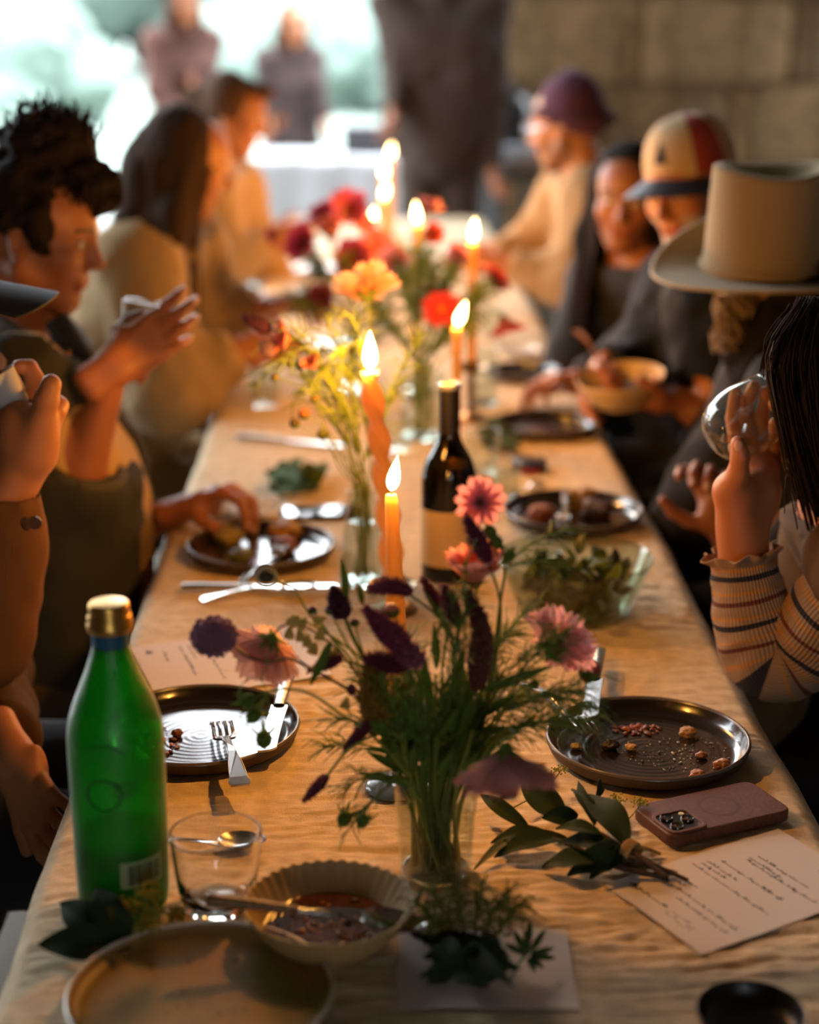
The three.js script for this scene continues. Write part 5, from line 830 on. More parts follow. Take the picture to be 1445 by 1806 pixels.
// hand: wrist, direction of the fingers, palm normal; side 1 right, -1 left; curls per finger
function handOps(wrist, dir, palm, side, o = {}) {
  const y = dir.clone().normalize(), z = palm.clone().addScaledVector(y, -palm.dot(y)).normalize(), x = y.clone().cross(z).multiplyScalar(side), s = o.s ?? 1;
  const W = (a, b, c) => wrist.clone().addScaledVector(x, a * s).addScaledVector(y, b * s).addScaledVector(z, c * s), D = (a, b, c) => x.clone().multiplyScalar(a).addScaledVector(y, b).addScaledVector(z, c).normalize();
  const fx = [.029, .0095, -.010, -.028], fy = [.088, .093, .088, .078], len = [[.041, .025, .021], [.045, .029, .022], [.041, .027, .021], [.033, .020, .019]], curl = o.curl ?? [.5, .5, .55, .6], ops = [], nails = [], spread = o.spread ?? .1;
  for (let i = 0; i < 4; i++) ops.push(cap(W(fx[i] * .55, .004, .0), W(fx[i], fy[i], 0), .014, .0112, .014));
  ops.push(ell(W(.024, .036, .009), .018 * s, .027 * s, .015 * s, .014), ell(W(-.022, .036, .007), .013 * s, .03 * s, .013 * s, .014), cap(W(.012, -.045, 0), W(.012, .01, 0), .019 * s, .018 * s, .016), cap(W(-.012, -.045, 0), W(-.012, .01, 0), .018 * s, .017 * s, .016));
  for (let i = 0; i < 4; i++) {
    let p = W(fx[i], fy[i], 0), a = 0; const c = Array.isArray(curl[i]) ? curl[i] : [curl[i], curl[i] * 1.15, curl[i] * .75], sp = spread * (1.5 - i) * .55, r = [.0098, .009, .0082, .0072].map((q) => q * (i === 3 ? .88 : 1) * s);
    for (let k = 0; k < 3; k++) { a += c[k]; const d = D(Math.sin(sp) * Math.cos(a), Math.cos(sp) * Math.cos(a), Math.sin(a)), q = p.clone().addScaledVector(d, len[i][k] * s); ops.push(cap(p, q, r[k], r[k + 1], k ? .0025 : .006)); if (k === 2) nails.push([q.clone().addScaledVector(d, -.004 * s).addScaledVector(D(0, -Math.sin(a), Math.cos(a)), -.0058 * s), d, D(0, Math.sin(a), -Math.cos(a))]); p = q; }
  }
  const th = o.thumb ?? [[.7, .62, .3], [.45, .85, .25], [.3, .95, .15]]; let p = W(.02, .018, .008); const tl = [.042, .034, .028], tr = [.0135, .0115, .0105, .0085];
  for (let k = 0; k < 3; k++) { const d = D(...th[k]), q = p.clone().addScaledVector(d, tl[k] * s); ops.push(cap(p, q, tr[k] * s, tr[k + 1] * s, k ? .004 : .012)); if (k === 2) { const n = D(.5, .1, -.85); nails.push([q.clone().addScaledVector(d, -.005 * s).addScaledVector(n, .0062 * s), d, n]); } p = q; }
  return { ops, nails, W };
}
function handGeo(h, skin, cell = .0036) {
  const list = [sdf(h.ops, cell, { color: (p) => { const n = .5 + .5 * noise(p.x * 55, p.y * 55, p.z * 55); return mixc(skin, lin('#a85a40'), .12 + .14 * n); } }).toNonIndexed()];
  for (const [p, d, n] of h.nails) { const g = new THREE.SphereGeometry(1, 10, 8).scale(.0056, .0075, .0022).toNonIndexed(); const z = n.clone().addScaledVector(d, -n.dot(d)).normalize(); g.applyMatrix4(new THREE.Matrix4().makeBasis(d.clone().cross(z), d, z).setPosition(p)); g.deleteAttribute('uv'); list.push(tint(g, mixc(skin, [.75, .5, .42], .5))); }
  return mergeC(list);
}
// torso, arms and legs from joints; e inflates for clothes
function torsoOps(j, e = 0) {
  const ax = j.shR.clone().sub(j.shL).normalize(), c = j.chest, p = j.pelvis, w = j.w ?? 1, ops = [];
  for (const s of [-1, 1]) ops.push(cap(p.clone().addScaledVector(ax, s * .07 * w), c.clone().addScaledVector(ax, s * .075 * w), .108 * w + e, .098 * w + e, .06), cap(c.clone().addScaledVector(ax, s * .06 * w), (s < 0 ? j.shL : j.shR), .09 * w + e, .058 * w + e, .06), cap(j.neck, (s < 0 ? j.shL : j.shR).clone().lerp(j.neck, .25).add(V(0, .012, 0)), .05 + e, .042 + e, .05));
  ops.push(cap(c, j.neck, .09 * w + e, .056 + e, .06)); return ops;
}
const armOps = (a, b, c, e = 0, w = 1) => [cap(a, b, .053 * w + e, .042 * w + e, .03), cap(b, c, .043 * w + e, .028 * w + e, .02)];
const legOps = (h, k, a, e = 0, w = 1) => [cap(h, k, .088 * w + e, .06 * w + e, .05), cap(k, a, .058 * w + e, .042 * w + e, .03), cap(a, a.clone().add(V(0, -.03, 0)).addScaledVector(k.clone().sub(h).setY(0).normalize(), .14), .04, .032, .02)];
function joints(o) { // fill in what the photograph hides
  const f = o.f.clone().setY(0).normalize(), r = f.clone().cross(V(0, 1, 0)).normalize(), j = { w: o.w ?? 1, f, r, ...o };
  j.pelvis ??= V(o.x, .5, o.z); j.chest ??= o.neck.clone().lerp(j.pelvis, .42); const sw = .165 * (o.w ?? 1);
  j.shR ??= j.neck.clone().addScaledVector(r, sw).add(V(0, -.055, 0)); j.shL ??= j.neck.clone().addScaledVector(r, -sw).add(V(0, -.055, 0));
  for (const [S, s] of [['R', 1], ['L', -1]]) {
    j['el' + S] ??= j['sh' + S].clone().add(V(0, -.25, 0)).addScaledVector(f, .08).addScaledVector(r, s * .04); j['wr' + S] ??= j['el' + S].clone().addScaledVector(f, .12).add(V(0, -.13, 0)).addScaledVector(r, -s * .06);
    if (o.stand) { j['hip' + S] = j.pelvis.clone().addScaledVector(r, s * .09).add(V(0, -.06, 0)); j['kn' + S] = V(j['hip' + S].x, .5, j['hip' + S].z).addScaledVector(f, .03 + (o.stride ?? 0) * s); j['an' + S] = V(j['hip' + S].x, .09, j['hip' + S].z).addScaledVector(f, (o.stride ?? 0) * s * 1.6); }
    else { j['hip' + S] = j.pelvis.clone().addScaledVector(r, s * .09).add(V(0, -.01, 0)); j['kn' + S] = j['hip' + S].clone().addScaledVector(f, .38).addScaledVector(r, s * .03).add(V(0, .0, 0)); j['an' + S] = V(j['kn' + S].x, .09, j['kn' + S].z).addScaledVector(f, -.04); }
  }
  return j;
}
function person(label, j, o) {
  const t = thing('person', label, 'person', V(j.pelvis.x, 0, j.pelvis.z)), off = t.position.clone().negate(), add = (n, g, m, l) => part(t, n, g.translate(off.x, off.y, off.z), m, l), sk = o.skin ?? SKIN;
  const ops = [...torsoOps(j, -.008), ...armOps(j.shR, j.elR, j.wrR, -.004, j.aw), ...armOps(j.shL, j.elL, j.wrL, -.004, j.aw), ...legOps(j.hipR, j.knR, j.anR, -.012), ...legOps(j.hipL, j.knL, j.anL, -.012)];
  if (j.head) { const hp = V().setFromMatrixPosition(j.head), dn = V(0, -.09, -.03).applyMatrix4(j.head); ops.push(cap(j.neck.clone().add(V(0, -.03, 0)), dn, .056, .05, .03)); }
  const geos = [sdf(ops, .012, { color: (p) => mixc(sk, lin('#a85a40'), .1 + .12 * noise(p.x * 30, p.y * 30, p.z * 30)) }).toNonIndexed()];
  if (j.head) geos.push(headGeo(sk, o.face).toNonIndexed().applyMatrix4(j.head));
  for (const h of o.hands ?? []) geos.push(handGeo(h, sk, o.handCell));
  add('body', mergeC(geos), mSkin);
  t.userData.add = undefined; delete t.userData.add;
  return { t, add };
}
const fold = (a = .004, f = 14) => (x, y, z) => a * noise(x * f, y * f * 1.6, z * f) + a * .6 * noise(x * f * 2.3 + 3, y * f * 1.2, z * f * 2.3) - a * .3;
function garment(ops, e, cell, cuts, color) { return sdf(ops, cell, { noise: fold(e), cuts }); }
const cut = (p, n, near) => ({ p, n: n.clone().normalize(), near });
// hair strands falling along curves, one mesh
function strands(list, r, seg = 10) { return merge(list.map((p) => tube(p, r, seg, 4, r * .4))); }
const X = V(1, 0, 0);

// ---- the curly haired guest in the dark jacket
{
  const z = -2.82, head = at(68, 418, z), f = V(1, -.06, .06);
  const j = joints({ x: -.64, z: -2.78, f: X, neck: at(52, 590, z), head: headMat(head, V(1, -.22, .12), 0, 1.0), w: 1.02, elR: at(142, 850, -2.66), wrR: at(200, 648, -2.62), shR: at(45, 672, -2.66), elL: at(212, 945, -2.94), wrL: at(335, 893, -2.8), shL: at(70, 640, -2.97), pelvis: V(-.53, .52, -2.8), chest: V(-.515, .84, -2.8) });
  const gl = at(268, 560, -2.6), hr = handOps(j.wrR, at(308, 572, -2.66).sub(j.wrR), V(.25, .1, -1), 1, { curl: [[.1, .3, .3], [.18, .4, .35], [.26, .45, .35], [.36, .45, .35]], spread: .1, thumb: [[.5, .6, .7], [.15, .85, .6], [-.1, .95, .4]] });
  const hl = handOps(j.wrL, at(418, 858, -2.76).sub(j.wrL), V(.2, -.9, .2), -1, { curl: [[.7, .8, .5], [.8, .9, .5], [.85, .9, .5], [.9, .9, .5]], thumb: [[.6, .6, .6], [.3, .8, .6], [.1, .8, .6]] });
  const { t, add } = person('person with curly dark hair in a dark open jacket raising a glass', j, { skin: SKIN2, face: { brow: '#1c120c' }, hands: [hr, hl] });
  const sl = j.shR.clone().lerp(j.elR, .93), nrm = j.elR.clone().sub(j.shR);
  const fa = j.wrR.clone().sub(j.elR).normalize(), jk = [...torsoOps(j, .026), ell(j.chest.clone().add(V(.17, -.06, .02)), .1, .36, .055, .02, { sub: true }), cap(j.shR, j.elR, .078, .07, .04), cap(j.elR, j.elR.clone().addScaledVector(fa, .06), .066, .062, .02), cap(j.shL, j.elL, .075, .07, .04), cap(j.elL, j.elL.clone().lerp(j.wrL, .35), .062, .05, .03), cap(j.pelvis.clone().add(V(0, -.02, .02)), j.pelvis.clone().add(V(.02, -.06, .02)), .15, .15, .05)];
  add('jacket', garment(jk, .007, .011, [cut(j.elR.clone().addScaledVector(fa, .028), fa, .11), cut(j.elL.clone().lerp(j.wrL, .3), j.wrL.clone().sub(j.elL), .1), cut(j.neck.clone().add(V(.02, .02, 0)), V(.45, 1, 0), .2)]), M('#2e2d25', { roughness: .9 }));
  add('shirt', garment(torsoOps(j, .012).concat(cap(j.chest.clone().add(V(.035, -.05, 0)), j.pelvis.clone().add(V(.05, .05, 0)), .1, .12, .05)), .004, .012, [cut(j.neck.clone().add(V(0, -.015, 0)), V(.3, 1, 0), .16)]), M('#b9945c', { roughness: .9 }));
  add('collar', slabTube([at(100, 566, -2.74), at(128, 610, -2.72), at(160, 660, -2.73), at(175, 700, -2.76)], .032, .012), M('#2d2d28', { roughness: .9 }));
  add('sleeve_roll', slabTube([...ringPts(j.elR.clone().addScaledVector(fa, .026), fa, .06)], .012, .01), M('#4a4636', { roughness: .9 }));
  add('trousers', garment([...legOps(j.hipR, j.knR, j.anR, .012), ...legOps(j.hipL, j.knL, j.anL, .012), cap(j.hipL, j.hipR, .12, .12, .04)], .006, .014, []), M('#5a4a34', { roughness: .9 }));
  for (const s of ['R', 'L']) add('shoe', shoe(j['an' + s], X), M('#2a211b', { roughness: .6 }));
  // hair: bun on top, curls over the forehead
  const H = (x, y, z) => V(x, y, z).applyMatrix4(j.head), hop = [ell(H(0, .055, -.035), .084, .08, .098, .03), ell(H(0, .0, -.07), .07, .08, .05, .03), ell(H(0, .155, -.01), .075, .052, .07, .03), ell(H(.0, .1, .045), .075, .04, .045, .025), ell(H(.0, .075, .075), .055, .024, .022, .015), ell(H(.068, .03, .02), .02, .045, .04, .02), ell(H(-.068, .03, .02), .02, .045, .04, .02)];
  const rnd = rng(61), curls = [];
  add('hair', sdf(hop, .007, { noise: (x, y, z) => .014 * noise(x * 38, y * 38, z * 38) + .007 * noise(x * 90, y * 90, z * 90) }), M('#1d1511', { roughness: .85, specularIntensity: .3 }));
  for (let i = 0; i < 170; i++) { const a = rnd() * TAU, e = rnd() * 1.5, big = rnd() < .5, c = big ? V(.075 * Math.cos(a) * Math.cos(e * .9), .155 + .052 * Math.sin(e), -.01 + .075 * Math.sin(a) * Math.cos(e * .9)) : V((rnd() - .5) * .13, .07 + .045 * rnd(), .05 + .038 * rnd()), pts = [], d = V(rnd() - .5, rnd() * .8 - .2, rnd() - .3).normalize(), r = .006 + .004 * rnd(); for (let k = 0; k <= 10; k++) { const q = k / 10 * TAU * 1.3; pts.push(H(c.x + Math.cos(q) * r + d.x * k * .0022, c.y + Math.sin(q) * r + d.y * k * .0022, c.z + d.z * k * .0026)); } curls.push(tube(pts, .0018, 14, 4, .0012)); }
  add('curls', merge(curls), M('#2a1c14', { roughness: .85, specularIntensity: .3 })).userData.kind = 'stuff';
  add('necklace', tube([at(70, 625, -2.66), at(88, 640, -2.64), at(100, 648, -2.64), at(112, 640, -2.64), at(122, 618, -2.66)], .0035, 24, 7), M('#7d5a22', { metalness: .8, roughness: .4 }));
  // glass held in the raised hand
  const g = thing('tumbler', 'clear tumbler held up by the curly haired guest in the dark jacket', 'glass', at(256, 572, -2.68)); part(g, 'wall', tumblerGeo(.034, .04, .07).translate(0, -.035, 0), mGlass); g.rotation.z = -.18; g.rotation.x = -.1; g.position.y += .0;
}
// ring of points about an axis
function ringPts(c, n, r, k = 14) { const a = n.clone().normalize(), x = Math.abs(a.y) < .9 ? V(0, 1, 0).cross(a).normalize() : V(1, 0, 0).cross(a).normalize(), y = a.clone().cross(x), p = []; for (let i = 0; i <= k; i++) { const q = i / k * TAU; p.push(c.clone().addScaledVector(x, Math.cos(q) * r).addScaledVector(y, Math.sin(q) * r)); } return p; }
function slabTube(pts, w, t) { return tube(pts, (w + t) / 2, 40, 8); }
function shoe(an, f) { return sdf([cap(an.clone().add(V(0, -.035, 0)), an.clone().addScaledVector(f, .16).add(V(0, -.045, 0)), .045, .036, .03), cap(an.clone().addScaledVector(f, -.04).add(V(0, -.05, 0)), an.clone().addScaledVector(f, .17).add(V(0, -.055, 0)), .036, .03, .03)], .009, { cuts: [cut(V(0, .002, 0), V(0, -1, 0))] }); }
// long hair: cap plus curtain of strands from the parting to ends
function longHair(j, col, o = {}) {
  const H = (x, y, z) => V(x, y, z).applyMatrix4(j.head), rnd = rng(o.seed ?? 1), L = o.len ?? .3, list = [];
  const ops = [ell(H(0, .045, -.03), .083, .088, .1, .03), ell(H(0, -.02, -.065), .075, .09, .05, .03)];
  for (const s of [-1, 1]) { if (o.only && o.only !== s) continue; ops.push(cap(H(s * .072, .03, -.01), H(s * .085, -.1, -.02), .024, .03, .04), cap(H(s * .085, -.1, -.02), H(s * .09, -.1 - L * .55, o.fwd ?? .0), .032, .03, .04)); }
  ops.push(cap(H(0, -.05, -.075), H(0, -.1 - L * .6, -.09), .06, .055, .05));
  const g = sdf(ops, .009, { noise: (x, y, z) => .006 * noise(x * 70, y * 9, z * 70), cuts: o.cuts });
  for (let i = 0; i < (o.n ?? 240); i++) { const a = (rnd() - .5) * 4.9 + Math.PI, s = Math.sin(a), c = Math.cos(a); const r0 = .03 * rnd(), px = s * .088, pz = -.03 + c * -.1 * -1; const top = H(s * r0, .13 - r0 * .2, -.02 + c * r0), m1 = H(s * .086, .03, -.028 + c * .098), m2 = H(s * .098, -.1, -.02 + c * .085), e = H(s * (.1 + .02 * rnd()), -.12 - L * lerp(.4, .85, rnd()), -.02 + c * .09 + (o.fwd ?? 0)); if (o.only && s * o.only < -.3) continue; list.push([top, m1, m2, e]); }
  return [g, strands(list, .0028)];
}
// ---- the woman with long brown hair
{
  const z = -3.92, head = at(330, 292, z);
  const j = joints({ x: -.62, z: -3.95, f: X, neck: at(278, 420, z), head: headMat(head, V(1, -.28, -.28), .05, .98), w: .95, shR: at(238, 470, -3.8), elR: at(300, 690, -3.72), wrR: at(420, 620, -3.75), shL: at(330, 440, -4.08), elL: at(380, 560, -4.1), wrL: at(455, 545, -4.05), pelvis: V(-.66, .52, -3.95) });
  const hr = handOps(j.wrR, V(1, .1, -.1), V(0, -.6, -.8), 1), hl = handOps(j.wrL, V(1, .15, 0), V(0, -.7, .6), -1);
  const { t, add } = person('person with long straight brown hair and a loose ochre cream top, in profile', j, { skin: SKIN, face: {}, hands: [hr, hl], handCell: .0055 });
  add('top', garment([...torsoOps(j, .032), cap(j.shR, j.elR, .095, .1, .05), cap(j.elR, j.wrR, .09, .055, .04), cap(j.shL, j.elL, .085, .08, .05), cap(j.elL, j.wrL, .075, .05, .04), cap(j.pelvis, j.chest, .17, .15, .06)], .009, .013, [cut(j.wrR, j.wrR.clone().sub(j.elR), .1), cut(j.wrL, j.wrL.clone().sub(j.elL), .1), cut(j.neck.clone().add(V(0, .012, 0)), V(.2, 1, 0), .15)]), M('#9c8058', { roughness: .95, sheen: .3, sheenColor: C('#e8d8b8') }));
  add('trousers', garment([...legOps(j.hipR, j.knR, j.anR, .02), ...legOps(j.hipL, j.knL, j.anL, .02)], .006, .016, []), M('#8a7146', { roughness: .95 }));
  for (const s of ['R', 'L']) add('shoe', shoe(j['an' + s], X), M('#2a211b', { roughness: .6 }));
  const [h, st] = longHair(j, 0, { seed: 3, len: .5, fwd: .05 }); add('hair', h, M('#3a2a1e', { roughness: .85, specularIntensity: .3 })); add('hair_strands', st, M('#4a3524', { roughness: .85, specularIntensity: .3 })).userData.kind = 'stuff';
}
// ---- the guest beyond her
{
  const z = -5.4, head = at(412, 205, z);
  const j = joints({ x: -.62, z, f: X, neck: at(378, 300, z), head: headMat(head, V(1, -.3, .1), 0, 1), w: 1.0, shR: at(365, 335, -5.26), elR: at(410, 465, -5.2), wrR: at(475, 425, -5.2), shL: at(420, 330, -5.6), pelvis: V(-.66, .52, z) });
  const hr = handOps(j.wrR, V(1, .3, 0), V(0, -.4, -.8), 1);
  const { t, add } = person('person with short tied back brown hair and cream jumper beyond the long haired woman', j, { skin: SKIN2, face: {}, hands: [hr], handCell: .006 });
  add('jumper', garment([...torsoOps(j, .024), cap(j.shR, j.elR, .078, .07, .05), cap(j.elR, j.wrR, .068, .045, .04), cap(j.shL, j.elL, .075, .07, .05), cap(j.elL, j.wrL, .065, .045, .04)], .007, .014, [cut(j.wrR, j.wrR.clone().sub(j.elR), .1), cut(j.wrL, j.wrL.clone().sub(j.elL), .1), cut(j.neck.clone().add(V(0, .015, 0)), V(.2, 1, 0), .15)]), M('#a38662', { roughness: .95 }));
  add('trousers', garment([...legOps(j.hipR, j.knR, j.anR, .014), ...legOps(j.hipL, j.knL, j.anL, .014)], .006, .018, []), M('#3a3a42', { roughness: .95 }));
  const H = (x, y, z) => V(x, y, z).applyMatrix4(j.head);
  add('hair', sdf([ell(H(0, .045, -.028), .083, .09, .1, .03), ell(H(0, -.01, -.06), .074, .07, .055, .03), ell(H(0, .02, -.13), .035, .035, .035, .03), ell(H(0, .09, .05), .06, .03, .045, .03)], .009, { noise: (x, y, z) => .005 * noise(x * 50, y * 20, z * 50) }), M('#4a3526', { roughness: .85, specularIntensity: .3 }));
}
// ---- right side: beanie
{
  const z = -4.9, head = at(998, 225, z), f = V(-1, -.05, -.3);
  const j = joints({ x: .82, z, f: V(-1, 0, 0), neck: at(1035, 315, z), head: headMat(head, V(-1, -.2, -.5), 0, 1), w: 1.0, shL: at(1045, 360, -4.72), elL: at(1010, 500, -4.66), wrL: at(900, 468, -4.7), shR: at(1000, 350, -5.08), elR: at(930, 440, -5.1), wrR: at(870, 450, -5), pelvis: V(.86, .52, z) });
  const hl = handOps(j.wrL, V(-1, .1, 0), V(0, -.5, -.7), -1), hr = handOps(j.wrR, V(-1, .1, .1), V(0, -.6, .6), 1);
  const { t, add } = person('person in a maroon beanie and cream jumper at the far right', j, { skin: SKIN, face: { beard: '#5a3a26' }, hands: [hl, hr], handCell: .006 });
  add('jumper', garment([...torsoOps(j, .026), cap(j.shL, j.elL, .085, .075, .05), cap(j.elL, j.wrL, .07, .045, .04), cap(j.shR, j.elR, .08, .07, .05), cap(j.elR, j.wrR, .065, .045, .04)], .008, .013, [cut(j.wrL, j.wrL.clone().sub(j.elL), .1), cut(j.wrR, j.wrR.clone().sub(j.elR), .1), cut(j.neck.clone().add(V(0, .02, 0)), V(-.2, 1, 0), .15)]), M('#a3845c', { roughness: .95 }));
  add('trousers', garment([...legOps(j.hipR, j.knR, j.anR, .014), ...legOps(j.hipL, j.knL, j.anL, .014)], .006, .018, []), M('#15151a', { roughness: .95 }));
  const H = (x, y, z) => V(x, y, z).applyMatrix4(j.head);
  add('beanie', sdf([ell(H(0, .062, -.028), .09, .092, .106, .02), ell(H(0, .02, -.05), .086, .06, .082, .02)], .008, { noise: (x, y, z) => .0015 * Math.sin((y + z * .2) * 900) * 0 + .003 * noise(x * 30, y * 30, z * 30), cuts: [cut(H(0, .018, .05), V(0, -1, .42).transformDirection(j.head))] }), M('#47263a', { roughness: .98, sheen: .4, sheenColor: C('#a06a90') }));
  add('beanie_cuff', tube(Array.from({ length: 25 }, (_, i) => { const a = i / 24 * TAU; return H(.089 * Math.sin(a), .032 + .028 * Math.cos(a) - .002, -.032 + .104 * Math.cos(a)); }), .017, 60, 8), M('#3f2033', { roughness: .98 }));
  add('glasses', merge([-1, 1].flatMap((s) => [new THREE.TorusGeometry(.021, .0018, 6, 24).applyMatrix4(new THREE.Matrix4().makeTranslation(s * .031, .008, .105)).applyMatrix4(j.head), tube([H(s * .052, .01, .1), H(s * .08, .012, .03), H(s * .082, .006, -.02)], .0018, 8, 5)])), M('#d8dce4', { metalness: 1, roughness: .1 }));
}
// ---- dark haired woman looking this way
{
  const z = -3.98, head = at(1106, 352, z);
  const j = joints({ x: .84, z: -4.0, f: V(-.85, 0, .5), neck: at(1132, 470, z), head: headMat(head, V(-.28, -.12, 1), -.06, .96), w: .92, pelvis: V(.87, .52, -4.02), elL: at(1105, 640, -3.75), wrL: at(1040, 670, -3.7) });
  const { t, add } = person('person with long black hair facing the camera between beanie and cap', j, { skin: SKIN3, face: { brow: '#120c0a', lip: '#7a2c28' }, hands: [handOps(j.wrL, V(-1, .1, .2), V(0, -.9, .2), -1)], handCell: .005 });
  add('top', garment([...torsoOps(j, .02), cap(j.shL, j.elL, .075, .065, .05), cap(j.elL, j.wrL, .06, .045, .04), cap(j.shR, j.elR, .075, .065, .05), cap(j.elR, j.wrR, .06, .045, .04)], .007, .014, [cut(j.neck.clone().add(V(0, .01, 0)), V(-.1, 1, 0), .14)]), M('#17171c', { roughness: .9 }));
  add('trousers', garment([...legOps(j.hipR, j.knR, j.anR, .014), ...legOps(j.hipL, j.knL, j.anL, .014)], .006, .018, []), M('#121216', { roughness: .95 }));
  const [h, st] = longHair(j, 0, { seed: 9, len: .36, fwd: .05 }); add('hair', h, M('#120d0c', { roughness: .85, specularIntensity: .3 })); add('hair_strands', st, M('#1e1512', { roughness: .85, specularIntensity: .3 })).userData.kind = 'stuff';
}
// ---- guest in the panelled cap with a bowl
{
  const z = -3.5, head = at(1216, 335, z), dir = V(-.62, -.2, .62);
  const j = joints({ x: .86, z: -3.5, f: V(-1, 0, .1), neck: at(1262, 452, z), head: headMat(head, dir, .1, 1.0), w: 1.08, shL: at(1262, 545, -3.32), elL: at(1265, 755, -3.24), wrL: at(1192, 705, -3.26), shR: at(1200, 520, -3.7), elR: at(1120, 660, -3.6), wrR: at(1062, 652, -3.46), pelvis: V(.88, .52, -3.48) });
  const hl = handOps(j.wrL, at(1105, 700, -3.26).sub(j.wrL), V(-.2, .8, .2), -1, { curl: [[.5, .4, .3], [.5, .4, .3], [.5, .4, .3], [.5, .4, .3]], thumb: [[.6, .5, .6], [.3, .7, .6], [.1, .9, .4]] }), hr = handOps(j.wrR, V(-.5, -.4, .8), V(.5, -.2, .6), 1, { curl: [.35, .35, .4, .45] });
  const { t, add } = person('person in a cream and red cap holding a cream bowl, navy jacket', j, { skin: SKIN2, face: { beard: '#b8b0a8' }, hands: [hl, hr], handCell: .0045 });
  add('jacket', garment([...torsoOps(j, .03), cap(j.shL, j.elL, .09, .078, .05), cap(j.elL, j.wrL.clone().lerp(j.elL, .45), .07, .06, .04), cap(j.shR, j.elR, .085, .07, .05), cap(j.elR, j.wrR, .066, .048, .04)], .009, .012, [cut(j.wrL.clone().lerp(j.elL, .5), j.wrL.clone().sub(j.elL), .09), cut(j.wrR, j.wrR.clone().sub(j.elR), .1), cut(j.neck.clone().add(V(0, .02, 0)), V(-.2, 1, .1), .15)]), M('#10131b', { roughness: .8, specularIntensity: .4 }));
  add('trousers', garment([...legOps(j.hipR, j.knR, j.anR, .014), ...legOps(j.hipL, j.knL, j.anL, .014)], .006, .018, []), M('#131417', { roughness: .95 }));
  for (const s of ['R', 'L']) add('shoe', shoe(j['an' + s], V(-1, 0, 0)), M('#1a1614', { roughness: .6 }));
  // cap: panels, brim, triangle badge
  const H = (x, y, z) => V(x, y, z).applyMatrix4(j.head), crown = (u0, u1, off) => sheet((u, v) => { const a = lerp(u0, u1, u), e = v * Math.PI / 2, R = 1 + off; return H(.088 * R * Math.sin(a) * Math.pow(Math.cos(e), .62), .045 + .105 * R * Math.sin(e), -.018 + .106 * R * Math.cos(a) * Math.pow(Math.cos(e), .62)); }, 20, 16);
  const cols = ['#b59c76', '#8e3226', '#b08a60', '#2a2c3c', '#b08a60', '#8e3226'];
  const pan = [[-.85, .85], [.85, 1.55], [1.55, 2.6], [2.6, 3.69], [3.69, 4.74], [4.74, 5.44]]; pan.forEach(([a, b], i) => { const m = add('cap_panel', crown(a, b, 0), M(cols[i], { roughness: .85, side: DS })); });
  add('cap_badge', sheet((u, v) => { const a = (u - .5) * .34 * (1 - v) + .06, e = .32 + v * .48; return H(.088 * 1.02 * Math.sin(a) * Math.pow(Math.cos(e), .62), .045 + .105 * 1.02 * Math.sin(e), -.018 + .106 * 1.02 * Math.cos(a) * Math.pow(Math.cos(e), .62)); }, 8, 8), M('#161a26', { roughness: .8, side: DS }), 'dark triangle badge');
  add('cap_brim', slab((u, v) => { const a = lerp(-1.15, 1.15, u), R = v * .068, s = Math.sin(a), c = Math.cos(a); return H((.088 + R * .35) * s, .048 - .022 * s * s - R * .25, -.018 + .104 * c + R * Math.pow(Math.max(c, 0), .5)); }, 24, 8, .004), M('#1b2230', { roughness: .6 }));
  add('hair', sdf([ell(H(0, .02, -.04), .081, .07, .09, .03)], .009, { cuts: [cut(H(0, .05, 0), V(0, 1, .2).transformDirection(j.head))] }), M('#8a7a6a', { roughness: .85, specularIntensity: .3 }));
  // the bowl
  const bp = at(1096, 690, -3.27), b = thing('bowl', 'cream stoneware bowl held in both hands by the person in the cap', 'bowl', bp);
  part(b, 'wall', merge([lathe(smoothProfile([[0, -.03], [.04, -.03], [.07, -.005], [.088, .03]], 30), 64), lathe(smoothProfile([[.088, .03], [.0865, .032], [.084, .03], [.066, -.002], [.038, -.022], [0, -.023]], 30), 64)]), M('#b79a6c', { roughness: .45 }));
  part(b, 'food', new THREE.SphereGeometry(.07, 24, 10, 0, TAU, 0, 1.1).scale(1, .25, 1).translate(0, -.006, 0), M('#5a4a20', { roughness: .6 })); b.rotation.z = .12; b.rotation.x = .12;
  const sp = spoon('spoon with a wooden handle standing in the held bowl', at(1030, 605, -3.4), at(1075, 672, -3.3), M('#8a5a2a', { roughness: .6 }));
}
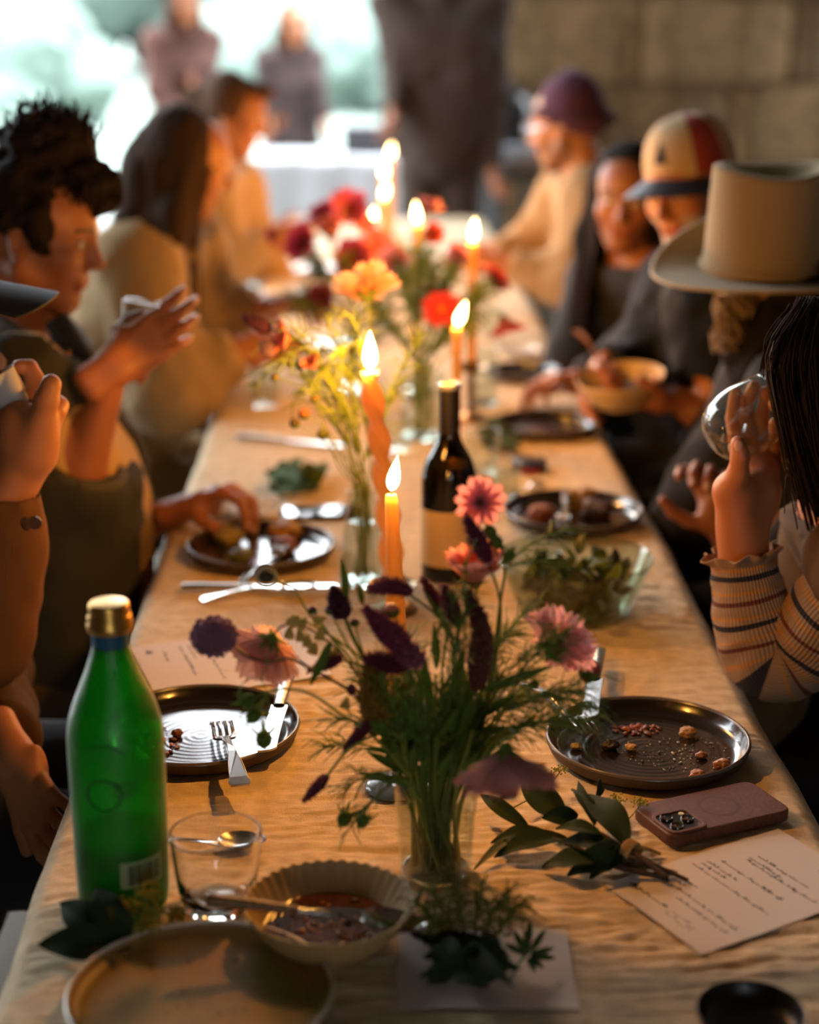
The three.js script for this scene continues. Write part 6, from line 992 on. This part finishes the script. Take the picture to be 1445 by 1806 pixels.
// ---- cowboy hat
{
  const z = -2.88, head = at(1372, 556, z), dir = V(-.9, -.4, -.45);
  const j = joints({ x: .9, z: -2.9, f: V(-1, 0, .05), neck: at(1402, 640, z), head: headMat(head, dir, 0, 1.0), w: 1.02, pelvis: V(.92, .5, -2.9), shL: at(1415, 720, -2.72), elL: at(1365, 1000, -2.66), wrL: at(1288, 940, -2.66), shR: at(1360, 690, -3.05), elR: at(1250, 860, -3.0) });
  const hl = handOps(j.wrL, at(1256, 832, -2.68).sub(j.wrL), V(-.5, .2, .8), -1, { curl: [[.6, .8, .5], [.8, 1, .6], [.9, 1, .6], [.95, 1, .6]], spread: .12, thumb: [[.8, .5, .5], [.5, .75, .5], [.2, .9, .5]] });
  const { t, add } = person('person in a cream cowboy hat and black clothes with fair curls', j, { skin: SKIN3, face: {}, hands: [hl], handCell: .0042 });
  add('jacket', garment([...torsoOps(j, .028), cap(j.shL, j.elL, .085, .07, .05), cap(j.elL, j.wrL.clone().lerp(j.elL, .35), .062, .052, .04), cap(j.shR, j.elR, .085, .07, .05), cap(j.elR, j.wrR, .066, .048, .04)], .008, .012, [cut(j.wrL.clone().lerp(j.elL, .4), j.wrL.clone().sub(j.elL), .09), cut(j.neck.clone().add(V(0, .03, 0)), V(-.2, 1, .1), .15)]), M('#121215', { roughness: .9 }));
  add('trousers', garment([...legOps(j.hipR, j.knR, j.anR, .014), ...legOps(j.hipL, j.knL, j.anL, .014)], .006, .018, []), M('#0f0f12', { roughness: .95 }));
  for (const s of ['R', 'L']) add('shoe', shoe(j['an' + s], V(-1, 0, 0)), M('#1a1614', { roughness: .6 }));
  const H = (x, y, z) => V(x, y, z).applyMatrix4(j.head), rnd = rng(88), l = [];
  add('hair', sdf([ell(H(0, .0, -.045), .085, .09, .085, .03), cap(H(.075, -.02, .0), H(.085, -.15, .01), .04, .045, .04), cap(H(.07, .0, .05), H(.08, -.12, .06), .035, .045, .04), cap(H(-.075, -.02, 0), H(-.08, -.15, .01), .034, .04, .04)], .009, { noise: (x, y, z) => .01 * noise(x * 35, y * 35, z * 35) }), M('#1a1512', { roughness: .85, specularIntensity: .3 }));
  for (let i = 0; i < 90; i++) { const c = at(lerp(1268, 1330, rnd()), 520, -2.86 + .06 * rnd()), pts = []; for (let k = 0; k <= 7; k++) pts.push(c.clone().add(V(.01 * Math.sin(k * 1.1 + i) + .004 * k * (rnd() - .3), -.014 * k, .008 * Math.cos(k * 1.1 + i)))); l.push(tube(pts, .0022, 14, 4, .0014)); }
  add('fair_curls', merge(l), M('#8f7a5e', { roughness: .85, specularIntensity: .3 })).userData.kind = 'stuff';
  // hat: tall creased crown, wide brim rolled up at the sides; tilted with the head
  const hc = at(1346, 478, z), ax = V(-.9, .0, .12).normalize(), Z = ax, Y = V(.06, 1, .1).normalize(), Xh = Y.clone().cross(Z).normalize(), Y2 = Z.clone().cross(Xh), hm = new THREE.Matrix4().makeBasis(Xh, Y2, Z).setPosition(hc), HH = (p) => p.applyMatrix4(hm), felt = M('#8f7c5c', { roughness: .9, sheen: .5, sheenColor: C('#e8e0d0'), side: DS });
  const crown = slab((u, v) => { const a = u * TAU, s = Math.sin(a), c = Math.cos(a); if (v < .68) { const q = v / .68, rx = lerp(.087, .072, q), rz = lerp(.103, .1, q); return HH(V(rx * s * (1 - .12 * q * Math.max(0, c)), .165 * q + .014 * q * q * c * c, rz * c)); } const q = (v - .68) / .32, r = 1 - q; return HH(V(.072 * s * r * (1 - .12 * Math.max(0, c)), .165 + .014 * c * c * r - .03 * Math.sin(Math.min(1, q * 1.25) * Math.PI / 2) * (1 - .0 * c) + .012 * Math.sin(Math.PI * Math.min(1, q * 3)) , .1 * c * r)); }, 56, 44, .003);
  add('hat_crown', crown, felt);
  add('hat_brim', slab((u, v) => { const a = u * TAU, s = Math.sin(a), c = Math.cos(a), w = .078 * v, up_ = s * s * (s > 0 ? .006 : .06) * Math.pow(v, 1.6) - c * c * .006 * v * v; return HH(V((.087 + w * .85) * s, up_, (.103 + w * 1.1) * c)); }, 72, 12, .003), felt);
  add('hat_band', tube(Array.from({ length: 33 }, (_, i) => { const a = i / 32 * TAU; return HH(V(.0885 * Math.sin(a), .012, .1045 * Math.cos(a))); }), .007, 64, 6), M('#8f7a58', { roughness: .8 }));
  add('brim_edge', tube(Array.from({ length: 49 }, (_, i) => { const a = i / 48 * TAU, s = Math.sin(a), c = Math.cos(a); return HH(V((.087 + .0663) * s, s * s * (s > 0 ? .006 : .06) - c * c * .006, (.103 + .0858) * c)); }), .0032, 96, 6), M('#a89a80', { roughness: .8 }));
}
// ---- the near right guest drinking
{
  const z = -2.12, head = at(1514, 700, z), dir = V(-1, .12, .02);
  const j = joints({ x: .9, z: -2.1, f: V(-1, 0, 0), neck: at(1500, 900, z), head: headMat(head, dir, 0, .98), w: .92, pelvis: V(.92, .5, -2.1), shL: at(1525, 1010, -1.98), aw: .8, elL: at(1364, 1150, -2.04), wrL: at(1312, 958, -2.06), shR: at(1475, 960, -2.28) });
  // the hand: thumb in front of the glass, fingers behind it
  const K = (x, y, dz) => at(x, y, -2.06 + dz), w = j.wrL, ops = [cap(K(1303, 985, 0), K(1298, 930, 0), .026, .0235, .02), cap(K(1325, 985, -.005), K(1325, 930, -.005), .023, .022, .02), ell(K(1302, 880, .006), .025, .036, .02, .016), ell(K(1335, 880, -.012), .03, .036, .02, .016), cap(K(1300, 935, 0), K(1285, 862, .004), .02, .0165, .016), cap(K(1284, 866, .008), K(1302, 835, .022), .0165, .0135, .012), cap(K(1302, 835, .022), K(1306, 805, .03), .0128, .0118, .006), cap(K(1306, 806, .03), K(1303, 782, .031), .0118, .0098, .004),
    cap(K(1325, 850, -.02), K(1300, 790, -.085), .013, .0105, .012), cap(K(1300, 790, -.085), K(1292, 738, -.105), .0102, .0092, .004), cap(K(1292, 738, -.105), K(1297, 690, -.1), .0092, .0076, .003),
    cap(K(1336, 848, -.025), K(1322, 785, -.088), .0135, .0108, .012), cap(K(1322, 785, -.088), K(1315, 720, -.108), .0105, .0095, .004), cap(K(1315, 720, -.108), K(1330, 680, -.085), .0094, .0078, .003),
    cap(K(1348, 850, -.022), K(1345, 790, -.1), .013, .0105, .012), cap(K(1345, 790, -.1), K(1345, 735, -.1), .0102, .0092, .004), cap(K(1345, 735, -.1), K(1352, 690, -.08), .0092, .0075, .003),
    cap(K(1358, 862, -.015), K(1365, 815, -.08), .0115, .0092, .012), cap(K(1365, 815, -.08), K(1368, 775, -.08), .009, .0082, .004), cap(K(1368, 775, -.08), K(1366, 745, -.022), .0082, .0068, .003)];
  const hl = { ops, nails: [[K(1303, 786, .0403), K(1303, 782, .031).sub(K(1306, 806, .03)).normalize(), V(0, 0, 1)]] };
  const { t, add } = person('person at the right edge drinking from a stemless glass, striped sleeve', j, { skin: SKIN2, face: { shut: 1 }, hands: [hl], handCell: .003 });
  add('top', garment([...torsoOps(j, .016), cap(j.shR, j.elR, .062, .055, .05), cap(j.elR, j.wrR, .05, .04, .04)], .004, .012, [cut(j.neck.clone().add(V(0, .0, 0)), V(-.1, 1, 0), .13)]), M('#4a3414', { roughness: .95 }));
  add('trousers', garment([...legOps(j.hipR, j.knR, j.anR, .012), ...legOps(j.hipL, j.knL, j.anL, .012)], .006, .016, []), M('#101014', { roughness: .95 }));
  for (const s of ['R', 'L']) add('shoe', shoe(j['an' + s], V(-1, 0, 0)), M('#1a1614', { roughness: .6 }));
  // ribbed striped sleeve with a frilled cuff
  /*stripes*/const stripes = canvasTex(64, 1024, (c, W, Hh) => { c.fillStyle = '#8f745a'; c.fillRect(0, 0, W, Hh); const n = 11; for (let i = 0; i < n; i++) { const y = i / n * Hh; c.fillStyle = i % 2 ? '#5a2c22' : '#1c1d28'; c.fillRect(0, y + 20, W, i % 2 ? 17 : 22); c.fillStyle = '#a8743c'; c.fillRect(0, y + 60, W, 12); } });
  const rib = dataTex(64, (x) => .5 + .5 * Math.sin(x * TAU * 4)); rib.repeat.set(16, 1);
  const path = new THREE.CatmullRomCurve3([at(1311, 982, -2.06), at(1321, 1045, -2.055), at(1336, 1105, -2.05), at(1360, 1158, -2.04), at(1408, 1150, -2.03), at(1470, 1078, -2.0), j.shL.clone()]), q = V(), T = V();
  add('sleeve', sheet((u, v) => { const tt = clamp(v, .0005, .9995); path.getPointAt(tt, q); path.getTangentAt(tt, T); const a = -u * TAU, side = V(0, 0, 1).addScaledVector(T, -T.z).normalize(), nn = T.clone().cross(side), R = lerp(.041, .058, sstep(0, .35, v)) + .004 * noise(v * 18, Math.cos(a) * 1.5, Math.sin(a) * 1.5) + .004 * Math.exp(-(((v - .52) / .06) ** 2)) * Math.cos(a * 2 + 1); return q.clone().addScaledVector(nn, Math.cos(a) * R).addScaledVector(side, Math.sin(a) * R * .92); }, 72, 150), new THREE.MeshPhysicalMaterial({ map: stripes, bumpMap: rib, bumpScale: .0016, roughness: .95, side: DS }));
  path.getPointAt(0, q); path.getTangentAt(.001, T); const q0 = q.clone(), T0 = T.clone();
  add('cuff_frill', slab((u, v) => { const a = -u * TAU, side = V(0, 0, 1).addScaledVector(T0, -T0.z).normalize(), nn = T0.clone().cross(side), wv = .0042 * v * Math.sin(a * 11) + .003 * v * Math.sin(a * 5 + 1), R = .0405 + .008 * v + wv; return q0.clone().addScaledVector(T0, .004 - .012 * v + .003 * v * Math.sin(a * 7)).addScaledVector(nn, Math.cos(a) * R).addScaledVector(side, Math.sin(a) * R * .92); }, 140, 6, .002), M('#86694f', { roughness: .95 }));
  // hair falling in front of the cheek
  const H = (x, y, z) => V(x, y, z).applyMatrix4(j.head), rnd = rng(17), l = [];
  add('hair', sdf([ell(H(0, .045, -.03), .083, .088, .1, .03), ell(H(0, -.02, -.07), .078, .09, .055, .03), cap(H(.06, .06, .05), H(.085, -.02, .03), .03, .03, .03), cap(H(.085, -.02, .03), H(.095, -.12, .02), .03, .026, .03), cap(H(-.06, .06, .04), H(-.09, -.2, .0), .03, .03, .03), cap(H(0, -.05, -.08), H(0, -.28, -.09), .06, .05, .04)], .008, { noise: (x, y, z) => .005 * noise(x * 60, y * 10, z * 60) }), M('#17100d', { roughness: .85, specularIntensity: .3 }));
  for (let i = 0; i < 460; i++) { const s = rnd(), top = at(1404 + 70 * s + 14 * rnd(), 522 + 30 * rnd(), -2.06 + .05 * (rnd() - .4)), m = at(lerp(1350, 1470, s) + 6 * rnd(), 615 + 30 * rnd(), -2.02 + .05 * (rnd() - .4)), m2 = at(lerp(1366, 1480, s) + 5 * (rnd() - .5), 720 + 20 * rnd(), -2.02 + .05 * (rnd() - .4)), e = at(lerp(1396, 1490, Math.sqrt(s)) + 8 * (rnd() - .5), lerp(850, 940, rnd()), -2.03 + .05 * (rnd() - .4)); l.push([top, m, m2, e]); }
  for (let i = 0; i < 14; i++) { const top = at(1392 + 8 * rnd(), 535 + 10 * rnd(), -2.05), m = at(1348 + 8 * rnd(), 600 + 20 * rnd(), -2.03), e = at(1338 + 26 * rnd(), 650 + 30 * rnd(), -2.03); l.push([top, m, e]); }
  add('hair_strands', strands(l, .0015, 12), M('#1f1612', { roughness: .85, specularIntensity: .3 })).userData.kind = 'stuff';
  add('earring_cord', tube([at(1390, 822, -2.03), at(1386, 850, -2.025), at(1384, 905, -2.03)], .0009, 12, 5), M('#1c1410'));
  // stemless glass, tipped to her mouth
  const g = thing('wine_glass', 'stemless wine glass tipped to the mouth of the striped sleeve guest', 'glass'), A = at(1268, 772, -2.075), B = at(1352, 716, -2.09), ax = B.clone().sub(A).normalize();
  g.position.copy(A); g.quaternion.setFromUnitVectors(V(0, 1, 0), ax);
  const pr = smoothProfile([[0, -.012], [.018, -.011], [.034, -.001], [.044, .02], [.0465, .043], [.043, .068], [.0395, .084]], 60);
  part(g, 'wall', merge([lathe(pr, 72), lathe(pr.map(([r, y]) => [Math.max(0, r - .0014), y + .0014]).reverse(), 72), new THREE.TorusGeometry(.0393, .0011, 8, 64).rotateX(Math.PI / 2).translate(0, .0845, 0)]), mGlass);
  const wl = sheet((u, v) => { const a = u * TAU, r = v; return V(.0, 0, 0).addScaledVector(V(Math.cos(a), 0, Math.sin(a) * .75), r * .037); }, 40, 6);
  const wine = thing('wine', 'pale wine in the tipped stemless glass', 'drink', at(1300, 776, -2.08)); part(wine, 'surface', wl, glassM({ color: '#e8c8a8', ior: 1.33, roughness: .03 })); wine.rotation.z = -.12;
}
// ---- the near left guest: raised hand, canvas sleeve, black cap
{
  const z = -2.2, head = at(-165, 500, z);
  const j = joints({ x: -.68, z: -2.22, f: X, neck: at(-130, 640, z), head: headMat(head, V(1, -.1, .1), 0, 1), w: 1.05, pelvis: V(-.74, .52, -2.22), shR: at(-150, 750, -2.08), elR: at(-14, 1150, -2.12), wrR: at(30, 838, -2.12), shL: at(-110, 720, -2.4), elL: at(-40, 1180, -2.3), wrL: at(20, 1330, -2.0) });
  const K = (x, y, dz = 0) => at(x, y, -2.12 + dz);
  const ops = [cap(K(5, 885), K(40, 815), .029, .0275, .02), cap(K(20, 885, -.01), K(58, 810, -.01), .022, .023, .02), ell(K(58, 775, .004), .033, .042, .022, .02), ell(K(35, 770, -.004), .034, .045, .022, .02), cap(K(62, 800, .01), K(72, 745, .014), .022, .0185, .016), cap(K(72, 748, .016), K(82, 705, .022), .0172, .0155, .008), cap(K(82, 705, .022), K(90, 678, .02), .0155, .0132, .005),
    cap(K(70, 775, -.008), K(98, 725, -.012), .0165, .0135, .012), cap(K(98, 725, -.012), K(104, 716, -.02), .0135, .0125, .004), cap(K(104, 716, -.02), K(80, 690, -.05), .012, .0105, .004), cap(K(80, 690, -.05), K(56, 650, -.052), .0102, .0085, .003),
    cap(K(45, 760, -.02), K(64, 690, -.045), .0135, .011, .01), cap(K(64, 690, -.045), K(52, 648, -.056), .0105, .0095, .004), cap(K(52, 648, -.056), K(34, 646, -.05), .0105, .0092, .003), cap(K(20, 760, -.02), K(36, 700, -.05), .0135, .011, .01), cap(K(36, 700, -.05), K(22, 668, -.06), .0105, .0092, .003), cap(K(5, 770, -.02), K(10, 715, -.045), .012, .0095, .01), cap(K(10, 715, -.045), K(0, 690, -.05), .0095, .008, .003)];
  const hl = handOps(j.wrL, at(75, 1440, -1.94).sub(j.wrL), V(.4, 0, -1), -1, { curl: [[.25, .35, .3], [.3, .45, .3], [.3, .5, .3], [.35, .5, .3]], spread: .35, thumb: [[.75, .55, .3], [.55, .8, .2], [.4, .9, .1]] });
  const { t, add } = person('person at the left edge with a raised hand, brown canvas sleeve and black cap', j, { skin: SKIN, face: {}, hands: [{ ops, nails: [] }, hl], handCell: .003 });
  add('jacket', garment([...torsoOps(j, .028), cap(j.shL, j.elL, .08, .07, .05), cap(j.elL, j.wrL, .062, .045, .04)], .008, .013, [cut(j.wrL.clone().lerp(j.elL, .12), j.wrL.clone().sub(j.elL), .1), cut(j.neck.clone().add(V(0, .02, 0)), V(.2, 1, 0), .15)]), M('#4a3118', { roughness: .9 }));
  add('trousers', garment([...legOps(j.hipR, j.knR, j.anR, .014), ...legOps(j.hipL, j.knL, j.anL, .014)], .006, .016, []), M('#1a1a1e', { roughness: .95 }));
  const cord = dataTex(128, (x, y) => .5 + .5 * Math.sin((x * 1 + .15 * Math.sin(y * TAU)) * TAU * 10)); cord.repeat.set(9, 1);
  const path = new THREE.CatmullRomCurve3([K(18, 872), K(20, 960), K(6, 1060), K(-14, 1150), K(-70, 1130), K(-120, 960), j.shR.clone()]), q = V(), T = V();
  add('sleeve', slab((u, v) => { const tt = clamp(v, .0005, .9995); path.getPointAt(tt, q); path.getTangentAt(tt, T); const a = -u * TAU, side = V(0, 0, 1).addScaledVector(T, -T.z).normalize(), nn = T.clone().cross(side), R = lerp(.036, .047, sstep(0, .1, v)) * lerp(1, .98, sstep(.14, .45, v)) * lerp(1, 1.4, sstep(.5, 1, v)) + .003 * noise(v * 16, Math.cos(a) * 1.6, Math.sin(a) * 1.6); return q.clone().addScaledVector(nn, Math.cos(a) * R).addScaledVector(side, Math.sin(a) * R * .9); }, 64, 120, .0024), new THREE.MeshPhysicalMaterial({ color: '#6b431c', bumpMap: cord, bumpScale: .00035, roughness: .9, side: DS }));
  add('button', new THREE.CylinderGeometry(.0085, .0085, .004, 24).rotateX(Math.PI / 2).translate(...K(62, 922, .04).toArray()), M('#4a2e16', { roughness: .4 }));
  const H = (x, y, z) => V(x, y, z).applyMatrix4(j.head);
  add('cap', sdf([ell(H(0, .06, -.02), .09, .09, .108, .02)], .008, { cuts: [cut(H(0, .04, 0), V(0, -1, 0).transformDirection(j.head))] }), M('#14161a', { roughness: .8 }));
  add('cap_brim', slab((u, v) => { const a = lerp(-1.2, 1.2, u), R = v * .07, c = Math.cos(a); return V().copy(at(lerp(-20, 101, v * Math.pow(c, .6)), 498 + 14 * v, z)).add(V(0, -.018 * Math.sin(a) ** 2 - .006 * v, .082 * Math.sin(a))); }, 28, 10, .004), M('#15181c', { roughness: .75 }));
  const cup = thing('paper_cup', 'white paper cup behind the raised hand at the left edge', 'cup', K(10, 690, -.03)); part(cup, 'wall', lathe([[0, -.03], [.019, -.03], [.026, .022], [.0265, .024], [.025, .024], [.018, -.026], [0, -.027]], 40), M('#d8d6d2', { roughness: .6 })); cup.rotation.z = .5;
}
// ---- standing people
function standing(label, px, pxw, z, o) {
  const nk = at(px, o.neckY, z), top = nk.y, j = joints({ x: nk.x, z, f: o.f, neck: nk, stand: true, pelvis: V(nk.x, top - .56, z), chest: V(nk.x, top - .22, z), w: o.w ?? 1, head: headMat(nk.clone().add(V(0, .16, 0)).addScaledVector(o.f, .04), o.look ?? o.f, 0, 1), stride: o.stride, ...(o.j ? o.j(z) : {}) });
  const { t, add } = person(label, j, { skin: SKIN2, face: {}, hands: [handOps(j.wrR, o.hd ?? V(0, -1, .1), V(-1, 0, 0), 1), handOps(j.wrL, o.hd ?? V(0, -1, .1), V(1, 0, 0), -1)], handCell: .007 });
  add(o.topName ?? 'shirt', garment([...torsoOps(j, .03), cap(j.shL, j.elL, .075, .068, .05), cap(j.elL, j.wrL, .062, .045, .04), cap(j.shR, j.elR, .075, .068, .05), cap(j.elR, j.wrR, .062, .045, .04), cap(j.pelvis, j.pelvis.clone().add(V(0, -.08, 0)), .15 * (o.w ?? 1), .16 * (o.w ?? 1), .05)], .008, .015, [cut(j.neck.clone().add(V(0, .02, 0)), V(0, 1, 0), .15), cut(j.wrL, j.wrL.clone().sub(j.elL), .1), cut(j.wrR, j.wrR.clone().sub(j.elR), .1)]), o.top);
  add(o.lowName ?? 'trousers', garment([...legOps(j.hipR, j.knR, j.anR, .02), ...legOps(j.hipL, j.knL, j.anL, .02), cap(j.hipL, j.hipR, .11, .11, .04), ...(o.skirt ? [cap(j.pelvis, V(j.pelvis.x, .35, z), .15, .2, .08)] : [])], .008, .018, []), o.low);
  for (const s of ['R', 'L']) add('shoe', shoe(j['an' + s], o.f), M('#1a1614', { roughness: .6 }));
  if (o.long) { const [h, st] = longHair(j, 0, { seed: 21 + px, len: o.long }); add('hair', h, M(o.hair, { roughness: .85, specularIntensity: .3 })); add('hair_strands', st, M(o.hair, { roughness: .85, specularIntensity: .3 })).userData.kind = 'stuff'; }
  else { const H = (x, y, z) => V(x, y, z).applyMatrix4(j.head); add('hair', sdf([ell(H(0, .045, -.03), .083, .088, .1, .03)], .01), M(o.hair, { roughness: .85, specularIntensity: .3 })); }
}
{
  const pat = dataTex(128, (x, y) => { const n = tnoise(x, y, 3, 4), k = tnoise(x, y, 6, 9) > .12 ? .55 : 0; return [.34 + .3 * k + n * .1, .26 + .18 * k + n * .1, .22 + .1 * k + n * .08]; }, { srgb: true });
  standing('person standing at the far end of the table in a dark patterned shirt', 778, 170, -7.75, { neckY: -18, f: V(0, 0, 1), w: 1.28, top: M('#3c2f28', { roughness: .9 }), low: M('#3a2c22', { roughness: .95 }), hair: '#2a1d16', hd: V(0, -.6, .8), j: (z) => ({ elR: at(705, 150, z + .1), wrR: at(694, 196, z + .22), elL: at(872, 160, z + .05), wrL: at(868, 300, z + .1) }) });
  standing('person with long brown hair walking outside beyond the candles', 512, 70, -11, { neckY: 92, f: V(.5, 0, 1), w: .92, top: M('#3a2c2b', { roughness: .95 }), low: M('#352f33', { roughness: .95 }), hair: '#4a2e22', long: .22, stride: .12, j: (z) => ({ elL: at(556, 150, z + .05), wrL: at(574, 210, z + .1), elR: at(476, 150, z + .05), wrR: at(480, 205, z + .1) }) });
  standing('person with loose brown hair standing outside at the upper left', 322, 70, -10, { neckY: 58, f: V(.6, 0, 1), w: .95, top: M('#54362f', { roughness: .95 }), low: M('#c8c2b8', { roughness: .95 }), skirt: true, hair: '#4a2c20', long: .14, j: (z) => ({ elL: at(356, 120, z + .05), wrL: at(340, 150, z + .15) }) });
}
// ---- round barbecue and its side table behind the standing man
{
  const p = at(893, 205, -8.3), t = thing('kettle_grill', 'dark round lidded barbecue in front of the straw bales', 'grill', V(p.x, 0, p.z)), r = .15, y = p.y - .02;
  part(t, 'lid', lathe(smoothProfile([[r, 0], [r * .96, .06], [r * .75, .12], [r * .4, .15], [0, .158]], 30), 48).translate(0, y, 0), M('#22262a', { roughness: .3, clearcoat: .6 }));
  part(t, 'kettle', lathe(smoothProfile([[r * 1.02, 0], [r * .95, -.07], [r * .6, -.14], [0, -.16]], 30), 48).translate(0, y, 0), M('#1b1d20', { roughness: .4 }));
  part(t, 'handle', tube([V(-.04, y + .155, .0), V(-.03, y + .19, 0), V(.03, y + .19, 0), V(.04, y + .155, 0)], .008, 12, 8), M('#3a2a1e'));
  for (const a of [.5, 2.6, 4.7]) part(t, 'leg', tube([V(Math.cos(a) * .08, y - .14, Math.sin(a) * .08), V(Math.cos(a) * .22, 0, Math.sin(a) * .22)], .011, 4, 8), M('#2a2c2e', { metalness: .7, roughness: .4 }));
  const q = at(930, 306, -8.2), s = thing('side_table', 'dark topped side table behind the beanie wearer', 'table', V(q.x, 0, q.z));
  part(s, 'tabletop', new RoundedBoxGeometry(.36, .03, .4, 3, .006).translate(0, q.y, 0), M('#1c1e1e', { roughness: .5 }));
  for (const [x, z] of [[-.16, -.18], [.16, -.18], [-.16, .18], [.16, .18]]) part(s, 'leg', tube([V(x, 0, z), V(x, q.y - .01, z)], .016, 2, 8), M('#232524', { roughness: .5 }));
  const d = thing('white_tray', 'pale tray stacked on the dark side table', 'tray', V(q.x - .02, q.y + .015, q.z)); part(d, 'tray', new RoundedBoxGeometry(.24, .05, .24, 4, .012).translate(0, .025, 0), M('#8a7a6a', { roughness: .6 }));
  const d2 = thing('white_tray', 'white tray topmost on the dark side table', 'tray', V(q.x - .03, q.y + .066, q.z)); part(d2, 'tray', new RoundedBoxGeometry(.2, .07, .22, 4, .015).translate(0, .035, 0), M('#b8c0cc', { roughness: .5 }));
}
renderer.render(scene, camera);
